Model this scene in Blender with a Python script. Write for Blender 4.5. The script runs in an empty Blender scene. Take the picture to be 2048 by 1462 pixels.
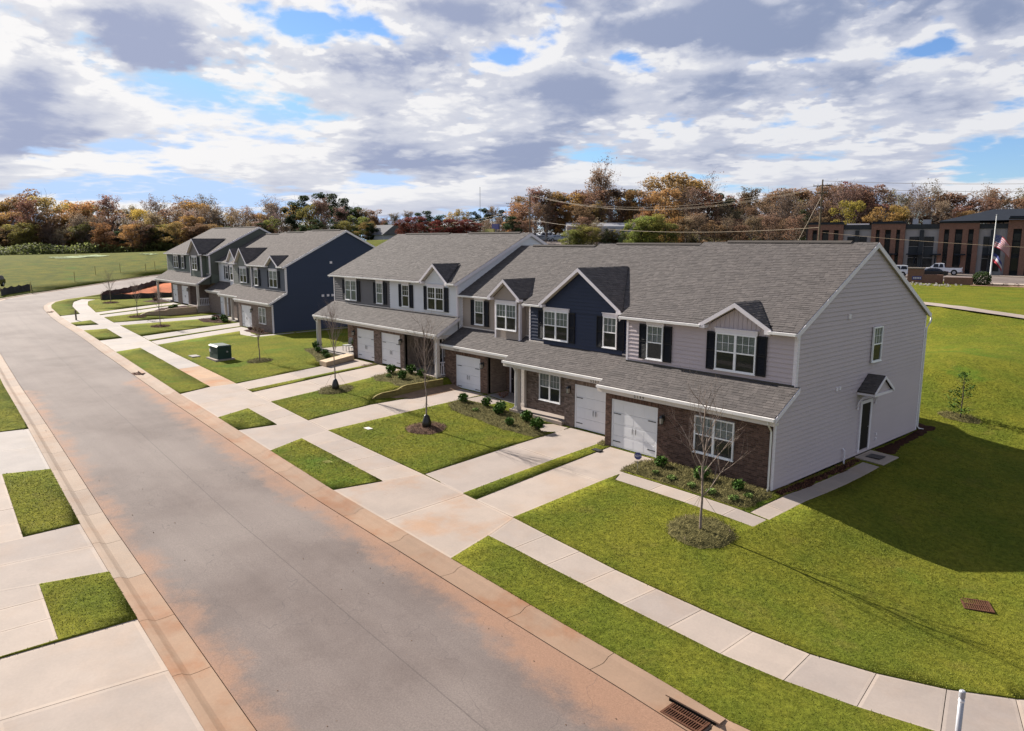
import bpy, math, random
import numpy as np
from mathutils import Vector, Matrix
from mathutils.geometry import delaunay_2d_cdt
rnd = random.Random(7)
nrng = np.random.default_rng(7)
scene = bpy.context.scene
COL = scene.collection
R = math.radians

# ------------------------------------------------------------------ camera
cam_d = bpy.data.cameras.new('camera'); cam = bpy.data.objects.new('camera', cam_d); COL.objects.link(cam)
cam.location = (13.4509, -24.7019, 9.2205)
cam.rotation_euler = (math.pi/2 - 0.169, 0, 0.8506)
cam_d.sensor_width = 36; cam_d.lens = 1469.59/2048*36; cam_d.clip_end = 6000; cam_d.clip_start = .1
scene.camera = cam
# ------------------------------------------------------------------ sun, exposure
SUN_AZ = math.pi + 0.075          # direction towards the sun, in the XY plane
SUN_EL = R(31.0)
sd = bpy.data.lights.new('sun', 'SUN'); sd.energy = 5.0; sd.angle = R(0.53); sd.color = (1.0, .93, .84)
so = bpy.data.objects.new('sun', sd); COL.objects.link(so)
sdir = Vector((math.cos(SUN_AZ)*math.cos(SUN_EL), math.sin(SUN_AZ)*math.cos(SUN_EL), math.sin(SUN_EL)))
so.rotation_euler = sdir.to_track_quat('Z', 'Y').to_euler(); so.location = (-60, 0, 60)
vs = scene.view_settings
vs.view_transform = 'Standard'; vs.look = 'None'; vs.gamma = 1; vs.use_curve_mapping = False; vs.exposure = 1.42
# ------------------------------------------------------------------ world: Nishita sky with clouds
W = bpy.data.worlds.new('World'); scene.world = W; W.use_nodes = True
nt = W.node_tree; nt.nodes.clear()
def N(nt, typ, **kw):
    n = nt.nodes.new(typ)
    for k, v in kw.items():
        if k.startswith('i_'):
            n.inputs[int(k[2:]) if k[2:].isdigit() else k[2:].replace('_', ' ')].default_value = v
        else: setattr(n, k, v)
    return n
def math_n(nt, op, a, b=None, c=None, clamp=False):
    n = nt.nodes.new('ShaderNodeMath'); n.operation = op; n.use_clamp = clamp
    for i, v in enumerate((a, b, c)):
        if v is None: continue
        if isinstance(v, (int, float)): n.inputs[i].default_value = v
        else: nt.links.new(v, n.inputs[i])
    return n.outputs[0]
def smooth(nt, v, a, b, lo=0., hi=1.):
    n = nt.nodes.new('ShaderNodeMapRange'); n.interpolation_type = 'SMOOTHSTEP'
    nt.links.new(v, n.inputs[0]); n.inputs[1].default_value = a; n.inputs[2].default_value = b
    n.inputs[3].default_value = lo; n.inputs[4].default_value = hi
    return n.outputs[0]
def mixc(nt, f, a, b, typ='MIX'):
    n = nt.nodes.new('ShaderNodeMix'); n.data_type = 'RGBA'; n.blend_type = typ
    for i, v in ((0, f), (6, a), (7, b)):
        if isinstance(v, (int, float)): n.inputs[i].default_value = v
        elif isinstance(v, tuple): n.inputs[i].default_value = v if len(v) == 4 else v+(1,)
        else: nt.links.new(v, n.inputs[i])
    return n.outputs[2]
sky = N(nt, 'ShaderNodeTexSky', sky_type='NISHITA', sun_disc=False, sun_elevation=SUN_EL,
        sun_rotation=math.pi/2 - SUN_AZ, altitude=200, air_density=1.0, dust_density=.25, ozone_density=4.5)
bg1 = N(nt, 'ShaderNodeBackground'); bg1.inputs[1].default_value = .050
nt.links.new(mixc(nt, 1.0, mixc(nt, 1.0, sky.outputs[0], (.84, .93, 1.10), 'MULTIPLY'), (3.9, 5.3, 7.6), 'DARKEN'), bg1.inputs[0])
tc = N(nt, 'ShaderNodeTexCoord'); sep = N(nt, 'ShaderNodeSeparateXYZ'); nt.links.new(tc.outputs['Generated'], sep.inputs[0])
SX, SY, SZ = sep.outputs
hyp = math_n(nt, 'SQRT', math_n(nt, 'ADD', math_n(nt, 'MULTIPLY', SX, SX), math_n(nt, 'MULTIPLY', SY, SY)))
az = math_n(nt, 'ARCTAN2', SY, SX); zpos = math_n(nt, 'MAXIMUM', SZ, 0.0)
def cloudvec(dz, a, b, w):
    cb = N(nt, 'ShaderNodeCombineXYZ'); nt.links.new(math_n(nt, 'MULTIPLY', math_n(nt, 'DIVIDE', SX, hyp), a), cb.inputs[0]); nt.links.new(math_n(nt, 'MULTIPLY', math_n(nt, 'DIVIDE', SY, hyp), a), cb.inputs[1])
    lz = math_n(nt, 'LOGARITHM', math_n(nt, 'ADD', zpos, .045+dz), math.e); nt.links.new(math_n(nt, 'ADD', math_n(nt, 'MULTIPLY', lz, b), w), cb.inputs[2]); return cb.outputs[0]
def cloudnoise(vec, sc, det=11, rough=.56, dist=.0):
    n = N(nt, 'ShaderNodeTexNoise'); n.inputs['Scale'].default_value = sc; n.inputs['Detail'].default_value = det
    n.inputs['Roughness'].default_value = rough; n.inputs['Distortion'].default_value = dist
    nt.links.new(vec, n.inputs['Vector']); return n.outputs[0]
CA, CB, CW = 4.4, 2.9, 11.4
def puffs(vec, det):
    n1 = cloudnoise(vec, 1.15, 2.5, .5); n2 = cloudnoise(vec, 3.6, 2, .5); n3 = cloudnoise(vec, 8.5, det, .55); n4 = cloudnoise(vec, 1.9, 10, .6)
    b2 = math_n(nt, 'ABSOLUTE', math_n(nt, 'SUBTRACT', n2, .5)); b3 = math_n(nt, 'ABSOLUTE', math_n(nt, 'SUBTRACT', n3, .5))
    v = math_n(nt, 'ADD', math_n(nt, 'MULTIPLY', n1, .80), math_n(nt, 'MULTIPLY', n4, .24))
    return math_n(nt, 'ADD', v, math_n(nt, 'SUBTRACT', .035, math_n(nt, 'ADD', math_n(nt, 'MULTIPLY', b2, .42), math_n(nt, 'MULTIPLY', b3, .20))))
v0 = cloudvec(0, CA, CB, CW); vup = cloudvec(.012, CA, CB, CW); vup2 = cloudvec(.030, CA, CB, CW)
A0 = puffs(v0, 5); A1 = puffs(vup, 3); A2 = math_n(nt, 'ADD', math_n(nt, 'MULTIPLY', cloudnoise(vup2, 1.15, 2.5, .5), .86), math_n(nt, 'MULTIPLY', cloudnoise(vup2, 2.4, 3, .5), .16))
fine = cloudnoise(v0, 5.5, 8, .62, .3)
bias = None       # where this sky has its banks and its gaps: (azimuth, z, widths, amount)
for a0, z0, sa, sz, am in [(2.662, 0.257, 0.111, 0.026, -0.16), (2.526, 0.277, 0.075, 0.009, 0.05), (2.437, 0.275, 0.076, 0.018, 0.1), (2.418, 0.223, 0.045, 0.014, -0.1), (2.277, 0.227, 0.038, 0.014, -0.1), (2.252, 0.248, 0.044, 0.016, 0.12), (2.096, 0.244, 0.156, 0.031, 0.12), (2.038, 0.209, 0.152, 0.008, -0.1), (1.909, 0.218, 0.02, 0.022, -0.08), (1.867, 0.22, 0.028, 0.028, 0.1), (2.973, 0.23, 0.071, 0.028, 0.1), (2.858, 0.206, 0.062, 0.016, 0.08), (2.615, 0.219, 0.079, 0.025, 0.14), (2.943, 0.159, 0.07, 0.031, 0.12), (2.808, 0.142, 0.06, 0.025, 0.1), (2.502, 0.194, 0.038, 0.034, 0.04), (2.244, 0.18, 0.193, 0.029, 0.1), (1.955, 0.164, 0.12, 0.026, 0.1), (2.34, 0.194, 0.052, 0.023, 0.05), (2.437, 0.097, 0.226, 0.019, 0.08), (2.81, 0.113, 0.132, 0.017, 0.06), (1.9, 0.117, 0.04, 0.011, -0.06), (2.242, 0.108, 0.195, 0.024, 0.06), (2.803, 0.049, 0.067, 0.006, -0.05), (2.927, 0.229, 0.015, 0.01, -0.06)]:
    da = math_n(nt, 'DIVIDE', math_n(nt, 'SUBTRACT', az, a0), sa*1.1); dz_ = math_n(nt, 'DIVIDE', math_n(nt, 'SUBTRACT', SZ, z0), sz*1.1)
    e = math_n(nt, 'EXPONENT', math_n(nt, 'MULTIPLY', math_n(nt, 'ADD', math_n(nt, 'MULTIPLY', da, da), math_n(nt, 'MULTIPLY', dz_, dz_)), -1.0))
    e = math_n(nt, 'MULTIPLY', e, am); bias = e if bias is None else math_n(nt, 'ADD', bias, e)
base_c = math_n(nt, 'SUBTRACT', bias, math_n(nt, 'ADD', smooth(nt, SZ, .24, .5, 0, .05), smooth(nt, SZ, .0, .045, .03, 0)))
def dens(a): return math_n(nt, 'ADD', a, base_c)
d0, d1, d2 = dens(A0), dens(A1), dens(A2)
alpha = smooth(nt, d0, .41, .52)
shade = math_n(nt, 'ADD', math_n(nt, 'MULTIPLY', smooth(nt, d1, .43, .70), .45), math_n(nt, 'MULTIPLY', smooth(nt, d2, .44, .76), .66))
shade = math_n(nt, 'ADD', shade, math_n(nt, 'MULTIPLY', math_n(nt, 'SUBTRACT', fine, .5), .60))
shade = math_n(nt, 'ADD', shade, math_n(nt, 'MULTIPLY', math_n(nt, 'SUBTRACT', cloudnoise(v0, 2.6, 6, .6, .2), .5), .6))
rim = smooth(nt, math_n(nt, 'SUBTRACT', d0, d1), -.02, .06)
edge_ = smooth(nt, d0, .66, .50)
shade = math_n(nt, 'SUBTRACT', shade, math_n(nt, 'MULTIPLY', math_n(nt, 'MULTIPLY', rim, edge_), .55), clamp=True)
dotn = N(nt, 'ShaderNodeVectorMath', operation='DOT_PRODUCT'); nt.links.new(tc.outputs['Generated'], dotn.inputs[0]); dotn.inputs[1].default_value = tuple(sdir)
glow = smooth(nt, dotn.outputs['Value'], .35, 1.0)
white = mixc(nt, glow, (.305, .308, .322), (.36, .355, .355)); midc = mixc(nt, glow, (.205, .218, .262), (.27, .275, .30))
dark = mixc(nt, glow, (.104, .126, .186), (.145, .162, .225))
ccol = mixc(nt, smooth(nt, shade, .45, 1.0), mixc(nt, smooth(nt, shade, .0, .5), white, midc), dark)
bg2 = N(nt, 'ShaderNodeBackground'); nt.links.new(ccol, bg2.inputs[0]); bg2.inputs[1].default_value = 1.0
mx = N(nt, 'ShaderNodeMixShader'); nt.links.new(alpha, mx.inputs[0]); nt.links.new(bg1.outputs[0], mx.inputs[1]); nt.links.new(bg2.outputs[0], mx.inputs[2])
wo = N(nt, 'ShaderNodeOutputWorld'); nt.links.new(mx.outputs[0], wo.inputs[0])
W.cycles.sampling_method = 'MANUAL'; W.cycles.sample_map_resolution = 512

# ------------------------------------------------------------------ terrain height
CP = np.array([[-92.0,-8.3,1.05],[-92.0,-12.0,0.99],[-92.0,-20.0,0.99],[-92.0,-30.0,1.15],[-75.0,-8.3,0.75],[-75.0,-12.0,0.69],[-75.0,-20.0,0.69],[-75.0,-30.0,0.85],[-55.0,-8.3,0.35],[-55.0,-12.0,0.29],[-55.0,-20.0,0.29],[-55.0,-30.0,0.45],[-40.0,-8.3,0.21],[-40.0,-12.0,0.15],[-40.0,-20.0,0.15],[-40.0,-30.0,0.31],[-30.0,-8.3,0.09],[-30.0,-12.0,0.03],[-30.0,-20.0,0.03],[-30.0,-30.0,0.19],[-20.0,-8.3,-0.1],[-20.0,-12.0,-0.16],[-20.0,-20.0,-0.16],[-20.0,-30.0,0.0],[-10.0,-8.3,-0.3],[-10.0,-12.0,-0.36],[-10.0,-20.0,-0.36],[-10.0,-30.0,-0.2],[0.0,-8.3,-0.5],[0.0,-12.0,-0.56],[0.0,-20.0,-0.56],[0.0,-30.0,-0.4],[8.0,-8.3,-0.67],[8.0,-12.0,-0.73],[8.0,-20.0,-0.73],[8.0,-30.0,-0.57],[-16.0,0.5,-0.02],[-16.0,14.0,-0.02],[-8.0,0.5,-0.02],[-8.0,14.0,-0.02],[-1.0,0.5,-0.05],[-1.0,14.0,-0.05],[-27.0,2.5,0.6],[-27.0,16.0,0.7],[-40.0,2.5,0.6],[-40.0,16.0,0.7],[-54.0,2.5,0.55],[-54.0,16.0,0.65],[-65.0,2.5,0.6],[-65.0,16.0,0.7],[-75.0,2.5,0.7],[-75.0,16.0,0.8],[-80.0,4.5,1.3],[-80.0,18.0,1.3],[-93.0,4.5,1.4],[-93.0,18.0,1.4],[5.0,0.0,-0.95],[5.0,8.0,-0.7],[8.0,-4.0,-1.2],[4.0,-5.0,-0.7],[12.0,3.0,-1.1],[4.0,14.0,-0.5],[14.0,-9.0,-0.9],[-28.85,116.36,3.58],[-54.91,127.07,5.22],[-29.88,93.58,3.34],[-5.9,47.05,3.2],[-10.33,45.18,3.56],[-2.32,24.82,2.59],[-291.54,11.16,5.07],[-268.73,52.49,4.9],[-161.89,83.16,9.52],[-124.13,110.81,9.51],[-184.57,9.93,4.69],[-95.05,112.98,8.68],[850.0,200.0,7.0],[729.42,650.0,7.0],[400.0,979.42,7.0],[-50.0,1100.0,7.0],[-500.0,979.42,7.0],[-829.42,650.0,7.0],[-950.0,200.0,7.0],[-829.42,-250.0,7.0],[-500.0,-579.42,7.0],[-50.0,-700.0,7.0],[400.0,-579.42,7.0],[729.42,-250.0,7.0],[-130.0,-5.0,1.5],[-110.0,20.0,1.8],[-110.0,-30.0,1.5],[-60.0,40.0,1.5],[-20.0,40.0,1.0],[0.0,-60.0,-1.0],[60.0,-30.0,-2.0],[-100.0,-100.0,1.0],[1.2,0.0,-0.15],[1.2,8.0,-0.14],[1.2,-3.0,-0.22],[1.2,14.0,-0.1],[-24.5,-5.0,0.1],[-10.0,30.0,0.6],[10.0,25.0,0.0]], float)
def _tps():
    P = CP[:, :2]; n = len(P); D = np.linalg.norm(P[:, None]-P[None], axis=2)
    A = np.zeros((n+3, n+3)); A[:n, :n] = D - np.eye(n)*.3; A[:n, n] = 1; A[:n, n+1:] = P; A[n, :n] = 1; A[n+1:, :n] = P.T
    return np.linalg.solve(A, np.r_[CP[:, 2], 0, 0, 0])
_W = _tps()
def sm(t): t = np.clip(t, 0, 1); return t*t*(3-2*t)
def Ga(X, Y):
    X = np.atleast_1d(np.asarray(X, float)); Y = np.atleast_1d(np.asarray(Y, float)); n = len(CP)
    out = np.empty(len(X))
    for i in range(0, len(X), 20000):
        x = X[i:i+20000]; y = Y[i:i+20000]
        out[i:i+20000] = np.hypot(x[:, None]-CP[None, :, 0], y[:, None]-CP[None, :, 1]) @ _W[:n] + _W[n] + x*_W[n+1] + y*_W[n+2]
    for xw, y0, y1, up, dn in ((-23.3, -4.2, -1.2, .22, -.22), (-76.7, -2., 1.5, .2, -.25)):   # yard steps held by the retaining walls
        w = sm((Y-y0)/(y1-y0)) * (1-sm((Y-14)/6))
        out += w*np.where(X < xw, up*(1-sm((xw-X)/5)), dn*(1-sm((X-xw)/4)))
    return out
def G(x, y): return float(Ga([x], [y])[0])

# ------------------------------------------------------------------ materials
MATS = {}
def new_mat(name):
    m = bpy.data.materials.new(name); m.use_nodes = True; t = m.node_tree; t.nodes.clear()
    o = N(t, 'ShaderNodeOutputMaterial'); b = N(t, 'ShaderNodeBsdfPrincipled'); t.links.new(b.outputs[0], o.inputs[0])
    MATS[name] = m; return m, t, b
def pos(t):
    g = N(t, 'ShaderNodeNewGeometry'); return g.outputs['Position']
def noise(t, sc, det=4, rough=.55, vec=None, w=None):
    n = N(t, 'ShaderNodeTexNoise'); n.inputs['Scale'].default_value = sc; n.inputs['Detail'].default_value = det; n.inputs['Roughness'].default_value = rough
    t.links.new(vec if vec is not None else pos(t), n.inputs['Vector']); return n.outputs[0]
def bump(t, b, h, strength=.3, dist=.02):
    n = N(t, 'ShaderNodeBump'); n.inputs['Strength'].default_value = strength; n.inputs['Distance'].default_value = dist
    t.links.new(h, n.inputs['Height']); t.links.new(n.outputs[0], b.inputs['Normal'])
def setc(t, b, c):
    if isinstance(c, tuple): b.inputs['Base Color'].default_value = c if len(c) == 4 else c+(1,)
    else: t.links.new(c, b.inputs['Base Color'])
def scalev(t, v, s):
    n = N(t, 'ShaderNodeMapping'); n.inputs['Scale'].default_value = s; t.links.new(v, n.inputs[0]); return n.outputs[0]
def simple(name, c1, c2=None, sc=3, rough=.7, bs=0, bd=.01, bsc=30, metal=0, spec=None, tint=False):
    if spec is None: spec = .5 if rough < .5 else (.25 if rough < .8 else .04)
    m, t, b = new_mat(name)
    if c2 is None: c2 = tuple(x*.8 for x in c1)
    f = smooth(t, noise(t, sc, 5), .3, .7)
    c = mixc(t, f, c1, c2)
    if tint:
        a = N(t, 'ShaderNodeAttribute', attribute_name='tint')
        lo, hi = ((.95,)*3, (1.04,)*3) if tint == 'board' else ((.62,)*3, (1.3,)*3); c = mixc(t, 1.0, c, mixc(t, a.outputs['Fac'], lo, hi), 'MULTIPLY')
    setc(t, b, c); b.inputs['Roughness'].default_value = rough; b.inputs['Metallic'].default_value = metal
    b.inputs['Specular IOR Level'].default_value = spec
    if bs: bump(t, b, noise(t, bsc, 4), bs, bd)
    return m
# lawn
def lawn_mat(name, a, bcol, c, far=False):
    m, t, b = new_mat(name)
    f = smooth(t, noise(t, .35, 4, .6), .33, .68); f2 = smooth(t, noise(t, 6, 6, .7), .3, .7); f3 = smooth(t, noise(t, .9, 3, .5), .55, .75)
    col = mixc(t, f, a, bcol); col = mixc(t, math_n(t, 'MULTIPLY', f3, .5), col, c)
    col = mixc(t, 1.0, col, mixc(t, f2, (.62, .64, .6), (1.25, 1.22, 1.2)), 'MULTIPLY')
    setc(t, b, col); b.inputs['Roughness'].default_value = .95; b.inputs['Specular IOR Level'].default_value = .02
    col = mixc(t, math_n(t, 'MULTIPLY', smooth(t, noise(t, .22, 5, .65), .56, .70), .55), col, (.050, .105, .012)); setc(t, b, col)
    h = math_n(t, 'ADD', noise(t, 9, 6, .75), math_n(t, 'MULTIPLY', noise(t, 1.6, 3, .6), 1.5)); bump(t, b, h, .55, .09)
    return m
lawn_mat('lawn', (.124, .124, .016), (.082, .100, .013), (.122, .108, .023))
lawn_mat('lawn_field', (.100, .098, .013), (.050, .064, .011), (.135, .098, .026))
# grass blades
m, t, b = new_mat('grass_blade')
a = N(t, 'ShaderNodeAttribute', attribute_name='tint'); f = smooth(t, noise(t, .35, 4, .6), .33, .68)
col = mixc(t, f, (.136, .138, .017), (.096, .116, .014)); f3 = smooth(t, noise(t, .9, 3, .5), .55, .75)
col = mixc(t, math_n(t, 'MULTIPLY', f3, .5), col, (.142, .128, .026))
col = mixc(t, math_n(t, 'MULTIPLY', smooth(t, noise(t, .22, 5, .65), .56, .70), .55), col, (.058, .118, .013)); col = mixc(t, 1.0, col, mixc(t, a.outputs['Fac'], (.82, .84, .8), (1.14, 1.12, 1.1)), 'MULTIPLY'); setc(t, b, col)
b.inputs['Roughness'].default_value = .8; b.inputs['Specular IOR Level'].default_value = .15
# leaves use the object's own colour
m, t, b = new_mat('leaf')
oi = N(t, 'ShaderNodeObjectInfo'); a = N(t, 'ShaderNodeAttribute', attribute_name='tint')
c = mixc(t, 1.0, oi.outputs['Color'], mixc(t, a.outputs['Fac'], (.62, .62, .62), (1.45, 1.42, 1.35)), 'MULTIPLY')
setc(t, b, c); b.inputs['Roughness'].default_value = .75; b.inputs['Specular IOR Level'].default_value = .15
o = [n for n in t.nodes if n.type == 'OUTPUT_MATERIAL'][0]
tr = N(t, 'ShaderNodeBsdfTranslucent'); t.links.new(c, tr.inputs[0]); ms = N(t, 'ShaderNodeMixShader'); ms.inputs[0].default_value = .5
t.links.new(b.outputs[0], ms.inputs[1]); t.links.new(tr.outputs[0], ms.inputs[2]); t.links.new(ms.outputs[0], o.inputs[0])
simple('bark', (.10, .080, .062), (.055, .045, .036), 6, .9, .5, .02, 20)
simple('twig', (.26, .205, .175), (.17, .135, .115), 6, .9)
# concrete, one look for each slab through the object's random value
def concrete(name, base, clay, amt, glob=.0):
    m, t, b = new_mat(name)
    oi = N(t, 'ShaderNodeObjectInfo')
    f = smooth(t, noise(t, .5, 5, .6), .45, .72); fine = noise(t, 14, 5, .65)
    c = mixc(t, math_n(t, 'MULTIPLY', f, amt), base, clay)
    streak = noise(t, .9, 5, .6); at_ = N(t, 'ShaderNodeAttribute', attribute_name='tint')
    c = mixc(t, 1.0, c, mixc(t, smooth(t, at_.outputs['Fac'], .55, .75), (1, 1, 1), (1.13, 1.12, 1.10)), 'MULTIPLY')
    c = mixc(t, 1.0, c, mixc(t, smooth(t, streak, .3, .7), (.93, .93, .93), (1.05, 1.04, 1.03)), 'MULTIPLY')
    c = mixc(t, 1.0, c, mixc(t, oi.outputs['Random'], (.90, .90, .92), (1.07, 1.05, 1.03)), 'MULTIPLY')
    c = mixc(t, 1.0, c, mixc(t, fine, (.88, .88, .88), (1.1, 1.1, 1.1)), 'MULTIPLY')
    setc(t, b, c); b.inputs['Roughness'].default_value = .85; b.inputs['Specular IOR Level'].default_value = .12; bump(t, b, noise(t, 60, 4), .15, .005)
concrete('concrete', (.272, .232, .202), (.27, .195, .140), .35)
concrete('concrete_new', (.270, .245, .225), (.27, .225, .18), .35)
concrete('concrete_stained', (.268, .225, .192), (.275, .170, .105), .75)
concrete('concrete_clay', (.29, .195, .125), (.29, .135, .06), .8)
concrete('gutter_clay', (.235, .160, .110), (.215, .105, .055), .9)
concrete('gutter_pale', (.245, .192, .15), (.23, .15, .10), .7)
# asphalt with clay dust towards the gutters (attribute edge = closeness to the gutter)
m, t, b = new_mat('asphalt')
a = N(t, 'ShaderNodeAttribute', attribute_name='edge'); fine = noise(t, 25, 6, .8); mid = noise(t, .45, 5, .6); broad = noise(t, .12, 3, .5)
c = mixc(t, smooth(t, mid, .3, .7), (.104, .082, .074), (.134, .109, .099))
c = mixc(t, smooth(t, broad, .4, .65), c, (.152, .126, .114))
stk = noise(t, 1.0, 5, .6, scalev(t, pos(t), (.06, 1.1, 1))); c = mixc(t, 1.0, c, mixc(t, smooth(t, stk, .3, .7), (.93, .93, .93), (1.05, 1.05, 1.04)), 'MULTIPLY')
e = math_n(t, 'ADD', a.outputs['Fac'], math_n(t, 'MULTIPLY', math_n(t, 'SUBTRACT', noise(t, .9, 5, .65), .5), 1.1))
c = mixc(t, math_n(t, 'MULTIPLY', smooth(t, e, .45, 1.0), .85), c, (.225, .128, .082))
ac = N(t, 'ShaderNodeAttribute', attribute_name='cross'); sx = math_n(t, 'ABSOLUTE', math_n(t, 'ADD', math_n(t, 'SUBTRACT', ac.outputs['Fac'], .47), math_n(t, 'MULTIPLY', math_n(t, 'SUBTRACT', noise(t, 1.3, 3, .5), .5), .008)))
c = mixc(t, math_n(t, 'MULTIPLY', smooth(t, sx, .0012, .0035, 1, 0), .45), c, (.05, .043, .04))
c = mixc(t, smooth(t, noise(t, 3.2, 5, .7), .70, .78), c, (.24, .205, .18))
vo = N(t, 'ShaderNodeTexVoronoi', feature='DISTANCE_TO_EDGE'); vo.inputs['Scale'].default_value = .18; vo.inputs['Randomness'].default_value = 1
nz = N(t, 'ShaderNodeTexNoise'); nz.inputs['Scale'].default_value = .8; t.links.new(pos(t), nz.inputs['Vector'])
vm = N(t, 'ShaderNodeVectorMath', operation='MULTIPLY_ADD'); t.links.new(nz.outputs['Color'], vm.inputs[0]); vm.inputs[1].default_value = (2.5, 2.5, 2.5); t.links.new(pos(t), vm.inputs[2]); t.links.new(vm.outputs[0], vo.inputs['Vector'])
crack = smooth(t, vo.outputs['Distance'], .0, .0035, 1, 0)
c = mixc(t, math_n(t, 'MULTIPLY', crack, .35), c, (.05, .045, .045))
c = mixc(t, 1.0, c, mixc(t, smooth(t, fine, .3, .7), (.80, .80, .80), (1.18, 1.18, 1.18)), 'MULTIPLY')
setc(t, b, c); b.inputs['Roughness'].default_value = .9; b.inputs['Specular IOR Level'].default_value = .16; bump(t, b, noise(t, 90, 3), .35, .008)
# roofing
m, t, b = new_mat('shingle')
a = N(t, 'ShaderNodeAttribute', attribute_name='tint'); fine = noise(t, 40, 3, .8)
br = N(t, 'ShaderNodeTexNoise'); br.inputs['Scale'].default_value = 3.2; t.links.new(scalev(t, pos(t), (1, 2.2, 2.2)), br.inputs['Vector'])
c = mixc(t, a.outputs['Fac'], (.056, .050, .048), (.090, .080, .076))
c = mixc(t, 1.0, c, mixc(t, br.outputs[0], (.8, .8, .82), (1.2, 1.18, 1.15)), 'MULTIPLY')
c = mixc(t, 1.0, c, mixc(t, fine, (.75, .75, .75), (1.25, 1.25, 1.25)), 'MULTIPLY')
setc(t, b, c); b.inputs['Roughness'].default_value = .92; b.inputs['Specular IOR Level'].default_value = .2; bump(t, b, fine, .3, .006)
m, t, b = new_mat('shingle_far')
bt = N(t, 'ShaderNodeTexBrick'); bt.inputs['Scale'].default_value = 1; bt.inputs['Brick Width'].default_value = .33; bt.inputs['Row Height'].default_value = .145
bt.inputs['Mortar Size'].default_value = .010; bt.inputs['Color1'].default_value = (.074, .066, .063, 1); bt.inputs['Color2'].default_value = (.108, .096, .091, 1); bt.inputs['Mortar'].default_value = (.06, .054, .05, 1)
uv = N(t, 'ShaderNodeAttribute', attribute_name='ruv'); t.links.new(uv.outputs['Vector'], bt.inputs['Vector'])
c = mixc(t, 1.0, bt.outputs['Color'], mixc(t, noise(t, 2.5, 4), (.8, .8, .82), (1.2, 1.18, 1.15)), 'MULTIPLY')
setc(t, b, c); b.inputs['Roughness'].default_value = .92; b.inputs['Specular IOR Level'].default_value = .05
# brick masonry painted only where single bricks are smaller than a few pixels
def brickmat(name, c1, c2, mortar):
    m, t, b = new_mat(name)
    bt = N(t, 'ShaderNodeTexBrick'); bt.inputs['Scale'].default_value = 1; bt.inputs['Brick Width'].default_value = .21; bt.inputs['Row Height'].default_value = .075
    bt.inputs['Mortar Size'].default_value = .008; bt.inputs['Color1'].default_value = c1+(1,); bt.inputs['Color2'].default_value = c2+(1,); bt.inputs['Mortar'].default_value = mortar+(1,)
    s = N(t, 'ShaderNodeSeparateXYZ'); t.links.new(pos(t), s.inputs[0]); cb = N(t, 'ShaderNodeCombineXYZ')
    t.links.new(math_n(t, 'ADD', s.outputs[0], s.outputs[1]), cb.inputs[0]); t.links.new(s.outputs[2], cb.inputs[1]); t.links.new(cb.outputs[0], bt.inputs['Vector'])
    c = mixc(t, 1.0, bt.outputs['Color'], mixc(t, noise(t, 4, 4), (.7, .7, .7), (1.3, 1.3, 1.3)), 'MULTIPLY'); setc(t, b, c)
    b.inputs['Roughness'].default_value = .9; b.inputs['Specular IOR Level'].default_value = .25
brickmat('brick_tan', (.150, .108, .086), (.205, .155, .128), (.21, .175, .155))
brickmat('brick_far_red', (.150, .074, .052), (.185, .092, .066), (.16, .11, .085))
simple('brick_dark', (.128, .078, .060), (.090, .056, .044), 9, .9, .3, .006, 60, tint=True)
simple('brick_taupe', (.165, .118, .094), (.20, .155, .128), 9, .9, .3, .006, 60, tint=True)
simple('brick_brown', (.125, .078, .058), (.155, .102, .078), 9, .9, .3, .006, 60, tint=True)
simple('mortar_dark', (.175, .135, .115), (.14, .11, .095), 12, .95)
simple('mortar_pale', (.17, .14, .12), (.14, .115, .10), 12, .95)
for nm, c in dict(siding_grey=(.43, .365, .375), siding_navy=(.016, .023, .050), siding_tan=(.31, .255, .215), siding_white=(.60, .60, .62),
                  siding_charcoal=(.128, .118, .122), siding_navy_blue=(.026, .037, .068), siding_slate=(.095, .100, .118), siding_sage=(.19, .19, .165),
                  siding_olive=(.085, .09, .075), siding_moss=(.10, .115, .095), siding_taupe=(.17, .145, .13)).items():
    simple(nm, c, tuple(x*.97 for x in c), .6, .6, .05, .002, 90, spec=.3, tint='board')
simple('trim_white', (.66, .61, .63), (.62, .58, .60), 2, .5)
simple('trim_cream', (.56, .50, .45), (.52, .47, .42), 2, .5)
simple('gutter_white', (.66, .64, .62), (.6, .58, .56), 2, .35)
simple('vinyl', (.75, .74, .74), (.70, .69, .69), 2, .4)
simple('shutter_black', (.007, .007, .010), (.010, .010, .013), 4, .55, spec=.2)
simple('door_white', (.66, .66, .67), (.62, .62, .63), 1.2, .4, .04, .003, 30)
simple('door_dark', (.010, .008, .008), (.013, .010, .010), 3, .6, spec=.15)
simple('black_metal', (.015, .015, .016), (.02, .02, .02), 4, .4)
simple('lamp_glass', (.35, .32, .26), (.3, .28, .24), 4, .2)
simple('metal_grey', (.34, .34, .36), (.30, .30, .32), 5, .45, metal=.3)
simple('rust_iron', (.11, .052, .032), (.07, .034, .022), 12, .8, .4, .01, 40, metal=.2)
simple('hollow_dark', (.006, .005, .005), (.008, .006, .006), 3, 1)
simple('blind', (.34, .35, .33), (.29, .30, .285), 1.0, .7)
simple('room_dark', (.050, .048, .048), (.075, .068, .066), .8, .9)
m, t, b = new_mat('glass')
t.nodes.remove(b); o = [n for n in t.nodes if n.type == 'OUTPUT_MATERIAL'][0]
gl = N(t, 'ShaderNodeBsdfGlossy'); gl.inputs['Roughness'].default_value = .03; trn = N(t, 'ShaderNodeBsdfTransparent'); trn.inputs[0].default_value = (.82, .86, .86, 1)
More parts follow.
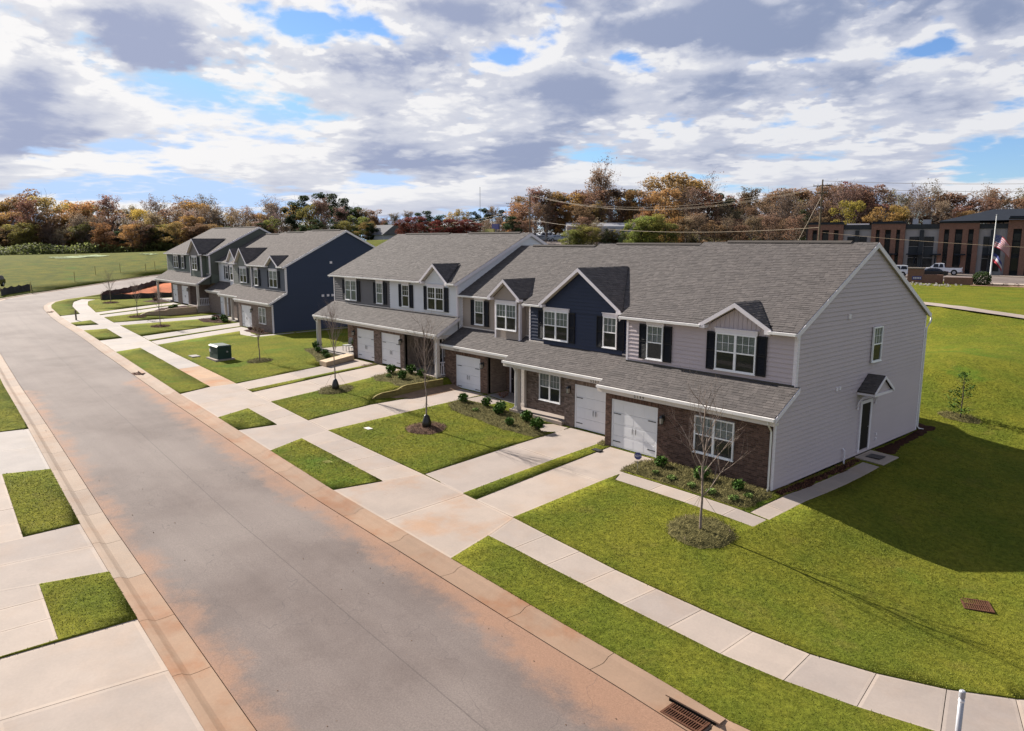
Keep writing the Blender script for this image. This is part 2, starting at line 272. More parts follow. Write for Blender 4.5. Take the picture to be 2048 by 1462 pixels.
fr = N(t, 'ShaderNodeFresnel'); fr.inputs[0].default_value = 1.45; ms = N(t, 'ShaderNodeMixShader')
t.links.new(math_n(t, 'MULTIPLY', fr.outputs[0], .75), ms.inputs[0]); t.links.new(trn.outputs[0], ms.inputs[1]); t.links.new(gl.outputs[0], ms.inputs[2]); t.links.new(ms.outputs[0], o.inputs[0])
simple('dark_glass', (.008, .009, .011), (.012, .013, .015), 1, .12, spec=.3)
simple('pine_straw', (.105, .092, .036), (.055, .050, .020), 5, .95, .9, .06, 14)
simple('pine_straw_red', (.125, .075, .05), (.055, .036, .026), 6, .95, .9, .06, 14)
simple('bark_mulch', (.045, .018, .012), (.022, .010, .008), 6, .95, .9, .05, 14)
simple('straw', (.175, .150, .062), (.09, .082, .032), 5, .9, tint=True)
simple('straw_red', (.20, .125, .085), (.10, .06, .045), 5, .9, tint=True)
simple('clay_soil', (.30, .085, .030), (.20, .060, .026), 1.2, .95, .6, .05, 6)
simple('dry_soil', (.23, .155, .105), (.18, .12, .08), 2, .95, .5, .04, 6)
simple('plant_leaf', (.062, .118, .016), (.036, .078, .012), 6, .8, tint=True, spec=.12)
simple('plant_pale', (.16, .22, .055), (.10, .15, .035), 6, .8, tint=True, spec=.12)
simple('plant_dry', (.19, .085, .05), (.11, .06, .04), 6, .8, tint=True)
simple('wood_wall', (.20, .165, .062), (.15, .12, .045), 3, .8, .3, .01, 12)
simple('wood_pale', (.42, .31, .20), (.36, .26, .17), 3, .75)
simple('pole_wood', (.15, .115, .085), (.10, .08, .06), 3, .9)
simple('wire', (.26, .20, .14), (.22, .17, .12), 3, .6)
simple('box_green', (.018, .042, .032), (.014, .036, .028), 2, .6, spec=.25)
simple('bag_black', (.008, .007, .006), (.015, .011, .009), 5, .35)
simple('silt_fabric', (.018, .018, .020), (.035, .034, .036), 1.5, .6, .6, .04, 5)
simple('sign_blue', (.035, .04, .16), (.035, .04, .16), 2, .4)
simple('office_panel', (.26, .25, .25), (.24, .23, .23), 1, .8)
simple('office_dark', (.040, .044, .048), (.034, .038, .042), 1, .8)
simple('office_roof', (.020, .024, .032), (.017, .02, .027), 1, .8)
simple('car_white', (.62, .63, .66), (.6, .61, .64), 1, .25)
simple('car_black', (.012, .012, .014), (.014, .013, .015), 1, .2)
simple('car_silver', (.30, .32, .35), (.28, .30, .33), 1, .25, metal=.4)
simple('tyre', (.012, .012, .012), (.016, .016, .016), 3, .8)
simple('lens_red', (.35, .02, .02), (.3, .02, .02), 2, .3)
simple('lens_clear', (.6, .6, .6), (.55, .55, .55), 2, .2)
simple('flag_red', (.30, .015, .03), (.26, .015, .03), 2, .7)
simple('flag_white', (.42, .40, .44), (.38, .36, .40), 2, .7)
simple('flag_blue', (.03, .04, .17), (.03, .04, .15), 2, .7)
simple('house_far', (.12, .12, .125), (.10, .10, .11), 1, .8)
simple('shed_white', (.40, .41, .44), (.36, .37, .40), .4, .7)
simple('paint_spray', (.42, .38, .16), (.36, .32, .12), 5, .85)

# ------------------------------------------------------------------ mesh helpers
ORG = {}
class MB:
    def __init__(s): s.v = []; s.f = []; s.t = []; s.uvw = None
    def poly(s, pts, tint=.5):
        n = len(s.v); s.v += [tuple(p) for p in pts]; s.f.append(tuple(range(n, n+len(pts)))); s.t.append(tint); return s
    def box(s, x0, x1, y0, y1, z0, z1, tint=.5):
        n = len(s.v); s.v += [(x0,y0,z0),(x1,y0,z0),(x1,y1,z0),(x0,y1,z0),(x0,y0,z1),(x1,y0,z1),(x1,y1,z1),(x0,y1,z1)]
        for q in ((0,3,2,1),(4,5,6,7),(0,1,5,4),(1,2,6,5),(2,3,7,6),(3,0,4,7)): s.f.append(tuple(n+i for i in q)); s.t.append(tint)
        return s
    def prism(s, a, b, tint=.5):            # two matching outlines joined
        n = len(s.v); k = len(a); s.v += [tuple(p) for p in a]+[tuple(p) for p in b]
        s.f.append(tuple(range(n+k-1, n-1, -1))); s.f.append(tuple(range(n+k, n+2*k))); s.t += [tint, tint]
        for i in range(k):
            j = (i+1) % k; s.f.append((n+i, n+j, n+k+j, n+k+i)); s.t.append(tint)
        return s
    def slab(s, pts, d, tint=.5):           # outline pushed along vector d
        return s.prism(pts, [(p[0]+d[0], p[1]+d[1], p[2]+d[2]) for p in pts], tint)
    def tube(s, path, r, n=6, tint=.5, cap=True):
        rs = r if isinstance(r, (list, tuple)) else [r]*len(path); base = len(s.v); P = [Vector(p) for p in path]
        for i, p in enumerate(P):
            d = (P[min(i+1, len(P)-1)]-P[max(i-1, 0)]).normalized()
            a = d.cross(Vector((0, 0, 1))) if abs(d.z) < .95 else d.cross(Vector((1, 0, 0)))
            a.normalize(); b = d.cross(a)
            for k in range(n):
                th = 2*math.pi*k/n; s.v.append(tuple(p+(a*math.cos(th)+b*math.sin(th))*rs[i]))
        for i in range(len(P)-1):
            for k in range(n):
                s.f.append((base+i*n+k, base+i*n+(k+1) % n, base+(i+1)*n+(k+1) % n, base+(i+1)*n+k)); s.t.append(tint)
        if cap:
            s.f.append(tuple(base+k for k in range(n))[::-1]); s.f.append(tuple(base+(len(P)-1)*n+k for k in range(n))); s.t += [tint, tint]
        return s
    def mesh(s, name, mat, off=(0, 0, 0), smooth_=False):
        me = bpy.data.meshes.new(name); V = np.array(s.v, float)-np.array(off) if len(s.v) else np.zeros((0, 3))
        me.from_pydata(V.tolist(), [], s.f)
        at = me.attributes.new('tint', 'FLOAT', 'FACE'); at.data.foreach_set('value', np.array(s.t, np.float32))
        me.materials.append(MATS[mat] if isinstance(mat, str) else mat)
        if smooth_: me.polygons.foreach_set('use_smooth', [True]*len(me.polygons))
        me.update(); return me
def link(o, parent=None):
    COL.objects.link(o)
    if parent is not None: o.parent = parent
    return o
def thing(name, label, cat, loc=(0, 0, 0), group=None, rotz=0):
    o = bpy.data.objects.new(name, None); o.empty_display_size = .2; o.location = loc; o.rotation_euler[2] = rotz
    link(o); o['label'] = label; o['category'] = cat
    if group: o['group'] = group
    ORG[o.name] = tuple(loc); return o
def org(o):
    return ORG[o.name]
def part(name, mb, mat, parent, label=None, kind=None, sm_=False):
    """world-coordinate mesh as a child (or grandchild) of a thing"""
    of = org(parent); me = mb.mesh(name, mat, of, sm_); o = bpy.data.objects.new(name, me); link(o, parent); ORG[o.name] = of
    if label: o['label'] = label
    if kind: o['kind'] = kind
    return o
def single(name, mb, mat, label, cat, group=None, org_=None, sm_=False):
    c = org_ if org_ is not None else tuple(np.array(mb.v).mean(0)[:2])+(min(v[2] for v in mb.v),)
    me = mb.mesh(name, mat, c, sm_); o = bpy.data.objects.new(name, me); o.location = c; link(o); ORG[o.name] = c
    o['label'] = label; o['category'] = cat
    if group: o['group'] = group
    return o
def struct(name, mb, mat, kind='structure', parent=None, sm_=False, label=None):
    me = mb.mesh(name, mat, (0, 0, 0), sm_); o = bpy.data.objects.new(name, me); link(o, parent); ORG[o.name] = (0, 0, 0)
    if parent is None: o['kind'] = kind
    if label: o['label'] = label
    return o
def inst(name, me, parent, loc, rotz=0, rot=None):
    """shared-mesh child placed at a world position"""
    o = bpy.data.objects.new(name, me); link(o, parent); of = org(parent) if parent is not None else (0, 0, 0)
    o.location = (loc[0]-of[0], loc[1]-of[1], loc[2]-of[2]); o.rotation_euler = rot if rot else (0, 0, rotz); ORG[o.name] = tuple(loc); return o
def inpoly(x, y, P):
    x = np.asarray(x); y = np.asarray(y); c = np.zeros(x.shape, bool); n = len(P); j = n-1
    for i in range(n):
        xi, yi = P[i]; xj, yj = P[j]
        if yi != yj: c ^= ((yi > y) != (yj > y)) & (x < (xj-xi)*(y-yi)/(yj-yi)+xi)
        j = i
    return c

# ------------------------------------------------------------------ paving
PAVED = []            # outlines cut out of the lawn
def ccw(P):
    a = sum(P[i][0]*P[(i+1) % len(P)][1]-P[(i+1) % len(P)][0]*P[i][1] for i in range(len(P)))
    return P if a > 0 else P[::-1]
def inset(P, d):
    P = ccw(P); n = len(P); out = []
    for i in range(n):
        p0, p1, p2 = Vector(P[i-1]), Vector(P[i]), Vector(P[(i+1) % n])
        a = (p1-p0).normalized(); b = (p2-p1).normalized(); na = Vector((-a.y, a.x)); nb = Vector((-b.y, b.x))
        k = na+nb; k = k/max(.25, k.length_squared)*2; out.append((p1.x+k.x*d, p1.y+k.y*d))
    return out
def slab(P, mat, parent, off=-.015, thick=.12, gap=.008, cut=True, name='paving_slab', border=.07, z=None):
    P = ccw([(p[0], p[1]) for p in P])
    if cut: PAVED.append(P)
    A = inset(P, gap); B = inset(P, gap+border); h = rnd.uniform(-.003, .003)
    f = (lambda x, y: z) if z is not None else (lambda x, y: G(x, y)+off+h)
    mb = MB(); n = len(A)
    ta = [(x, y, f(x, y)) for x, y in A]; tb = [(x, y, f(x, y)) for x, y in B]
    c = (sum(p[0] for p in B)/n, sum(p[1] for p in B)/n); tcn = (c[0], c[1], sum(p[2] for p in tb)/n)
    for i in range(n):
        j = (i+1) % n
        mb.poly([ta[i], ta[j], tb[j], tb[i]], .85); mb.poly([tb[i], tb[j], tcn], .5)
        mb.poly([(ta[i][0], ta[i][1], ta[i][2]-thick), (ta[j][0], ta[j][1], ta[j][2]-thick), ta[j], ta[i]], .3)
    o = bpy.data.objects.new(name, mb.mesh(name, mat)); link(o, parent); ORG[o.name] = (0, 0, 0)
    if parent is None: o['kind'] = 'structure'
    return o
def croot(name):
    """a setting object that carries its slabs"""
    o = bpy.data.objects.new(name, None); link(o); o['kind'] = 'structure'; ORG[o.name] = (0, 0, 0); return o
def lerp(a, b, t): return tuple(a[i]+(b[i]-a[i])*t for i in range(len(a)))

SWB = [((13.5,-1.5),(15,-4.5)),((11.2,-4.3),(12.4,-6.8)),((9.74,-6.1),(10.6,-8.35)),((8.58,-7.2),(9.1,-9.1)),((7.62,-7.82),(7.95,-9.55)),((6.61,-8.27),(6.8,-9.87)),((5.28,-8.52),(5.4,-10.08)),((3.77,-8.63),(3.75,-10.18)),((1.62,-8.71),(1.54,-10.15)),((0,-8.73),(-.06,-10.15)),((-3,-8.64),(-3.04,-10.12)),((-4.89,-8.52),(-4.36,-10.12)),((-10.86,-8.25),(-11.27,-9.95)),((-19.2,-8.14),(-18.9,-9.75)),((-26.65,-7.86),(-26.2,-9.45)),((-33,-7.49),(-33.2,-9.08)),((-53.4,-6.41),(-52.8,-7.95)),((-60,-5.95),(-60,-7.55)),((-68.4,-5.5),(-67.7,-7.1)),((-72.3,-5.4),(-71.4,-7.0)),((-77,-5.2),(-75.3,-6.9)),((-82.25,-4.9),(-82,-6.6)),((-91.6,-3.8),(-91.1,-5.6)),((-96.8,-2.7),(-97.3,-4.3)),((-99.0,-1.2),(-100.9,-2.6))]
def sw_at(x, pairs=SWB):
    """pair of sidewalk edge points near a given X (of the back edge)"""
    for (b0, f0), (b1, f1) in zip(pairs, pairs[1:]):
        if (b0[0]-x)*(b1[0]-x) <= 0:
            t = (x-b0[0])/(b1[0]-b0[0]); return lerp(b0, b1, t), lerp(f0, f1, t)
    return pairs[-1]
def run_sidewalk(name, spans, matf, pairs=SWB):
    root = croot(name)
    for xa, xb in spans:
        pts = [p for p in pairs if xb < p[0][0] < xa]
        pts = [sw_at(xa, pairs)]+pts+[sw_at(xb, pairs)]
        cum = [0]
        for p, q in zip(pts, pts[1:]):
            m0 = ((p[0][0]+p[1][0])/2, (p[0][1]+p[1][1])/2); m1 = ((q[0][0]+q[1][0])/2, (q[0][1]+q[1][1])/2)
            cum.append(cum[-1]+math.dist(m0, m1))
        L = cum[-1]; n = max(1, round(L/1.54))
        def at(s):
            for i in range(len(cum)-1):
                if s <= cum[i+1]+1e-6:
                    t = (s-cum[i])/(cum[i+1]-cum[i]); return lerp(pts[i][0], pts[i+1][0], t), lerp(pts[i][1], pts[i+1][1], t)
            return pts[-1]
        for k in range(n):
            p, q = at(L*k/n), at(L*(k+1)/n); slab([p[0], q[0], q[1], p[1]], matf((p[0][0]+q[0][0])/2), root)
    return root
def swmat(x): return 'concrete' if x > -33 else ('concrete_clay' if x > -41 else ('concrete_new' if x > -101 else 'concrete'))
run_sidewalk('sidewalk', [(13.5,-4.89),(-10.86,-19.25),(-21.72,-26.65),(-33.0,-53.4),(-60.0,-68.4),(-72.3,-77.0),(-82.25,-99.0)], swmat)

CURB_R = [(30,-2.5),(18,-4.2),(14.5,-7.4),(11.5,-10.0),(9.2,-11.3),(7.4,-11.95),(6.0,-12.13),(3.87,-12.08),(-3.83,-12.04),(-11.67,-11.93),(-17.97,-11.69),(-25.3,-11.4),(-32.4,-11.13),(-52,-10.0),(-59.6,-9.52),(-68,-9.12),(-74.2,-9.0),(-81.2,-8.7),(-91,-7.85),(-95,-7.2),(-99.1,-6.0),(-102.1,-4.2),(-104.6,-1.8),(-109.6,2.6),(-115,6.6),(-121,10.5),(-125,16),(-127,24),(-128,40)]
CURB_L = [(30,-20.9),(8,-20.75),(-.68,-20.54),(-14,-20.1),(-21.2,-19.75),(-29,-19.38),(-42,-18.8),(-55,-18.1),(-70,-17.3),(-85,-16.2),(-95,-15),(-103,-13.2),(-109.3,-10.9),(-116.5,-6.3),(-124.6,1.2),(-131,9.6),(-134,16),(-136,26),(-137,42)]
def resample(P, step, x_lo=None):
    out = [P[0]]; rem = step
    for a, b in zip(P, P[1:]):
        d = math.dist(a, b); s = rem
        while s <= d: out.append(lerp(a, b, s/d)); s += step
        rem = s-d
    return out
def offs(P, d):
    out = []
    for i, p in enumerate(P):
        a = Vector(P[max(0, i-1)]); b = Vector(P[min(len(P)-1, i+1)]); t = (b-a).normalized(); out.append((p[0]-t.y*d, p[1]+t.x*d))
    return out
PROF = [(0, .0), (.10, .0), (.20, -.014), (.30, -.075), (.38, -.112), (.55, -.110), (.84, -.088)]
inlets = [(5.33, -12.1, 1.0), (-41.3, -10.6, 1.0), (-86.9, -8.25, 1.0)]
def curb(name, P, side, matf):
    root = croot(name); Q = resample(P, 1.0); D = [offs(Q, side*d) for d, _ in PROF]
    for i in range(0, len(Q)-1, 3):
        j = min(i+3, len(Q)-1)
        if Q[i][0] > 24: continue
        mb = MB(); rows = []
        for k in range(i, j+1):
            p = list(Q[k]); g = .008 if k == i else (-.008 if k == j else 0)
            tt = (Vector(Q[min(k+1, len(Q)-1)])-Vector(Q[k-1 if k else 0])).normalized()
            rows.append([(D[m][k][0]+tt.x*g, D[m][k][1]+tt.y*g, G(Q[k][0], Q[k][1])+dz) for m, (_, dz) in enumerate(PROF)])
        base = len(mb.v); W_ = len(PROF)
        for r in rows: mb.v += r+[(r[0][0], r[0][1], r[0][2]-.2), (r[-1][0], r[-1][1], r[-1][2]-.2)]
        for a in range(len(rows)-1):
            o0 = base+a*(W_+2); o1 = o0+W_+2
            idx = [W_]+list(range(W_))+[W_+1]
            for q in range(len(idx)-1):
                f = (o0+idx[q], o0+idx[q+1], o1+idx[q+1], o1+idx[q]); mb.f.append(f if side < 0 else f[::-1]); mb.t.append(.5)
        o = bpy.data.objects.new('curb_segment', mb.mesh('curb_segment', matf(Q[i][0]))); link(o, root); ORG[o.name] = (0, 0, 0)
    return root
curb('curb', CURB_R, +1, lambda x: 'gutter_clay' if x > -33 else 'gutter_pale')
curb('curb', CURB_L, -1, lambda x: 'gutter_pale' if x < -6 else 'gutter_clay')
# street surface between the gutters
Rq = resample(offs(CURB_R, .868), 1.0); Lq0 = offs(CURB_L, -.862)
def nearest_on(P, p):
    best = None
    for a, b in zip(P, P[1:]):
        A = Vector(a); B = Vector(b); t = max(0, min(1, (Vector(p)-A).dot(B-A)/(B-A).length_squared)); q = A+(B-A)*t; d = (q-Vector(p)).length
        if best is None or d < best[0]: best = (d, (q.x, q.y))
    return best
mb = MB(); edge = []; rows = []
nx = 26
for k, p in enumerate(Rq):
    u = k/(len(Rq)-1)
    q = nearest_on(Lq0, p)[1]
    if k and p[0] > 10: q = (p[0]+2, -19.9)
    row = []
    for i in range(nx+1):
        t = i/nx; x, y = lerp(p, q, t); w = math.dist(p, q)
        e = max(0, 1-(t*w)/2.3)+max(0, 1-((1-t)*w)/1.9)*.85
        if p[0] > -2: e += .35*sm((p[0]+2)/8)*max(0, 1-(t*w)/7)
        e *= (1.0 if p[0] > -40 else .45); row.append((x, y, e, .045*math.sin(math.pi*t)))
    rows.append(row)
flat = [v for r in rows for v in r]; Z = Ga([v[0] for v in flat], [v[1] for v in flat])
mb.v = [(v[0], v[1], z-.088+v[3]) for v, z in zip(flat, Z)]
for a in range(len(rows)-1):
    for i in range(nx):
        o0 = a*(nx+1)+i; mb.f.append((o0, o0+1, o0+nx+2, o0+nx+1)[::-1]); mb.t.append(.5)
road = struct('road', mb, 'asphalt', sm_=True)
ax = road.data.attributes.new('cross', 'FLOAT', 'POINT'); ax.data.foreach_set('value', np.array([i/nx for r in rows for i in range(nx+1)], np.float32))
at = road.data.attributes.new('edge', 'FLOAT', 'POINT'); at.data.foreach_set('value', np.array([v[2] for v in flat], np.float32))
PAVED.append(ccw(CURB_R+CURB_L[::-1]))

# aprons where the driveways cross the sidewalk
APR = [((-11.67,-3.83),(-11.27,-4.36),(-10.86,-4.89),'concrete_stained'),((-22.3,-18.0),(-22.0,-18.9),(-21.72,-19.25),'concrete'),((-32.4,-25.3),(-33.2,-26.2),(-33.0,-26.65),'concrete'),
       ((-59.6,-51.96),(-60,-52.8),(-60,-53.4),'concrete_new'),((-71.5,-67.6),(-71.4,-67.7),(-72.3,-68.4),'concrete_new'),((-81.2,-74.2),(-82,-75.3),(-82.25,-77),'concrete_new')]
def at_x(P, x):
    for a, b in zip(P, P[1:]):
        if (a[0]-x)*(b[0]-x) <= 0: return lerp(a, b, (x-a[0])/(b[0]-a[0]))
FR = [p[1] for p in SWB]; BK = [p[0] for p in SWB]
for (c0, c1), (f0, f1), (b0, b1), mt in APR:
    root = croot('driveway_apron'); C0, C1 = at_x(CURB_R, c0), at_x(CURB_R, c1); F0, F1 = at_x(FR, f0), at_x(FR, f1); B0, B1 = at_x(BK, b0), at_x(BK, b1)
    n = 2 if c1-c0 > 5 else 1
    for k in range(n):
        t0, t1 = k/n, (k+1)/n
        P = [lerp(C0, C1, t0)]+([F0] if k == 0 else [])+[lerp(B0, B1, t0), lerp(B0, B1, t1)]+([F1] if k == n-1 else [])+[lerp(C0, C1, t1)]
        slab(P, mt, root, border=.10)
# driveways: (back edge of sidewalk left, right) -> (garage left, right)
DRV = [((-10.82,-8.22),(-7.98,-8.42),(-11.55,1.14),(-8.72,1.14),'concrete','concrete driveway'),
       ((-7.15,-8.46),(-4.92,-8.52),(-7.92,-.04),(-5.28,-.04),'concrete',''),
       ((-21.7,-8.05),(-19.3,-8.14),(-23.15,2.42),(-19.9,2.42),'concrete',''),
       ((-29.9,-7.68),(-26.75,-7.86),(-31.3,2.02),(-28.3,2.02),'concrete',''),
       ((-32.95,-7.5),(-30.75,-7.62),(-34.5,2.02),(-31.85,2.02),'concrete',''),
       ((-56.2,-6.2),(-53.5,-6.4),(-60.5,3.6),(-57.7,3.6),'concrete_new',''),
       ((-60.0,-5.95),(-57.0,-6.15),(-64.2,4.8),(-61.45,4.8),'concrete_new',''),
       ((-72.2,-5.4),(-69.4,-5.5),(-73.0,6.0),(-70.2,6.0),'concrete_new',''),
       ((-79.4,-5.1),(-77.1,-5.2),(-83.0,4.9),(-80.4,4.9),'concrete_new',''),
       ((-82.2,-4.92),(-80.0,-5.05),(-86.4,4.9),(-83.8,4.9),'concrete_new','')]
for a, b_, c, d, mt, _ in DRV:
    root = croot('driveway'); n = 3 if c[1]-a[1] > 9.5 else 2
    cuts = [0]+[(i+1)/n + (.06 if i == 0 else 0) for i in range(n-1)]+[1]
    for t0, t1 in zip(cuts, cuts[1:]):
        P = [lerp(a, c, t0), lerp(b_, d, t0), lerp(b_, d, t1), lerp(a, c, t1)]
        if max(abs(p[0]) for p in P) < 40:      # follow the slope of the yard
            m0, m1 = lerp(P[0], P[3], .5), lerp(P[1], P[2], .5); slab(P, mt, root, border=.09)
        else: slab(P, mt, root, border=.09)
# front walks
root = croot('walkway')
W1o = [(-4.88,-3.22),(-3.2,-3.22),(-1.6,-3.22),(0.0,-3.22),(1.22,-3.22)]; W1i = [(-5.3,-2.3),(-3.2,-2.3),(-1.6,-2.3),(0.0,-2.3),(1.22,-2.3)]
for i in range(4): slab([W1i[i], W1i[i+1], W1o[i+1], W1o[i]], 'concrete', root)
ys = [-2.28, -1.2, .3, 1.9, 3.5, 5.1, 6.7]
for y0, y1 in zip(ys, ys[1:]): slab([(.52,y0),(1.26,y0),(1.26,y1),(.52,y1)], 'concrete', root, off=.0)
slab([(.06,6.9),(1.3,6.9),(1.3,8.5),(.06,8.5)], 'concrete', root, off=.05)
root = croot('walkway'); slab([(-11.9,-.55),(-11.45,.0),(-11.55,1.05),(-12.7,1.0),(-13.2,.35)], 'concrete', root)
root = croot('walkway'); slab([(-19.78,.7),(-17.9,1.0),(-17.7,2.2),(-19.78,2.35)], 'concrete', root); slab([(-19.78,2.4),(-17.7,2.25),(-16.6,2.3),(-16.6,3.98),(-19.78,3.98)], 'concrete_new', root)
root = croot('walkway')
for P in ([(-57.6,2.3),(-54.6,1.2),(-53.0,1.3),(-53.2,2.2),(-54.8,2.3),(-57.6,3.2)], [(-53.1,1.35),(-51.9,1.5),(-51.9,5.5),(-52.6,5.5),(-52.9,2.3)], [(-52.6,5.6),(-51.9,5.6),(-51.9,12),(-52.6,12)]): slab(P, 'concrete_new', root)
root = croot('walkway'); slab([(-69.9,3.5),(-68.0,2.6),(-66.9,3.2),(-67.0,4.3),(-69.9,5.5)], 'concrete_new', root)
# far side of the street
LB = [((12,-22.4),(12,-24.0)),((-.5,-22.25),(-.5,-23.8)),((-6.3,-22.1),(-6.3,-23.62)),((-13.8,-21.75),(-13.8,-23.3)),((-21.9,-21.35),(-21.9,-22.9)),((-29.2,-21.0),(-29.2,-22.5)),((-45,-20.2),(-45,-21.7)),((-70,-18.8),(-70,-20.3)),((-95,-16.6),(-95,-18.1))]
run_sidewalk('sidewalk', [(-10.2,-13.8)][:0]+[(-6.3,-10.2),(-13.8,-21.9),(-29.2,-95)], lambda x: 'concrete' if x > -33 else 'concrete_new', LB)
for (c0, c1), (f0, f1), mt, ends in (((-6.2, 2.4), (-6.25, 1.6), 'concrete', 3), ((-14.1,-9.55), (-13.8,-10.2), 'concrete', 2), ((-29.0,-21.2), (-29.2,-21.9), 'concrete_new', 2)):
    root = croot('driveway_apron'); P0 = at_x(CURB_L, c0); P1 = at_x(CURB_L, c1); a0, a1 = sw_at(f0, LB), sw_at(f1, LB)
    for k in range(ends):
        t0, t1 = k/ends, (k+1)/ends
        slab([lerp(P0, P1, t0), lerp(P0, P1, t1), lerp(a0[1], a1[1], t1), lerp(a0[1], a1[1], t0)], mt, root, border=.11)
        A, B = lerp(a0[1], a1[1], t0), lerp(a0[1], a1[1], t1); slab([A, B, (B[0], -30.5), (A[0], -30.5)], mt, root, border=.09)
# far path, office road and red building pad
PATHP = [(-25.8, 63.3), (-19.6, 59.1), (-13.7, 53.3), (-9.6, 46.6), (-7.5, 46.2), (-5.6, 46.1), (-3.9, 45.9), (-2.0, 45.6)]
PADP = [(-97.3,-.9),(-95.2,7.5),(-94.3,16),(-97,26),(-112,30),(-122,22),(-120.5,13),(-114.5,9),(-108.5,5),(-103.6,.6)]

# ------------------------------------------------------------------ lawn and fields: one sheet with the paving cut out
def cdt_ground():
    pts = []; edges = []
    def loop(P, step=2.5):
        Q = []
        n = len(P)
        for i in range(n):
            a, b_ = P[i], P[(i+1) % n]; k = max(1, int(math.dist(a, b_)/step))
            Q += [lerp(a, b_, j/k) for j in range(k)]
        s = len(pts); pts.extend(Q)
        for i in range(len(Q)): edges.append((s+i, s+(i+1) % len(Q)))
    for P in PAVED: loop(P)
    loop(PADP)
    for xw in (-23.33, -23.27): s = len(pts); pts.extend([(xw, -4.2+j*.58) for j in range(12)]); edges.extend([(s+j, s+j+1) for j in range(11)])
    for xw in (-76.73, -76.67): s = len(pts); pts.extend([(xw, -2+j*.6) for j in range(12)]); edges.extend([(s+j, s+j+1) for j in range(11)])
    def grid(x0, x1, y0, y1, st, skip=None):
        for x in np.arange(x0, x1, st):
            for y in np.arange(y0, y1, st):
                if skip and skip[0] < x < skip[1] and skip[2] < y < skip[3]: continue
                pts.append((x+rnd.uniform(-.3, .3)*st, y+rnd.uniform(-.3, .3)*st))
    A = (-34, 18, -26, 22); grid(*A, .9); B = (-112, 40, -40, 60); grid(*B, 2.6, A); Cc = (-330, 120, -130, 330); grid(*Cc, 11, B); grid(-1700, 1500, -1000, 1700, 75, Cc)
    V, E_, F, *_ = delaunay_2d_cdt([Vector(p) for p in pts], edges, [], 0, 1e-4)
    V = np.array([(v.x, v.y) for v in V]); F = np.array([f for f in F if len(f) == 3])
    c = V[F].mean(1); keep = np.ones(len(F), bool)
    for P in PAVED: keep &= ~inpoly(c[:, 0], c[:, 1], P)
    return V, F[keep], c[keep]
GV, GF, GC = cdt_ground()
GZ = Ga(GV[:, 0], GV[:, 1])
def rough_z(V): return .012*np.sin(V[:, 0]*2.3+1.3*np.sin(V[:, 1]*1.7))*np.sin(V[:, 1]*2.9+.7*np.sin(V[:, 0]*1.9))
GZ = GZ+rough_z(GV)+.012
pad = inpoly(GC[:, 0], GC[:, 1], PADP)
near = (GC[:, 0] > -104) & (GC[:, 1] > -60) & (GC[:, 0] < 70) & (GC[:, 1] < 150) & ~pad
far_ = ~near & ~pad
def sheet(name, mask, mat, dz=0., skirt=True):
    F = GF[mask]; used, inv = np.unique(F, return_inverse=True); F2 = inv.reshape(F.shape); V3 = np.c_[GV[used], GZ[used]+dz]
    verts = V3.tolist(); faces = [tuple(f) for f in F2.tolist()]
    if skirt:
        cnt = {}
        for f in faces:
            for i in range(3):
                e = (f[i], f[(i+1) % 3]); k = tuple(sorted(e)); cnt[k] = None if k in cnt else e
        low = {}
        for k, e in cnt.items():
            if e is None: continue
            for v in e:
                if v not in low: low[v] = len(verts); verts.append([verts[v][0], verts[v][1], verts[v][2]-.16])
            faces.append((e[1], e[0], low[e[0]], low[e[1]]))
    me = bpy.data.meshes.new(name); me.from_pydata(verts, [], faces); me.materials.append(MATS[mat])
    me.polygons.foreach_set('use_smooth', [len(f) == 3 for f in faces]); me.update()
    o = bpy.data.objects.new(name, me); link(o); o['kind'] = 'structure'; ORG[o.name] = (0, 0, 0); return o
sheet('lawn', near, 'lawn'); sheet('field', far_, 'lawn_field'); sheet('bare_clay', pad, 'clay_soil')
mb = MB()
X = np.arange(-150, 41, 3.0); Y = np.arange(-42, 61, 3.0); XX, YY = np.meshgrid(X, Y); ZZ = Ga(XX.ravel(), YY.ravel())-.2
mb.v = np.c_[XX.ravel(), YY.ravel(), ZZ].tolist(); nX = len(X)
for j in range(len(Y)-1):
    for i in range(nX-1): o0 = j*nX+i; mb.f.append((o0, o0+1, o0+nX+1, o0+nX)); mb.t.append(.5)
struct('subsoil', mb, 'dry_soil')

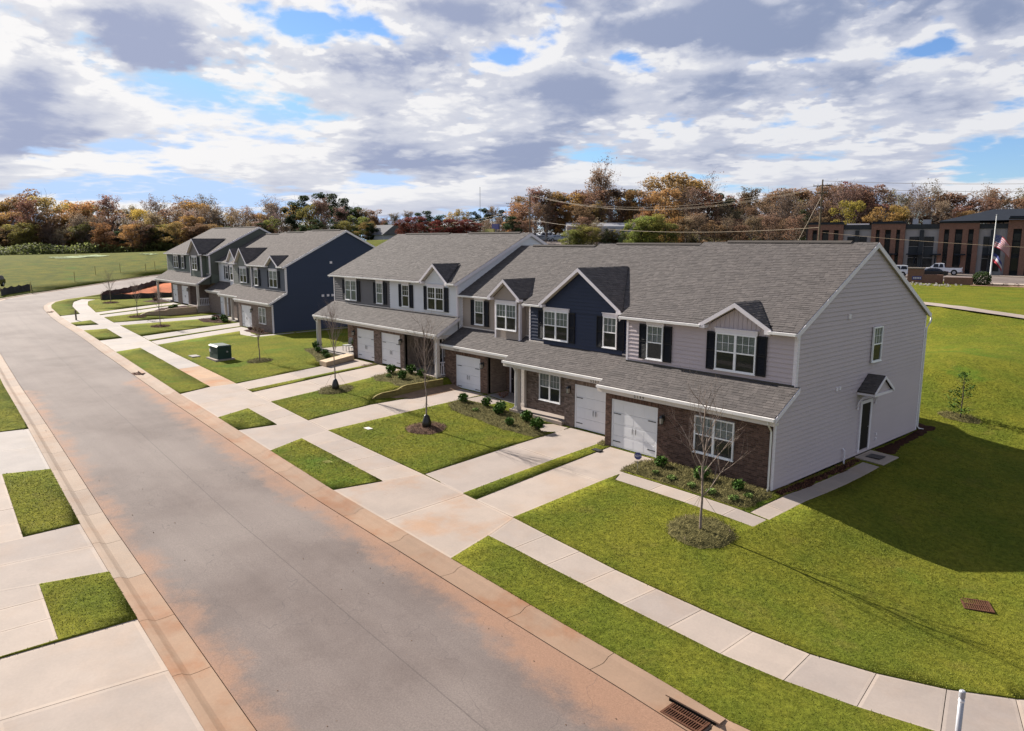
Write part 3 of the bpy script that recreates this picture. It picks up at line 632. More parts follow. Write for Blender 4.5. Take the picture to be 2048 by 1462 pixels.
# mown grass as blades on the lawns nearest the camera
def grass_blades():
    nearm = near & (GC[:, 0] > -40) & (GC[:, 0] < 16) & (GC[:, 1] > -24.5) & (GC[:, 1] < 22)
    F = GF[nearm]; a, b_, c = (np.c_[GV[F[:, i]], GZ[F[:, i]]] for i in range(3))
    ar = .5*np.linalg.norm(np.cross(b_-a, c-a), axis=1)
    d = np.hypot(GC[nearm][:, 0]-13.45, GC[nearm][:, 1]+24.7); dens = 900*np.clip(1.25-d/46, .10, 1)
    cnt = nrng.poisson(ar*dens); idx = np.repeat(np.arange(len(F)), cnt); n = len(idx)
    u = nrng.random(n); v = nrng.random(n); s = u+v > 1; u[s] = 1-u[s]; v[s] = 1-v[s]
    P = a[idx]+(b_-a)[idx]*u[:, None]+(c-a)[idx]*v[:, None]; P[:, 2] -= .01
    th = nrng.random(n)*6.283; hh = nrng.uniform(.012, .034, n); w = nrng.uniform(.008, .017, n)
    lean = nrng.normal(0, .03, (n, 2)); sc = np.clip(d[idx]/16, 1, 2.2); w *= sc
    A = P.copy(); A[:, 0] -= np.cos(th)*w; A[:, 1] -= np.sin(th)*w
    B = P.copy(); B[:, 0] += np.cos(th)*w; B[:, 1] += np.sin(th)*w
    T = P.copy(); T[:, :2] += lean; T[:, 2] += hh
    V = np.stack([A, B, T], 1).reshape(-1, 3)
    me = bpy.data.meshes.new('grass'); me.vertices.add(3*n); me.vertices.foreach_set('co', V.ravel()); me.loops.add(3*n); me.loops.foreach_set('vertex_index', np.arange(3*n, dtype=np.int32))
    me.polygons.add(n); me.polygons.foreach_set('loop_start', np.arange(0, 3*n, 3, dtype=np.int32)); me.update()
    at = me.attributes.new('tint', 'FLOAT', 'FACE'); at.data.foreach_set('value', nrng.random(n).astype(np.float32))
    me.materials.append(MATS['grass_blade']); o = bpy.data.objects.new('grass', me); link(o)
    o['kind'] = 'stuff'; o['label'] = 'short mown yellow-green grass blades on the lawns by the street'; o['category'] = 'grass'
    print('grass blades', n)
grass_blades()

# ------------------------------------------------------------------ house components with shared meshes
CACHE = {}
def cached(key, fn):
    if key not in CACHE: CACHE[key] = fn()
    return CACHE[key]
def window(T, x, y, z, w, h, twin=True, rz=0, blinds=1, header=True, proud=.0, low_blind=0):
    """window in local axes: x along the wall, -y outwards; origin at its lower left corner"""
    def frame():
        m = MB(); f = .055; m.box(0, w, -.075, .0, 0, f); m.box(0, w, -.075, 0, h-f, h); m.box(0, f, -.074, 0, f, h-f); m.box(w-f, w, -.074, 0, f, h-f)
        if twin: m.box(w/2-.05, w/2+.05, -.074, 0, f, h-f)
        m.box(-.03, w+.03, -.10, -.02, -.035, 0)
        return m.mesh('window', 'vinyl')
    x += math.sin(rz)*.038; y -= math.cos(rz)*.038
    o = inst('window', cached(('wf', w, h, twin), frame), T, (x, y, z), rz)
    secs = [(.055, w/2-.05), (w/2+.05, w-.055)] if twin else [(.055, w-.055)]
    c_, s_ = math.cos(rz), math.sin(rz)
    for i, (a, b) in enumerate(secs):
        def rail():
            m = MB(); mz = h*.5; m.box(a, b, -.06, -.02, mz-.028, mz+.028)
            return m.mesh('meeting_rail', 'vinyl')
        def munt():
            m = MB(); z0 = h*.5+.028; z1 = h-.055
            for k in (1, 2): xx = a+(b-a)*k/3; m.box(xx-.008, xx+.008, -.052, -.04, z0, z1)
            m.box(a, b, -.0515, -.0405, (z0+z1)/2-.008, (z0+z1)/2+.008); return m.mesh('muntin', 'vinyl')
        def pane(): m = MB(); m.poly([(a, -.036, .05), (b, -.036, .05), (b, -.036, h-.05), (a, -.036, h-.05)]); return m.mesh('pane', 'glass')
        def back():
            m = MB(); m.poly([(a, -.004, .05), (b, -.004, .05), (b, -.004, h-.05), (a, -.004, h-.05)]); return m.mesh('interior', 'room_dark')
        frac = blinds if i == 0 or blinds == 1 else blinds
        def blind():
            m = MB(); z1 = h-.055; z0 = h*(.5 if frac == 1 else .0)+.05; k = int((z1-z0)/.055)
            for q in range(k): zz = z0+(z1-z0)*q/k; m.poly([(a+.01, -.018, zz), (b-.01, -.018, zz), (b-.01, -.008, zz+.05), (a+.01, -.008, zz+.05)], .5)
            return m.mesh('blind', 'blind')
        for nm, fn in (('meeting_rail', rail), ('muntin', munt), ('pane', pane), ('interior', back)):
            oo = bpy.data.objects.new(nm, cached((nm, w, h, twin, i), fn)); link(oo, o)
        if frac: oo = bpy.data.objects.new('blind', cached(('bl', w, h, twin, i, frac), blind)); link(oo, o)
    if header:
        def hd(): m = MB(); m.box(-.04, w+.04, -.07, .0, h+.002, h+.16); m.box(-.07, w+.07, -.10, .0, h+.16, h+.20); return m.mesh('window_header', 'trim_white')
        inst('window_header', cached(('hd', w, h), hd), T, (x, y, z), rz)
    return o
def shutter(T, x, y, z, w, h):
    def mk():
        m = MB(); f = .045; m.box(0, f, -.05, 0, 0, h); m.box(w-f, w, -.05, 0, 0, h); m.box(f, w-f, -.05, 0, 0, .07); m.box(f, w-f, -.05, 0, h-.07, h); m.box(f, w-f, -.05, 0, h*.5-.03, h*.5+.03); m.box(f, w-f, -.012, 0, .07, h-.07)
        n = int((h-.2)/.055)
        for k in range(n):
            zz = .08+(h-.16)*k/n
            if abs(zz-h*.5) > .05: m.poly([(f, -.044, zz), (w-f, -.044, zz), (w-f, -.014, zz+.045), (f, -.014, zz+.045)])
        return m.mesh('shutter', 'shutter_black')
    return inst('shutter', cached(('sh', w, h), mk), T, (x, y-.025, z))
def garage_door(T, x, y, z, w, h, handles=True, mat='door_white'):
    def fr():
        m = MB(); m.box(-.02, .09, -.02, .06, 0, h+.03); m.box(w-.09, w+.02, -.02, .06, 0, h+.03); m.box(.09, w-.09, -.02, .06, h-.07, h+.03); m.box(.09, w-.09, .05, .06, 0, h-.07)
        return m.mesh('garage_door', 'door_white')
    o = inst('garage_door', cached(('gd', w, h), fr), T, (x, y, z))
    hh = (h-.07)/4
    def pan():
        m = MB(); m.box(.092, w-.092, .0, .05, .004, hh-.006)
        for k in range(4):
            a = .12+(w-.24)*k/4; b = a+(w-.24)/4-.05; m.box(a+.02, b, -.003, 0, .07, hh-.07)
        return m.mesh('door_panel', mat)
    for k in range(4): oo = bpy.data.objects.new('door_panel', cached(('gp', w, h), pan)); link(oo, o); oo.location = (0, 0, hh*k)
    def hinge(): m = MB(); m.box(0, .36, -.02, -.006, -.018, .018); m.prism([(.36, -.02, -.028), (.44, -.02, 0), (.36, -.02, .028)], [(.36, -.006, -.028), (.44, -.006, 0), (.36, -.006, .028)]); return m.mesh('strap_hinge', 'black_metal')
    for q, zz in ((0, hh*.5), (0, hh*2.9)):
        oo = bpy.data.objects.new('strap_hinge', cached('hi', hinge)); link(oo, o); oo.location = (.11, 0, zz)
        o2 = bpy.data.objects.new('strap_hinge', cached('hi', hinge)); link(o2, o); o2.location = (w-.11, 0, zz); o2.rotation_euler[1] = math.pi; 
    def hnd(): m = MB(); m.tube([(0, -.02, 0), (.035, -.06, .05), (.035, -.06, .20), (0, -.02, .25)], .016, 5); return m.mesh('pull_handle', 'black_metal')
    for dx in (-.09, .09): oo = bpy.data.objects.new('pull_handle', cached('hn', hnd)); link(oo, o); oo.location = (w/2+dx, 0, hh*1.45)
    return o
def coach_lamp(T, x, y, z):
    def mk(): m = MB(); m.box(-.05, .05, -.03, 0, -.02, .22); m.tube([(0, -.03, .14), (0, -.13, .22), (0, -.16, .16)], .012, 5); m.prism([(-.09, -.25, .10), (.09, -.25, .10), (.09, -.07, .10), (-.09, -.07, .10)], [(-.03, -.19, .2), (.03, -.19, .2), (.03, -.13, .2), (-.03, -.13, .2)]); m.box(-.07, .07, -.23, -.09, -.16, -.14); 
    def full():
        m = MB(); m.box(-.05, .05, -.03, 0, -.02, .22); m.tube([(0, -.03, .14), (0, -.13, .22), (0, -.16, .16)], .012, 5)
        m.prism([(-.09, -.25, .10), (.09, -.25, .10), (.09, -.07, .10), (-.09, -.07, .10)], [(-.03, -.19, .2), (.03, -.19, .2), (.03, -.13, .2), (-.03, -.13, .2)]); m.box(-.07, .07, -.23, -.09, -.16, -.14)
        for a in (-.07, .06):
            for b in (-.23, -.10): m.box(a, a+.01, b, b+.01, -.14, .10)
        return m.mesh('wall_lamp', 'black_metal')
    o = inst('wall_lamp', cached('lamp', full), T, (x, y, z))
    oo = bpy.data.objects.new('lamp_glass', cached('lg', lambda: MB().box(-.055, .055, -.215, -.105, -.135, .09).mesh('lamp_glass', 'lamp_glass'))); link(oo, o); return o
def porch_post(T, x, y, z0, z1, w=.24, name='porch_post'):
    m = MB(); h = w/2
    for a, b, e in ((z0, z0+.16, .03), (z0+.16, z0+.20, .015), (z0+.20, z1-.16, 0), (z1-.16, z1-.12, .015), (z1-.12, z1, .03)): m.box(x-h-e, x+h+e, y-h-e, y+h+e, a, b-.001)
    return part(name, m, 'trim_cream', T)
def downspout(T, x, y, z1, z0, ytop=None, side=0):
    m = MB(); yt = ytop if ytop is not None else y-.3
    m.tube([(x, yt, z1), (x, yt, z1-.12), (x, y-.06, z1-.45), (x, y-.06, z0+.22), (x, y-.10, z0+.12), (x+.05*side, y-.32, z0+.05)], .042, 4); return part('downspout', m, 'gutter_white', T)

# shingle courses laid on a roof plane: origin O, U along the eave, V up the slope, outline in (u, v)
def shingles(T, O, U, V, P, indiv=0, cam_near=None, thick=.016, expo=.145):
    O, U, V = Vector(O), Vector(U).normalized(), Vector(V).normalized(); Nn = U.cross(V); 
    if Nn.z < 0: Nn = -Nn
    vmin = min(p[1] for p in P); vmax = max(p[1] for p in P); tabs = []
    def span(v):
        us = []
        n = len(P)
        for i in range(n):
            (u0, v0), (u1, v1) = P[i], P[(i+1) % n]
            if (v0-v)*(v1-v) <= 0 and v0 != v1: us.append(u0+(u1-u0)*(v-v0)/(v1-v0))
        return (min(us), max(us)) if len(us) > 1 else None
    nrow = int((vmax-vmin)/expo)
    for r in range(nrow+1):
        va = vmin+r*expo; vb = min(va+expo+.01, vmax)
        s = span(min(va+.002, vmax-.001)); s2 = span(max(vmin+.001, vb-.012))
        if not s or not s2: continue
        u = s[0]-rnd.uniform(0, .2)
        while u < s[1]:
            w = rnd.uniform(.14, .32); a, b = max(u, s[0]), min(u+w-.006, s[1]); a2, b2 = max(u, s2[0]), min(u+w-.006, s2[1])
            if b-a > .02: 
                a2 = min(max(a2, s2[0]), s2[1]); b2 = max(a2, min(b2, s2[1])); t_ = thick*(1.0 if rnd.random() < .55 else .55)
                tabs.append((a, b, a2, b2, va, vb, t_, min(1, max(0, rnd.gauss(.5, .24)))))
            u += w
    def geom(mb, t, c=Vector((0, 0, 0))):
        a, b, a2, b2, va, vb, th, ti = t
        p = [O+U*a+V*va+Nn*th, O+U*b+V*va+Nn*th, O+U*b2+V*vb+Nn*.003, O+U*a2+V*vb+Nn*.003]
        f = [O+U*a+V*va, O+U*b+V*va]
        p = [q-c for q in p]; f = [q-c for q in f]
        mb.poly(p, ti); mb.poly([f[0], f[1], p[1], p[0]], ti*.5); mb.poly([f[0], p[0], p[3]], ti); mb.poly([f[1], p[2], p[1]], ti)
    rest = tabs; 
    if indiv:
        cn = Vector(cam_near)
        tabs.sort(key=lambda t: (O+U*t[0]+V*t[4]-cn).length); rest = tabs[indiv:]
        for t in tabs[:indiv]:
            mb = MB(); geom(mb, t); part('shingle', mb, 'shingle', T)
    mb = MB()
    for t in rest: geom(mb, t)
    if rest: part('shingle_courses', mb, 'shingle', T, kind='stuff')
def roofplane(T, pts, thick=.10, near_=True, name='roof', indiv=0, mat=None):
    """pts: world outline, first two points along the eave. Deck slab plus shingles."""
    P = [Vector(p) for p in pts]; U = (P[1]-P[0]).normalized(); n = None
    for i in range(2, len(P)):
        n = (P[1]-P[0]).cross(P[i]-P[0])
        if n.length > 1e-3: break
    n.normalize()
    if n.z < 0: n = -n
    V = n.cross(U); 
    if V.z < 0: V = -V
    mb = MB(); mb.slab([p-n*.004 for p in P], tuple(-n*thick))
    o = part(name, mb, 'shingle_far', T)
    # roof coordinates for the far material
    at = o.data.attributes.new('ruv', 'FLOAT_VECTOR', 'POINT'); of = Vector(org(T))
    at.data.foreach_set('vector', np.array([((Vector(v.co)+of-P[0]).dot(U), (Vector(v.co)+of-P[0]).dot(V), 0) for v in o.data.vertices], np.float32).ravel())
    if near_: shingles(T, P[0], U, V, [((p-P[0]).dot(U), (p-P[0]).dot(V)) for p in P], indiv, cam.location)
    return o
def boards(T, mat, plane, fixed, out, z0, z1, span, expo=.18, name='siding_board', merge=False, start=None):
    """lap siding: plane 'x' = wall runs along X at Y=fixed, plane 'y' = wall runs along Y at X=fixed; out = +1/-1 outward direction"""
    z = z0; all_ = MB(); k = 0
    while z < z1-.02:
        zt = min(z+expo, z1); a = span(z+.001); b = span(zt-.001)
        if a and b and a[1]-a[0] > .03:
            mb = all_ if merge else MB(); o0 = fixed+out*.036; o1 = fixed+out*.004; ti = rnd.uniform(.3, .7)
            def pt(s, o, zz): return (s, o, zz) if plane == 'x' else (o, s, zz)
            mb.poly([pt(a[0], o0, z), pt(a[1], o0, z), pt(b[1], o1, zt), pt(b[0], o1, zt)], ti)
            mb.poly([pt(a[0], fixed, z), pt(a[1], fixed, z), pt(a[1], o0, z), pt(a[0], o0, z)], 0)  # underside takes the darkest tint: lap shade put into its colour
            for s0, s1 in ((a[0], b[0]), (a[1], b[1])): mb.poly([pt(s0, fixed, z), pt(s0, o0, z), pt(s1, o1, zt), pt(s1, fixed, zt)], ti)
            if not merge: part(name, mb, mat, T)
        z = zt; k += 1
    if merge: part(name, all_, mat, T, kind='stuff')
def bricks(T, matb, matm, x0, x1, y, z0, z1, holes, indiv=0, name='brick', bw=.20, bh=.065, g=.010, soldier=()):
    """running bond on a wall facing -Y; holes = (x0,x1,z0,z1)"""
    L = []; r = 0; z = z0
    while z < z1-.02:
        x = x0-(.105 if r % 2 else 0)
        while x < x1:
            a, b = max(x, x0), min(x+bw, x1)
            segs = [(a, b)]
            for hx0, hx1, hz0, hz1 in holes:
                if z+bh > hz0 and z < hz1:
                    ns = []
                    for s in segs:
                        if s[1] <= hx0 or s[0] >= hx1: ns.append(s)
                        else:
                            if s[0] < hx0: ns.append((s[0], hx0-.003))
                            if s[1] > hx1: ns.append((hx1+.003, s[1]))
                    segs = ns
            for s in segs:
                if s[1]-s[0] > .03: L.append((s[0], s[1], z, min(z+bh, z1), rnd.random()))
            x += bw+g
        z += bh+g; r += 1
    for sx0, sx1, sz0, sz1 in soldier:
        x = sx0
        while x < sx1-.03: L.append((x, x+bh, sz0, sz1, rnd.random())); x += bh+g
    def geom(mb, b, ox=0, oz=0, oy=0):
        x0_, x1_, za, zb, ti = b; p = rnd.uniform(.007, .011)
        A = [(x0_, y, za), (x1_, y, za), (x1_, y, zb), (x0_, y, zb)]; e = .002
        B = [(x0_+e, y-p, za+e), (x1_-e, y-p, za+e), (x1_-e, y-p, zb-e), (x0_+e, y-p, zb-e)]
        mb.poly(B, ti)
        for i in range(4): mb.poly([A[i], A[(i+1) % 4], B[(i+1) % 4], B[i]], ti)
    if indiv: L.sort(key=lambda b: -(b[0])*1.0+abs(b[2]-1.3)*.2)
    for b in L[:indiv]: mb = MB(); geom(mb, b); part('brick', mb, matb, T)
    mb = MB()
    for b in L[indiv:]: geom(mb, b)
    if L[indiv:]: part('brick_courses', mb, matb, T, kind='stuff')
def brick_wall(T, name, x0, x1, y, yb, z0, z1, holes, detail, matb, matm, indiv=0, soldier=()):
    """wall with real openings, front face at y, back at yb"""
    xs = sorted({x0, x1, *[h[0] for h in holes], *[h[1] for h in holes]}); mb = MB()
    for a, b in zip(xs, xs[1:]):
        mid = (a+b)/2; hs = sorted([(h[2], h[3]) for h in holes if h[0] < mid < h[1]]); z = z0
        for c, d in hs:
            if c > z+.01: mb.box(a, b, y, yb, z, c)
            z = d
        if z < z1-.01: mb.box(a, b, y, yb, z, z1)
    part(name, mb, matm if detail else matb, T)
    if detail: bricks(T, detail, matm, x0, x1, y, z0, z1, [h for h in holes]+[s for s in soldier], indiv, soldier=soldier)

PITCH = .525
def gable_roof(T, xc, half, apex, eave, Yf, Hu, ye, near_, mat_face, z0face, battens=False, over=.3, wallY=None, bay=None):
    """cross gable over a front window. eave/apex are heights; Yf = wall face; main roof plane starts (ye,Hu)"""
    yF = Yf-over; yb = ye+(apex-Hu)/PITCH; sl = (apex-eave)/half
    yv = max(yF, ye+(eave-Hu)/PITCH)
    for s in (-1, 1):
        A = (xc+s*half, yF, eave); B = (xc, yF, apex); Cc = (xc, yb, apex); D = (xc+s*half, yv, eave)
        pts = [A, D, Cc, B] if math.dist(A, D) > .05 else [A, Cc, B]
        P = [Vector(p) for p in pts]
        # roof plane with the eave along Y
        n = (Vector(B)-Vector(A)).cross(Vector((0, 1, 0))); n.normalize()
        if n.z < 0: n = -n
        U = Vector((0, 1, 0)); V = n.cross(U)
        if V.z < 0: V = -V
        up = .03
        mb = MB(); mb.slab([p+Vector((0, 0, up)) for p in P], tuple(-n*.09)); o = part('gable_roof', mb, 'shingle_far', T); of = Vector(org(T))
        at = o.data.attributes.new('ruv', 'FLOAT_VECTOR', 'POINT'); at.data.foreach_set('vector', np.array([((Vector(v.co)+of-P[0]).dot(U), (Vector(v.co)+of-P[0]).dot(V), 0) for v in o.data.vertices], np.float32).ravel())
        if near_: shingles(T, P[0]+Vector((0, 0, up+.004)), U, V, [((p-P[0]).dot(U), (p-P[0]).dot(V)) for p in P])
        # rake board
        d = (Vector(B)-Vector(A)); w = .19
        m = MB(); a = Vector(A); b = Vector(B); dn = Vector((0, 0, -w))
        m.prism([a+Vector((0,-.03,up-.01)), b+Vector((0,-.03,up-.01)), b+dn+Vector((0,-.03,up)), a+dn+Vector((0,-.03,up))], [a+Vector((0,.0,up-.01)), b+Vector((0,.0,up-.01)), b+dn+Vector((0,.0,up)), a+dn+Vector((0,.0,up))]); part('rake_board', m, 'trim_white', T)
        m = MB(); m.slab([a+dn*.6, b+dn*.6, b+dn*.6+Vector((0, over, 0)), a+dn*.6+Vector((0, over, 0))], (0, 0, -.02)); part('soffit', m, 'trim_cream', T)
        x_a = xc+s*(half-.02); m = MB(); m.box(min(x_a, x_a-s*.26), max(x_a, x_a-s*.26), yF-.028, Yf, eave-.17, eave-.02); part('eave_return', m, 'trim_white', T)
        base_z = eave-.28; hw = half-.06; zt0 = eave-.1
    m = MB(); hw = half-.14; tri = [(xc-hw, Yf-.02, base_z), (xc+hw, Yf-.02, base_z), (xc+hw, Yf-.02, zt0), (xc, Yf-.02, zt0+hw*sl), (xc-hw, Yf-.02, zt0)]; m.slab(tri, (0, max(.05, yb-Yf), 0)); part('gable_wall', m, mat_face, T)
    if battens:
        k = -int(hw/.2)
        while k*.2 < hw:
            xx = k*.2; zt = zt0+(hw-abs(xx))*sl
            if zt-base_z > .1: part('batten', MB().box(xc+xx-.02, xc+xx+.02, Yf-.038, Yf-.02, base_z, zt), mat_face, T)
            k += 1
    else:
        boards(T, mat_face, 'x', Yf-.02, -1, base_z, zt0+hw*sl, lambda z: (xc-min(hw, hw-(z-zt0)/sl), xc+min(hw, hw-(z-zt0)/sl)), merge=not near_)

def townhouse(S):
    x0, x1, z = S['x0'], S['x1'], S['z']; yb, yu, yk = S['yb'], S['yu'], S['yback']; He, Hs, Hu = z+S.get('He', 2.82), z+S.get('Hs', 3.74), z+S.get('Hu', 5.74)+.08
    yr, zr = S['yr'], S['zr']; near_ = S['near']; bm = S['brickm']; det = S.get('detail')
    T = thing('townhouse', S['label'], 'townhouse', ((x0+x1)/2, yb, z), 'townhouses in the rows along the street')
    sm_ = S['siding']; ye = yu-.3; pitch = (zr-Hu)/(yr-ye); g0, g1 = S['garage']
    zg = z-.45      # foundations reach below grade
    # --- body
    ycore = max(yu, S.get('yp', yb))+.06
    m = MB(); m.box(x0+.01, x1-.01, ycore, yk-.01, zg, Hu-.02); part('wall', m, sm_, T)
    m = MB(); m.slab([(x0+.01, yu+.02, Hu-.02), (x0+.01, yk-.02, Hu-.02), (x0+.01, yr, zr-.14)], (x1-x0-.02, 0, 0)); part('attic_wall', m, sm_, T)
    if ycore > yu+.1: m = MB(); m.box(x0+.01, x1-.01, yu, ycore+.01, He-.05, Hu-.02); part('upper_wall', m, sm_, T)
    else: m = MB(); m.box(x0+.01, x1-.01, yu, ycore, Hs-.9, Hu-.02); part('upper_wall', m, sm_, T)
    # --- brick fronts
    for bx0, bx1, by, byb, holes, sol in S['bricks']:
        holes = [(a, b, c+z if c is not None else zg, d+z) for a, b, c, d in holes]
        brick_wall(T, 'brick_wall', bx0, bx1, by, byb, zg if det else z-.3, He+.02, holes, det, bm, S.get('mortar', 'mortar_dark'), S.get('nbrick', 0) if by == yb else 0,
                   [(a, b, c+z, d+z) for a, b, c, d in sol])
    for q in S.get('sidebrick', ()): part('side_wall', MB().box(*q), q_mat(S), T)
    # --- upper front siding between openings
    boards(T, sm_, 'x', yu, -1, Hs-.05, Hu-.10, lambda zz: (x0+.0, x1-.0), merge=not S.get('boards', True))
    # --- corner trims
    for xx in S.get('corners', ()):
        part('corner_trim', MB().box(xx-(.11 if xx > (x0+x1)/2 else -.0), xx+(.03 if xx > (x0+x1)/2 else .11), yu-.035, yu-.0, Hs-.1, Hu-.1), 'trim_white', T)
    # --- main roof
    ov0 = .22 if S.get('endL') else .03; ov1 = .12 if S.get('endR') else (.10 if S.get('stepR') else .0)
    if S.get('stepL'): ov0 = .22
    xa, xb = x0-ov0, x1+ov1
    gaps = sorted((g[0]-g[1]+.10, g[0]+g[1]-.10) for g in S.get('gables', ())); zu = Hu+(yu-ye)*pitch; segs = []; u_ = xa
    for ga, gb in gaps: segs.append((u_, ga)); u_ = gb
    segs.append((u_, xb))
    roofplane(T, [(xa, yu, zu), (xb, yu, zu), (xb, yr, zr), (xa, yr, zr)], near_=near_, indiv=S.get('nsh', 0))
    for sa, sb in segs: roofplane(T, [(sa, ye, Hu), (sb, ye, Hu), (sb, yu, zu), (sa, yu, zu)], near_=near_, name='roof_eave', thick=.09)
    roofplane(T, [(xb, yk+.3, zr-(yk+.3-yr)*pitch), (xa, yk+.3, zr-(yk+.3-yr)*pitch), (xa, yr, zr), (xb, yr, zr)], near_=False)
    zback = zr-(yk+.3-yr)*pitch
    # ridge vent
    L = xb-xa; m = MB(); m.prism([(xa+L*.16, yr-.16, zr-.02), (xa+L*.16, yr, zr+.075), (xa+L*.16, yr+.16, zr-.02)], [(xb-L*.13, yr-.16, zr-.02), (xb-L*.13, yr, zr+.075), (xb-L*.13, yr+.16, zr-.02)]); part('ridge_vent', m, 'shingle_far', T)
    # eaves, soffit, gutter
    for sa, sb in segs:
        part('fascia', MB().box(sa, sb, ye-.02, ye+.02, Hu-.15, Hu-.025), 'trim_white', T)
        part('soffit', MB().box(sa, sb, ye+.02, yu+.01, Hu-.145, Hu-.13), 'trim_cream', T)
        part('gutter', MB().box(sa+.02, sb-.02, ye-.12, ye-.022, Hu-.125, Hu-.03), 'gutter_white', T)
    # rake boards
    for side, xx, on in ((-1, xa, S.get('endL') or S.get('stepL')), (1, xb, S.get('endR') or S.get('stepR'))):
        if not on: continue
        m = MB(); dd_ = -.012 if (S.get('endR') and side > 0) or (S.get('endL') and side < 0) else -.05; a = Vector((xx, ye, Hu+dd_)); b = Vector((xx, yr, zr+dd_)); c = Vector((xx, yk+.3, zback+dd_)); w = Vector((0, 0, -.21)); t = Vector((side*.025, 0, 0))
        m.prism([a, b, b+w, a+w], [a+t, b+t, b+w+t, a+w+t]); m.prism([b, c, c+w, b+w], [b+t, c+t, c+w+t, b+w+t]); part('rake_board', m, 'trim_white', T)
        wall_x = x1 if side > 0 else x0
        m = MB(); m.slab([(xx, ye, Hu-.15), (xx, yr, zr-.15), (wall_x, yr, zr-.15), (wall_x, ye, Hu-.15)], (0, 0, -.015)); part('soffit', m, 'trim_white', T)
        m = MB(); m.slab([(xx, yr, zr-.15), (xx, yk+.3, zback-.15), (wall_x, yk+.3, zback-.15), (wall_x, yr, zr-.15)], (0, 0, -.015)); part('soffit', m, 'trim_white', T)
    # --- skirt roof
    k0, k1 = S.get('skirt', (x0-(.22 if S.get('endL') or S.get('stepL') else 0), x1+(.2 if S.get('endR') else (.18 if S.get('stepR') else .0)))); yse = yb-.32
    roofplane(T, [(k0, yse, He), (k1, yse, He), (k1, yu, Hs), (k0, yu, Hs)], near_=near_, indiv=0, thick=.08)
    part('flashing', MB().box(x0+.02, x1-.02, yu-.06, yu-.022, Hs-.02, Hs+.05), 'trim_cream' if S.get('lightflash', True) else 'black_metal', T)
    part('fascia', MB().box(k0, k1, yse-.02, yse+.02, He-.32, He-.02), 'trim_cream', T)
    part('frieze', MB().box(k0+.02, k1-.02, yse+.02, yb-.005, He-.31, He-.20), 'trim_cream', T)
    part('gutter', MB().box(k0, k1, yse-.13, yse-.022, He-.135, He-.02), 'gutter_white', T)
    for side, xx, on in ((-1, k0, S.get('endL') or S.get('stepL')), (1, k1, S.get('endR') or S.get('stepR'))):
        if on:
            m = MB(); dd_ = -.012 if (S.get('endR') and side > 0) or (S.get('endL') and side < 0) else -.04; a = Vector((xx, yse, He+dd_)); b = Vector((xx, yu, Hs+dd_)); w = Vector((0, 0, -.19)); t = Vector((side*.025, 0, 0)); m.prism([a, b, b+w, a+w], [a+t, b+t, b+w+t, a+w+t]); part('rake_board', m, 'trim_white', T)
    # --- side walls with lap boards
    def yspan(zz, front):
        lo = front
        if zz > He-.05: lo = max(front, yb-.32+(zz-He)/((Hs-He)/(yu-yb+.32)))
        if zz > Hs-.02: lo = yu
        hi = yk
        if zz > Hu-.15: lo = max(lo, ye+(zz-Hu+.2)/pitch)
        if zz > zback-.15: hi = min(hi, yr+(zr-zz-.2)/pitch)
        return (lo, hi) if hi > lo else None
    if S.get('endR'):
        fr = S.get('sidefront', yb)
        prof = [(fr, zg), (yk, zg), (yk, Hs-.1), (yb, Hs-.1)] 
        m = MB(); m.slab([(x1-.01, fr, zg), (x1-.01, yk, zg), (x1-.01, yk, Hu-.1), (x1-.01, yu, Hu-.1), (x1-.01, yu, Hs-.1), (x1-.01, fr, He-.12)], (-.08, 0, 0)) if fr <= yu else m.slab([(x1-.01, fr, zg), (x1-.01, yk, zg), (x1-.01, yk, Hu-.1), (x1-.01, fr, Hu-.1)], (-.08, 0, 0))
        part('side_wall', m, S.get('sidemat', sm_), T)
        m = MB(); m.slab([(x1-.01, yse+.05, He-.17), (x1-.01, yu+.1, He-.17), (x1-.01, yu+.1, Hs-.1)], (-.06, 0, 0)); part('skirt_cheek', m, S.get('sidemat', sm_), T)
        boards(T, S.get('sidemat', sm_), 'y', x1, 1, z+S.get('sidez0', -.06), zr-.1, lambda zz: yspan(zz, fr), merge=not S.get('boards', True))
        for yy in S.get('sidetrims', (fr, yk)):
            a, b = (yy-.0, yy+.12) if yy < 8 else (yy-.12, yy)
            top = He-.15 if yy == fr and fr < yu else Hu-.12
            part('corner_trim', MB().box(x1-.02, x1+.035, a-.02, b, z-.05, top if yy < 8 else min(top, zback-.1)), 'trim_white', T)
        part('corner_trim', MB().box(x1+.0, x1+.035, yu-.02, yu+.12, Hs-.05, Hu-.12), 'trim_white', T)
    # --- openings
    garage_door(T, g0, S.get('gy', yb+.06), z, g1-g0, 2.2)
    for xx, yy, zz in S.get('lamps', ()): coach_lamp(T, xx, yy, z+zz)
    for xx, yy, zz, w, h, tw, bl, hd in S['windows']: window(T, xx, yy, z+zz, w, h, tw, blinds=bl, header=hd)
    for xx, yy, zz, w, h in S.get('shutters', ()): shutter(T, xx, yy, z+zz, w, h)
    for gx, half, apex, ev, gf, mt, bt in S.get('gables', ()): gable_roof(T, gx, half, z+apex+.04, z+ev+.06, gf, Hu, ye, near_, mt, 0, bt)
    for b in S.get('bays', ()):      # bumped-out bay: x0,x1,yface,z0,z1
        bx0, bx1, by, bz0, bz1 = b; part('bay_wall', MB().box(bx0, bx1, by, yu+.02, z+bz0, z+bz1), sm_, T)
        for xx in (bx0, bx1-.11): part('corner_trim', MB().box(xx-.01, xx+.12, by-.03, by, z+bz0, z+bz1), 'trim_white', T)
        part('corner_trim', MB().box(bx1, bx1+.03, by-.03, by+.10, z+bz0, z+bz1), 'trim_white', T)
    for px, py, pz in S.get('posts', ()): porch_post(T, px, py, z+pz, He-.2)
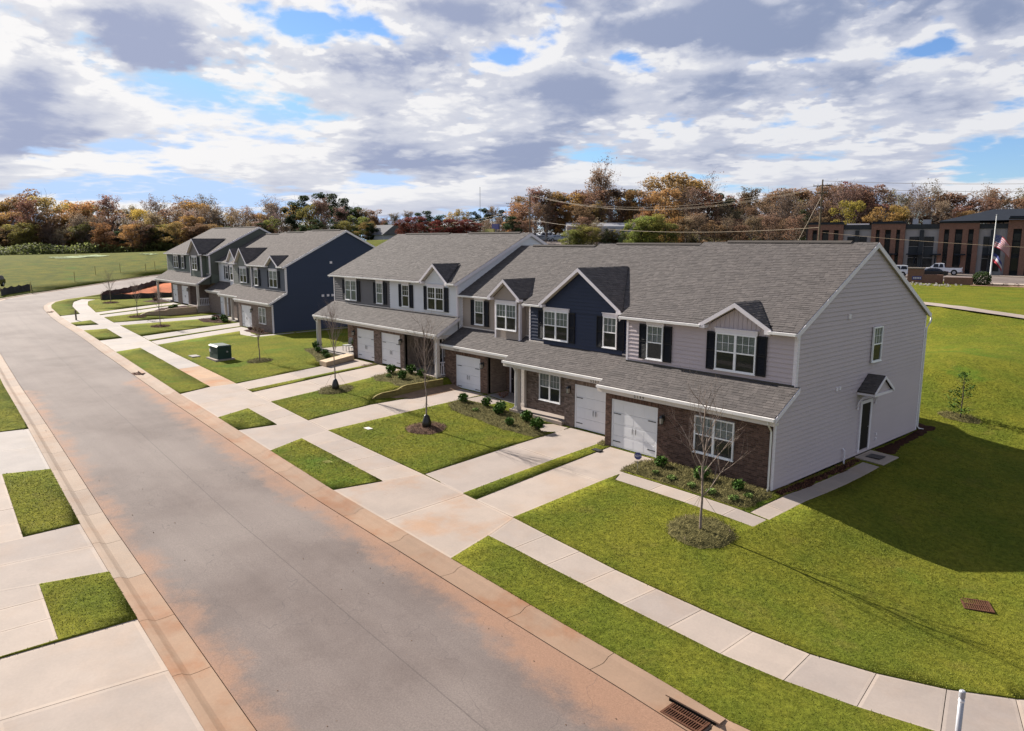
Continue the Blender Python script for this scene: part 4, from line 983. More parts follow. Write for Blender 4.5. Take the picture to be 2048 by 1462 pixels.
    for q in S.get('beams', ()): part('porch_beam', MB().box(q[0], q[1], q[2], q[3], He-.34, He-.12), 'trim_cream', T)
    for q in S.get('slabs', ()): part('porch_slab', MB().box(q[0], q[1], q[2], q[3], z+q[4], z+q[5]), q[6], T)
    for q in S.get('doors', ()):
        dx0, dx1, dy = q[:3]; o = part('front_door', MB().box(dx0, dx1, dy-.03, dy, z+.06, z+2.1), 'door_dark', T)
        m = MB(); m.box(dx0-.12, dx0, dy-.05, dy, z+.04, z+2.22); m.box(dx1, dx1+.12, dy-.05, dy, z+.04, z+2.22); m.box(dx0, dx1, dy-.05, dy, z+2.1, z+2.22); part('door_frame', m, 'trim_white', T)
        part('door_handle', MB().tube([(dx0+.1, dy-.03, z+1.0), (dx0+.1, dy-.08, z+1.0), (dx0+.2, dy-.08, z+1.0)], .015, 5), 'metal_grey', o)
    for q in S.get('spouts', ()): downspout(T, *q)
    return T
def q_mat(S): return S.get('sbm', S['brickm'])
def number(T, txt, x, y, z, h=.16, sp=.30):
    for i, ch in enumerate(txt):
        cu = bpy.data.curves.new('digit', 'FONT'); cu.body = ch; cu.size = h*1.35; cu.extrude = .008; tmp = bpy.data.objects.new('tmp', cu); COL.objects.link(tmp)
        bpy.context.view_layer.update(); me = bpy.data.meshes.new_from_object(tmp); bpy.data.objects.remove(tmp); me.name = 'digit'
        me.materials.clear(); me.materials.append(MATS['black_metal']); o = inst('house_number', me, T, (x+i*sp*.5, y, z), rot=(math.pi/2, 0, 0))
UW, UH = 1.83, 1.52
# unit 1: grey end house
B = 3.95
T1 = townhouse(dict(x0=-8.25, x1=0, z=0, yb=0, yu=1.36, yback=13.8, yr=7.48, zr=9.13, near=True, nsh=300, siding='siding_grey', brickm='brick_tan', detail='brick_dark', mortar='mortar_dark', nbrick=300,
    garage=(-7.9, -5.32), gy=.05, label='light grey end townhouse nearest the camera, with a canopied side door', endR=True, stepL=True, corners=(-8.25, 0),
    bricks=[(-8.25, 0, 0, .25, [(-7.9, -5.32, None, 2.2), (-3.43, -1.62, .744, 2.26)], [(-7.95, -5.27, 2.21, 2.42)]),], sidebrick=[(-8.26, -8.0, .02, 1.5, -.4, 2.8)],
    windows=[(-3.43, .03, .744, 1.81, 1.516, True, 1, False), (-3.48, 1.34, 3.99, UW, UH, True, 1, True), (-7.02, 1.34, 3.99, .88, UH, False, 1, True)],
    shutters=[(-3.92, 1.34, B, .42, 1.58), (-1.63, 1.34, B, .42, 1.58), (-7.47, 1.34, B, .42, 1.58), (-6.12, 1.34, B, .42, 1.58)],
    gables=[(-2.55, 1.62, 6.72, 5.76, 1.34, 'siding_grey', True)], lamps=[(-5.0, -.01, 1.75)], lightflash=False))
window(T1, .022, 7.75, 4.0, .9, 1.52, False, rz=math.pi/2, blinds=1, header=False)
number(T1, '5199', -6.35, -.343, 2.535, .13)
downspout(T1, -.06, -.02, 2.68, -.2, -.36, 0)
part('downspout', MB().tube([(.1, 14.2, 5.5), (.1, 14.15, 5.3), (.05, 13.86, 5.0), (.05, 13.86, .1), (.1, 13.95, -.02), (.3, 14.0, -.05)], .045, 4), 'gutter_white', T1)
# side door with its little gabled canopy
o = part('side_door', MB().box(.0, .055, 7.27, 8.13, .12, 2.2), 'door_dark', T1)
m = MB(); m.box(.0, .085, 7.12, 7.27, .05, 2.34); m.box(.0, .085, 8.13, 8.28, .05, 2.34); m.box(0, .085, 7.27, 8.13, 2.2, 2.34); part('door_frame', m, 'trim_white', T1)
part('door_handle', MB().tube([(.05, 8.04, 1.1), (.09, 8.04, 1.1), (.09, 7.94, 1.1)], .016, 5), 'metal_grey', o)
for s in (-1, 1):
    yc = 7.7; a = Vector((.03, yc+s*.98, 2.84)); b = Vector((.03, yc, 3.50)); e = Vector((.74, 0, 0))
    roofplane(T1, [a, a+e, b+e, b], near_=True, thick=.05, name='canopy_roof')
    d = Vector((0, 0, -.13)); m = MB(); m.prism([a+e, b+e, b+e+d, a+e+d], [a+e+Vector((.03, 0, 0)), b+e+Vector((.03, 0, 0)), b+e+d+Vector((.03, 0, 0)), a+e+d+Vector((.03, 0, 0))]); part('canopy_rake', m, 'trim_white', T1)
    m = MB(); m.box(.03, .76, yc+s*.92-.03, yc+s*.92+.03, 2.70, 2.80); part('canopy_beam', m, 'trim_white', T1)
    pth = [(.07, yc+s*.88, 2.05), (.10, yc+s*.88, 2.35), (.28, yc+s*.88, 2.58), (.6, yc+s*.88, 2.69)]; part('canopy_bracket', MB().tube(pth, .05, 4), 'trim_white', T1)
m = MB(); m.slab([(.66, 7.7-.84, 2.80), (.66, 7.7+.84, 2.80), (.66, 7.7, 3.38)], (.03, 0, 0)); part('canopy_gable', m, 'siding_grey', T1)
part('canopy_beam', MB().box(.66, .75, 6.78, 8.62, 2.68, 2.79), 'trim_white', T1)
for yy, zz, w in ((5.35, 6.05, .2), (4.7, 3.12, .16), (4.95, 3.13, .16), (8.95, .5, .12), (8.95, .3, .12)): part('wall_vent', MB().box(.0, .07, yy, yy+w, zz, zz+w*.9), 'trim_white', T1)
part('utility_pipe', MB().tube([(.12, 5.75, -.2), (.12, 5.75, .42), (.02, 5.75, .5)], .035, 5), 'trim_white', T1)
# unit 2: navy
T2 = townhouse(dict(x0=-16.2, x1=-8.25, z=0, yb=1.2, yp=2.05, yu=2.6, yback=14.6, yr=8.5, zr=9.0, near=True, siding='siding_navy', brickm='brick_tan', detail='brick_taupe', mortar='mortar_pale',
    garage=(-11.36, -8.72), gy=1.25, label='navy blue townhouse with a wide front gable, tan brick and a corner porch post', stepL=True, corners=(-16.2,),
    bricks=[(-12.05, -8.25, 1.2, 1.45, [(-11.36, -8.72, None, 2.2)], [(-11.4, -8.68, 2.21, 2.42)]), (-16.0, -12.05, 2.05, 2.3, [(-14.75, -13.15, .76, 2.26)], [])], sidebrick=[(-12.05, -11.9, 1.3, 2.2, -.3, 2.7), (-16.2, -15.95, 2.2, 4.0, -.3, 2.7)],
    windows=[(-14.75, 2.08, .76, 1.6, 1.5, True, 1, False), (-14.92, 2.53, 4.0, UW, UH, True, 1, True), (-10.68, 2.53, 4.0, .88, UH, False, 1, True)],
    shutters=[(-15.37, 2.53, B, .42, 1.58), (-13.06, 2.53, B, .42, 1.58), (-11.13, 2.53, B, .42, 1.58), (-9.78, 2.53, B, .42, 1.58)],
    gables=[(-12.25, 2.85, 7.78, 5.80, 2.53, 'siding_navy', False)], lamps=[(-11.65, 1.19, 1.85)],
    posts=[(-15.62, 1.2, .14), (-15.95, 2.0, .14)], beams=[(-15.9, -12.0, .98, 1.2)], slabs=[(-16.1, -12.06, 1.02, 2.04, -.2, .14, 'concrete')], spouts=[(-15.62, 1.12, 2.7, .2, .86, 0)], lightflash=True))
number(T2, '5203', -10.0, .857, 2.535, .13)
part('gable_panel', MB().box(-14.98, -9.5, 2.53, 2.6, 3.72, 5.72), 'siding_navy', T2)
boards(T2, 'siding_navy', 'x', 2.53, -1, 3.72, 5.72, lambda zz: (-14.98, -9.5))
# unit 3: tan with a bay
T3 = townhouse(dict(x0=-24.0, x1=-16.2, z=0, yb=2.5, yp=4.0, yu=3.9, yback=15.2, yr=9.0, zr=8.86, near=True, siding='siding_tan', brickm='brick_tan', detail='brick_brown', mortar='mortar_dark',
    garage=(-22.85, -20.45), gy=2.55, label='beige townhouse with a twin window bay, set back between the white and the navy houses', corners=(-24.0,),
    bricks=[(-24.0, -19.8, 2.5, 2.75, [(-22.85, -20.45, None, 2.2)], [(-22.9, -20.4, 2.21, 2.42)]), (-19.8, -16.0, 4.0, 4.2, [], [])], sidebrick=[(-19.95, -19.8, 2.6, 4.05, -.3, 2.8)],
    windows=[(-19.92, 3.40, 4.02, 1.8, UH, True, 1, True), (-22.55, 3.87, 4.02, .88, UH, False, 1, True)],
    shutters=[(-22.99, 3.87, B, .42, 1.58), (-21.65, 3.87, B, .42, 1.58)], bays=[(-20.13, -17.88, 3.42, 3.2, 5.72)],
    gables=[(-19.05, 1.42, 6.92, 5.84, 3.42, 'siding_tan', False)], lamps=[(-20.12, 2.49, 1.85)], doors=[(-19.3, -18.4, 4.0)], spouts=[(-16.9, 3.88, 5.6, 3.7, 3.5, 0)]))
number(T3, '5207', -22.6, 2.157, 2.535, .13)
# unit 4 and 5: white and charcoal
ZW = .66
wbr = lambda a, b: [(a, b, None, 2.2)]
T4 = townhouse(dict(x0=-32.0, x1=-24.0, z=ZW, yb=2.1, yp=4.55, yu=3.55, yback=16.0, yr=9.8, zr=9.72, near=True, siding='siding_white', brickm='brick_tan', detail='brick_taupe', mortar='mortar_pale', He=2.76, Hs=3.72, Hu=5.78,
    garage=(-31.0, -28.6), gy=2.16, label='white lap-sided townhouse with a railed porch, standing higher than the beige house', endR=True, corners=(-24.0,), sidefront=4.55, sidemat='siding_white', sidez0=2.5, sidetrims=(16.0,),
    bricks=[(-32.0, -28.1, 2.1, 2.35, wbr(-31.0, -28.6), [(-31.05, -28.55, 2.21, 2.42)]), (-28.1, -24.0, 4.55, 4.8, [(-26.75, -25.25, .76, 2.26)], [])], sidebrick=[(-28.25, -28.1, 2.2, 4.6, .3, 3.5)],
    windows=[(-26.75, 4.58, .76, 1.5, 1.5, True, 1, False), (-27.2, 3.53, 3.99, UW, UH, True, 0, True), (-30.3, 3.53, 3.99, .88, UH, False, 0, True)],
    shutters=[(-27.66, 3.53, B, .42, 1.58), (-25.33, 3.53, B, .42, 1.58), (-30.75, 3.53, B, .42, 1.58), (-29.4, 3.53, B, .42, 1.58)],
    gables=[(-26.25, 1.55, 6.98, 5.8, 3.53, 'siding_white', False)], lamps=[(-28.35, 2.09, 1.8)], doors=[(-28.0, -27.1, 4.55)],
    posts=[(-24.15, 2.0, .02)], beams=[(-28.1, -24.0, 1.9, 2.08), (-24.15, -24.0, 2.08, 4.5)], slabs=[(-28.1, -24.0, 1.85, 4.54, -.9, .02, 'siding_tan')], spouts=[(-24.0, 1.9, 3.3, 0.02, 1.6, 1)]))
T4b = T4
m = MB(); m.box(-24.05, -24.0, 2.15, 4.4, ZW+.88, ZW+.94); m.box(-24.05, -24.0, 2.15, 4.4, ZW+.10, ZW+.15); rl = part('porch_railing', m, 'trim_white', T4)
for k in range(14): part('baluster', MB().box(-24.04, -24.01, 2.22+k*.155, 2.26+k*.155, ZW+.15, ZW+.88), 'trim_white', rl)
T5 = townhouse(dict(x0=-40.35, x1=-32.0, z=ZW, yb=2.1, yp=4.6, yu=3.55, yback=16.0, yr=9.8, zr=9.72, near=True, siding='siding_charcoal', brickm='brick_tan', He=2.76, Hs=3.72, Hu=5.78, boards=True, detail='brick_brown', mortar='mortar_dark',
    garage=(-34.4, -32.0+.1), gy=2.16, label='charcoal grey townhouse with a chair on its corner porch, left of the white house', endL=True, corners=(-40.35,),
    bricks=[(-34.95, -32.0, 2.1, 2.35, wbr(-34.4, -31.9), []), (-40.3, -34.95, 4.6, 4.85, [(-38.9, -37.4, .76, 2.26)], [])], sidebrick=[(-34.95, -34.8, 2.2, 4.7, .3, 3.4)],
    windows=[(-38.9, 4.63, .76, 1.5, 1.5, True, 1, False), (-38.35, 3.53, 3.99, 1.7, UH, True, 2, True), (-33.72, 3.53, 3.99, .88, UH, False, 2, True)],
    shutters=[(-38.83, 3.53, B, .42, 1.58), (-36.6, 3.53, B, .42, 1.58), (-34.18, 3.53, B, .42, 1.58), (-32.8, 3.53, B, .42, 1.58)], lamps=[(-34.68, 2.09, 1.8)],
    posts=[(-40.2, 2.0, .02)], beams=[(-40.35, -34.9, 1.9, 2.08)], slabs=[(-40.4, -34.96, 1.85, 4.6, -.4, .02, 'concrete_new')], spouts=[(-40.25, 1.9, 3.3, .1, 1.6, -1)]))
# block 2
ZB = .6
T6 = townhouse(dict(x0=-61.2, x1=-53.0, z=ZB, yb=3.7, yu=5.2, yback=17.6, yr=11.7, zr=10.22, near=False, siding='siding_slate', sidemat='siding_navy_blue', brickm='brick_tan', He=2.8, Hs=3.78, Hu=6.08, boards=False,
    garage=(-60.5, -57.95), gy=3.76, label='slate blue end townhouse of the middle row with a blank dark blue side wall', endR=True, stepL=True, corners=(-61.2, -53.0),
    bricks=[(-61.2, -53.0, 3.7, 3.95, [(-60.5, -57.95, None, 2.2), (-56.0, -54.4, .7, 2.25)], [])], sidebrick=[(-61.21, -60.95, 3.72, 5.2, .2, 3.3)],
    windows=[(-56.0, 3.73, .7, 1.6, 1.55, True, 2, False), (-56.5, 5.18, 4.1, UW, 1.6, True, 1, True), (-60.15, 5.18, 4.1, .9, 1.6, False, 1, True)],
    shutters=[(-56.97, 5.18, 4.07, .42, 1.64), (-54.63, 5.18, 4.07, .42, 1.64), (-60.6, 5.18, 4.07, .42, 1.64), (-59.22, 5.18, 4.07, .42, 1.64)],
    gables=[(-55.55, 1.5, 7.1, 6.12, 5.18, 'siding_slate', False)], lamps=[(-57.6, 3.69, 1.8)]))
for yy, zz in ((9.8, 6.95), (8.8, 3.75), (9.35, 3.76), (9.85, 3.75)): part('wall_vent', MB().box(-53.0, -52.93, yy, yy+.25, zz, zz+.22), 'trim_white', T6)
T7 = townhouse(dict(x0=-69.0, x1=-61.2, z=ZB, yb=4.9, yp=5.8, yu=6.3, yback=18.2, yr=12.4, zr=10.1, near=False, siding='siding_sage', brickm='brick_tan', Hu=6.08, Hs=3.78, boards=False,
    garage=(-64.1, -61.5), gy=4.96, label='sage grey-green townhouse with a steep front gable, in the middle row', stepL=True, corners=(-69.0,),
    bricks=[(-64.8, -61.2, 4.9, 5.15, wbr(-64.1, -61.5), []), (-69.0, -64.8, 5.8, 6.0, [], [])],
    windows=[(-66.8, 6.28, 4.1, UW, 1.55, True, 1, True), (-63.3, 6.28, 4.1, .9, 1.55, False, 1, True)], shutters=[(-67.25, 6.28, 4.07, .42, 1.6), (-64.9, 6.28, 4.07, .42, 1.6), (-63.75, 6.28, 4.07, .42, 1.6)],
    gables=[(-65.9, 1.7, 7.75, 6.12, 6.2, 'siding_sage', False)], posts=[(-67.9, 4.85, .1), (-66.0, 4.85, .1)], beams=[(-69.0, -64.8, 4.7, 4.88)], slabs=[(-69, -64.8, 4.6, 5.8, -.3, .12, 'concrete_new')]))
T8 = townhouse(dict(x0=-76.6, x1=-69.0, z=ZB, yb=6.1, yp=7.4, yu=7.5, yback=18.6, yr=13.0, zr=9.95, near=False, siding='siding_white', brickm='brick_tan', Hu=6.08, Hs=3.78, boards=False,
    garage=(-73.0, -70.5), gy=6.16, label='off-white townhouse with a twin window bay squeezed between the sage and the olive houses', corners=(-76.6,),
    bricks=[(-76.6, -70.0, 6.1, 6.35, wbr(-73.0, -70.5), []), (-70.0, -69.0, 7.4, 7.6, [], [])],
    windows=[(-71.5, 6.98, 4.1, 1.8, 1.55, True, 1, True), (-74.3, 7.48, 4.1, .9, 1.55, False, 0, True)], shutters=[(-74.75, 7.48, 4.07, .42, 1.6), (-73.38, 7.48, 4.07, .42, 1.6)],
    bays=[(-71.8, -69.4, 7.0, 3.5, 6.0)], gables=[(-70.6, 1.5, 7.6, 6.12, 7.0, 'siding_white', False)]))
ZG = 1.45
T9 = townhouse(dict(x0=-84.6, x1=-76.6, z=ZG, yb=5.0, yp=7.4, yu=6.4, yback=18.9, yr=12.7, zr=10.85, near=False, siding='siding_moss', sidemat='siding_olive', brickm='brick_tan', He=2.72, Hs=3.75, Hu=6.0, boards=False,
    garage=(-83.0, -80.6), gy=5.06, label='moss green townhouse with a tall front gable over a bay and a railed porch', endR=True, sidefront=7.4, corners=(-76.6,), sidez0=2.4, sidetrims=(18.9,),
    bricks=[(-84.6, -80.0, 5.0, 5.25, wbr(-83.0, -80.6), []), (-80.0, -76.6, 7.4, 7.6, [], [])], sidebrick=[(-80.15, -80.0, 5.2, 7.4, 1.0, 4.1)],
    windows=[(-80.6, 5.78, 4.2, UW, 1.55, True, 0, True), (-82.7, 6.38, 4.2, .8, 1.5, False, 0, True)], shutters=[(-81.05, 5.78, 4.17, .42, 1.6), (-78.75, 5.78, 4.17, .42, 1.6)],
    bays=[(-81.6, -77.7, 5.8, 3.4, 5.95)], gables=[(-79.6, 2.3, 7.9, 6.1, 5.8, 'siding_taupe', False)], posts=[(-76.8, 4.9, .05)], beams=[(-80.0, -76.6, 4.75, 4.95)], slabs=[(-80, -76.6, 4.7, 7.4, -1.0, .05, 'siding_tan')], doors=[(-79.2, -78.3, 7.4)], lamps=[(-80.3, 4.99, 1.8)]))
m = MB(); m.box(-76.66, -76.6, 5.05, 7.3, ZG+.9, ZG+.96); m.box(-76.66, -76.6, 5.05, 7.3, ZG+.1, ZG+.15); rl = part('porch_railing', m, 'trim_white', T9)
for k in range(11): part('baluster', MB().box(-76.65, -76.61, 5.15+k*.2, 5.2+k*.2, ZG+.15, ZG+.9), 'trim_white', rl)
T10 = townhouse(dict(x0=-92.6, x1=-84.6, z=ZG, yb=5.0, yp=7.4, yu=6.4, yback=18.9, yr=12.7, zr=10.85, near=False, siding='siding_moss', brickm='brick_tan', He=2.72, Hs=3.75, Hu=6.0, boards=False,
    garage=(-86.5, -84.7+.1), gy=5.06, label='moss green townhouse at the far end of the row, beside the red clay lot', endL=True, corners=(-92.6,),
    bricks=[(-87.0, -84.6, 5.0, 5.25, wbr(-86.5, -84.6), []), (-92.6, -87.0, 7.4, 7.6, [(-91, -89.5, .8, 2.2)], [])],
    windows=[(-91, 7.43, .8, 1.5, 1.4, True, 0, False), (-89.6, 6.38, 4.2, UW, 1.55, True, 0, True), (-86.4, 6.38, 4.2, .9, 1.5, False, 0, True)],
    shutters=[(-90.05, 6.38, 4.17, .42, 1.6), (-87.73, 6.38, 4.17, .42, 1.6), (-86.85, 6.38, 4.17, .42, 1.6), (-85.45, 6.38, 4.17, .42, 1.6)],
    posts=[(-92.4, 4.9, .05)], beams=[(-92.6, -87, 4.75, 4.95)], slabs=[(-92.6, -87, 4.7, 7.4, -.5, .05, 'concrete_new')]))

# ------------------------------------------------------------------ mulch beds, rings, edging
def straw(poly, n, mat, name, label, hz):
    xs = [p[0] for p in poly]; ys = [p[1] for p in poly]; X = nrng.uniform(min(xs), max(xs), n*3); Y = nrng.uniform(min(ys), max(ys), n*3)
    k = inpoly(X, Y, poly); X, Y = X[k][:n], Y[k][:n]; Z = hz(X, Y); m = len(X)
    th = nrng.random(m)*6.283; L = nrng.uniform(.04, .13, m); w = nrng.uniform(.006, .014, m); dz = nrng.uniform(-.005, .10, m)
    dx, dy = np.cos(th), np.sin(th)
    A = np.c_[X-dy*w, Y+dx*w, Z]; B = np.c_[X+dy*w, Y-dx*w, Z+.004]; T_ = np.c_[X+dx*L, Y+dy*L, Z+dz]
    V = np.stack([A, B, T_], 1).reshape(-1, 3); me = bpy.data.meshes.new(name); me.from_pydata(V.tolist(), [], [(3*i, 3*i+1, 3*i+2) for i in range(m)])
    at = me.attributes.new('tint', 'FLOAT', 'FACE'); at.data.foreach_set('value', nrng.random(m).astype(np.float32)); me.materials.append(MATS[mat])
    o = bpy.data.objects.new(name, me); link(o); o['kind'] = 'stuff'; o['label'] = label; o['category'] = 'mulch'
def bed(poly, mat, h=.07, blades=0, bmat='straw', name='mulch_bed', blabel='loose pine straw over the planting beds', wob=.06):
    P = []
    for i in range(len(poly)):
        a, b = poly[i], poly[(i+1) % len(poly)]; k = max(1, int(math.dist(a, b)/.25))
        P += [(lerp(a, b, j/k)[0]+rnd.uniform(-wob, wob)*.6, lerp(a, b, j/k)[1]+rnd.uniform(-wob, wob)*.6) for j in range(k)]
    P = ccw(P); xs = [p[0] for p in P]; ys = [p[1] for p in P]; st = max(.22, (max(xs)-min(xs))/30)
    inner = [(x+rnd.uniform(-.06, .06), y+rnd.uniform(-.06, .06)) for x in np.arange(min(xs), max(xs), st) for y in np.arange(min(ys), max(ys), st)]
    ix = np.array(inner); inner = [tuple(p) for p in ix[inpoly(ix[:, 0], ix[:, 1], P)]] if len(inner) else []
    V, E_, F, *_ = delaunay_2d_cdt([Vector(p) for p in P+inner], [(i, (i+1) % len(P)) for i in range(len(P))], [], 1, 1e-4)
    V = np.array([(v.x, v.y) for v in V]); E = np.array(P)
    def edged(X, Y):
        d = np.full(len(X), 9.)
        for i in range(len(E)):
            a = E[i]; b = E[(i+1) % len(E)]; ab = b-a; t = np.clip(((X-a[0])*ab[0]+(Y-a[1])*ab[1])/(ab@ab+1e-9), 0, 1); d = np.minimum(d, np.hypot(X-a[0]-t*ab[0], Y-a[1]-t*ab[1]))
        return d
    hz = lambda X, Y: Ga(X, Y)+.0+.05*sm(edged(X, Y)/.12)+h*sm(edged(X, Y)/.5)+.015*np.sin(X*7+Y*3)*np.sin(Y*8-X*2)
    Z = hz(V[:, 0], V[:, 1]); mb = MB(); mb.v = np.c_[V, Z-.02].tolist(); mb.f = [tuple(f) for f in F if len(f) == 3]; mb.t = [.5]*len(mb.f)
    o = struct(name, mb, mat, sm_=True)
    if blades: straw(P, blades, bmat, 'pine_straw', blabel, hz)
    return hz
b1 = [(-5.45,-2.25),(-5.62,-1.0),(-5.25,-.08),(-2.6,-.03),(.08,-.03),(.34,-.2),(.36,-2.28),(-.6,-2.26),(-2.6,-2.24)]
bed(b1, 'pine_straw', .09, 9000)
bed([(.04,.0),(.56,-.1),(.62,1.6),(.55,3.0),(.60,5.0),(.52,6.85),(.03,6.9)], 'bark_mulch', .03, 900, 'plant_dry', blabel='dark red bark chips along the side wall')
bed([(.04,8.6),(1.15,8.7),(.7,10.5),(.6,13.9),(.9,14.8),(-.5,14.9),(-.5,14.0),(.03,13.9)], 'bark_mulch', .03)
b2 = [(-19.75,.55),(-19.5,-.7),(-18.3,-1.35),(-15.7,-1.45),(-13.4,-1.7),(-11.42,-1.5),(-11.35,-.6),(-12.0,-.4),(-13.2,.25),(-12.9,.95),(-16.4,.98),(-17.85,.9)]
bed(b2, 'pine_straw', .08, 8000)
bW = [(-28.1,-.5),(-28.0,1.9),(-24.0,1.8),(-23.5,1.7),(-23.42,-1.0),(-24.2,-1.1),(-25.4,-.8),(-26.6,-1.1)]
bed(bW, 'pine_straw', .06, 3500)
bG = [(-41.6,1.2),(-41.4,3.6),(-40.5,1.8),(-36.3,1.8),(-34.7,1.4),(-34.6,-.2),(-35.6,-.6),(-37,.0),(-39,.6)]
bed(bG, 'pine_straw', .06, 3000)
bed([(-57.5,2.6),(-57.6,3.65),(-53.2,3.65),(-53.1,2.4),(-54.8,2.4)], 'bark_mulch', .05)
bed([(-69.9,2.4),(-69.8,4.9),(-66.8,4.5),(-64.7,4.4),(-64.6,3.0),(-66.8,1.9)], 'bark_mulch', .06, 1500, 'plant_dry', blabel='reddish bark chips in front of the middle row')
bed([(-80.2,1.5),(-80.2,4.6),(-76.78,4.6),(-76.78,.2),(-78.4,.2)], 'bark_mulch', .06)
bed([(-90.6,2.2),(-92,5.2),(-87.2,5.0),(-87,3.2)], 'bark_mulch', .05)
bed([(-8.62,-.2),(-8.1,-.3),(-8.0,1.1),(-8.6,1.1),(-8.85,.5)], 'pine_straw', .03, 500)
bed([(-31.85,.7),(-31.35,.8),(-31.3,2.0),(-31.8,2.0)], 'pine_straw_red', .03, 200, 'straw_red', blabel='reddish pine straw round the watering bags and driveway strip')
def ring(x, y, r, mat='pine_straw', n=1200, bm='straw', h=.065):
    P = [(x+r*math.cos(a)*(1+.05*math.sin(3*a+x)), y+r*math.sin(a)*(1+.05*math.cos(2*a+y))) for a in [i*math.pi/14 for i in range(28)]]
    return bed(P, mat, h, n, bm, name='mulch_ring', blabel='loose straw in the mulch rings round the young trees', wob=.05)

# ------------------------------------------------------------------ young street trees
def branch(mb, p, d, L, r, depth, rr, up=.35, n=5, out=None, seg=3):
    pts = [p]; rs = [r]; q = Vector(p); dd = Vector(d).normalized()
    for i in range(seg):
        dd = (dd+Vector((rr.uniform(-.12, .12), rr.uniform(-.12, .12), rr.uniform(-.02, .12)+up*.12))).normalized(); q = q+dd*L/seg; pts.append(tuple(q)); rs.append(r*(1-(i+1)/seg*.55))
        if depth > 0 and i < seg:
            for k in range(rr.choice((1, 2))):
                a = rr.uniform(0, 6.28); side = dd.cross(Vector((math.cos(a), math.sin(a), .2))).normalized(); nd = (dd*.75+side*rr.uniform(.5, .9)+Vector((0, 0, up))).normalized()
                branch(mb, tuple(q), nd, L*rr.uniform(.45, .7), rs[-1]*.62, depth-1, rr, up, max(3, n-1), out, seg)
    mb.tube(pts, rs, n, rr.random(), cap=False)
    if out is not None and depth == 0: out.append(tuple(q))
def young_tree(x, y, H, label, seed, bag=0, stakes=True, mat='pine_straw', bm='straw', ringr=1.1, first=.3, spread=.55, wires=True):
    hz = ring(x, y, ringr, mat, int(1500*ringr), bm); z = float(hz(np.array([x]), np.array([y]))[0])-.03; rr = random.Random(seed)
    T = thing('young_tree', label, 'tree', (x, y, z), 'young staked street trees in the front yards')
    pts = [(x, y, z)]; rs = [.045]; k = 9
    for i in range(1, k+1): pts.append((x+rr.uniform(-.03, .03)*i*.4, y+rr.uniform(-.03, .03)*i*.4, z+H*.94*i/k)); rs.append(.042*(1-i/k*.8)+.004)
    m = MB(); m.tube(pts, rs, 8, .5, cap=False); part('trunk', m, 'twig', T, sm_=True)
    for i in range(13):
        t = first+(.95-first)*i/13; p = Vector(pts[0])+(Vector(pts[-1])-Vector(pts[0]))*t; j = min(k, int(t*k)+1); p = Vector(pts[j-1]).lerp(Vector(pts[j]), t*k-(j-1)) if j <= k else p
        a = i*2.4+rr.uniform(-.4, .4); d = Vector((math.cos(a)*spread, math.sin(a)*spread, .85)); m = MB()
        branch(m, tuple(p), d, H*(.44-.28*t), .023*(1.1-t*.6), 2, rr, .4, 4); part('limb', m, 'twig', T)
    if stakes:
        for a in (.6, 2.7, 4.8):
            e = (x+.95*math.cos(a), y+.95*math.sin(a)); m = MB(); m.tube([(e[0], e[1], G(*e)+.03), (x, y, z+1.25)], .006, 4); part('guy_strap', m, 'straw', T)
            part('ground_stake', MB().tube([(e[0]+.03, e[1], G(*e)-.05), (e[0]-.02, e[1], G(*e)+.16)], .015, 4), 'wood_pale', T)
    for i in range(bag):
        bx, by = x-.16*i*.9-.0, y+.14*i; m = MB(); hgt = .62-.05*i; pr = [(0, .20), (.12, .23), (.3, .20), (.45, .15), (.58, .10), (.62, .06)]; n = 10
        base = len(m.v)
        for hh, r_ in pr:
            for q in range(n): a = 6.283*q/n; m.v.append((bx+math.cos(a)*r_*(1+.08*math.sin(3*a)), by+math.sin(a)*r_, z+hh*hgt/.62))
        for a in range(len(pr)-1):
            for q in range(n): m.f.append((a*n+q, a*n+(q+1) % n, (a+1)*n+(q+1) % n, (a+1)*n+q)); m.t.append(.5)
        m.f.append(tuple((len(pr)-1)*n+q for q in range(n))); m.t.append(.5)
        single('watering_bag', m, 'bag_black', ('black tree watering bag round the trunk' if i == 0 else 'smaller black watering bag leaning behind the other one')+' of the tree before the '+('navy house' if x > -20 else 'white house'), 'watering bag', 'black watering bags at the young trees', sm_=True)
    return T
young_tree(.2, -4.77, 4.9, 'bare young tree with wide branches in the nearest lawn', 11, ringr=1.2, first=.24, spread=.62)
young_tree(-16.27, -4.33, 5.4, 'bare young tree with two black watering bags, before the navy and beige houses', 5, bag=2, mat='pine_straw_red', bm='straw_red', ringr=1.08, first=.40, spread=.42)
young_tree(-26.6, -3.85, 5.0, 'slim bare young tree with one black watering bag before the white house', 9, bag=1, ringr=1.12, first=.42, spread=.3)
young_tree(-39.3, -3.3, 3.4, 'small bare young tree beyond the green utility box, before the charcoal house', 13, ringr=.92, first=.4, spread=.4)
young_tree(-66.0, -2.55, 3.8, 'small bare young tree in the lawn before the middle row', 21, ringr=.95, first=.4, spread=.45, bm='plant_dry', mat='bark_mulch')
young_tree(-75.4, -2.24, 3.6, 'small bare young tree beside the retaining wall of the far row', 25, ringr=.95, first=.4, spread=.5, bm='plant_dry', mat='bark_mulch')
young_tree(-91.8, -1.1, 4.0, 'small bare young tree at the far end near the black silt fence', 29, ringr=1.0, first=.3, spread=.7, bm='plant_dry', mat='bark_mulch')

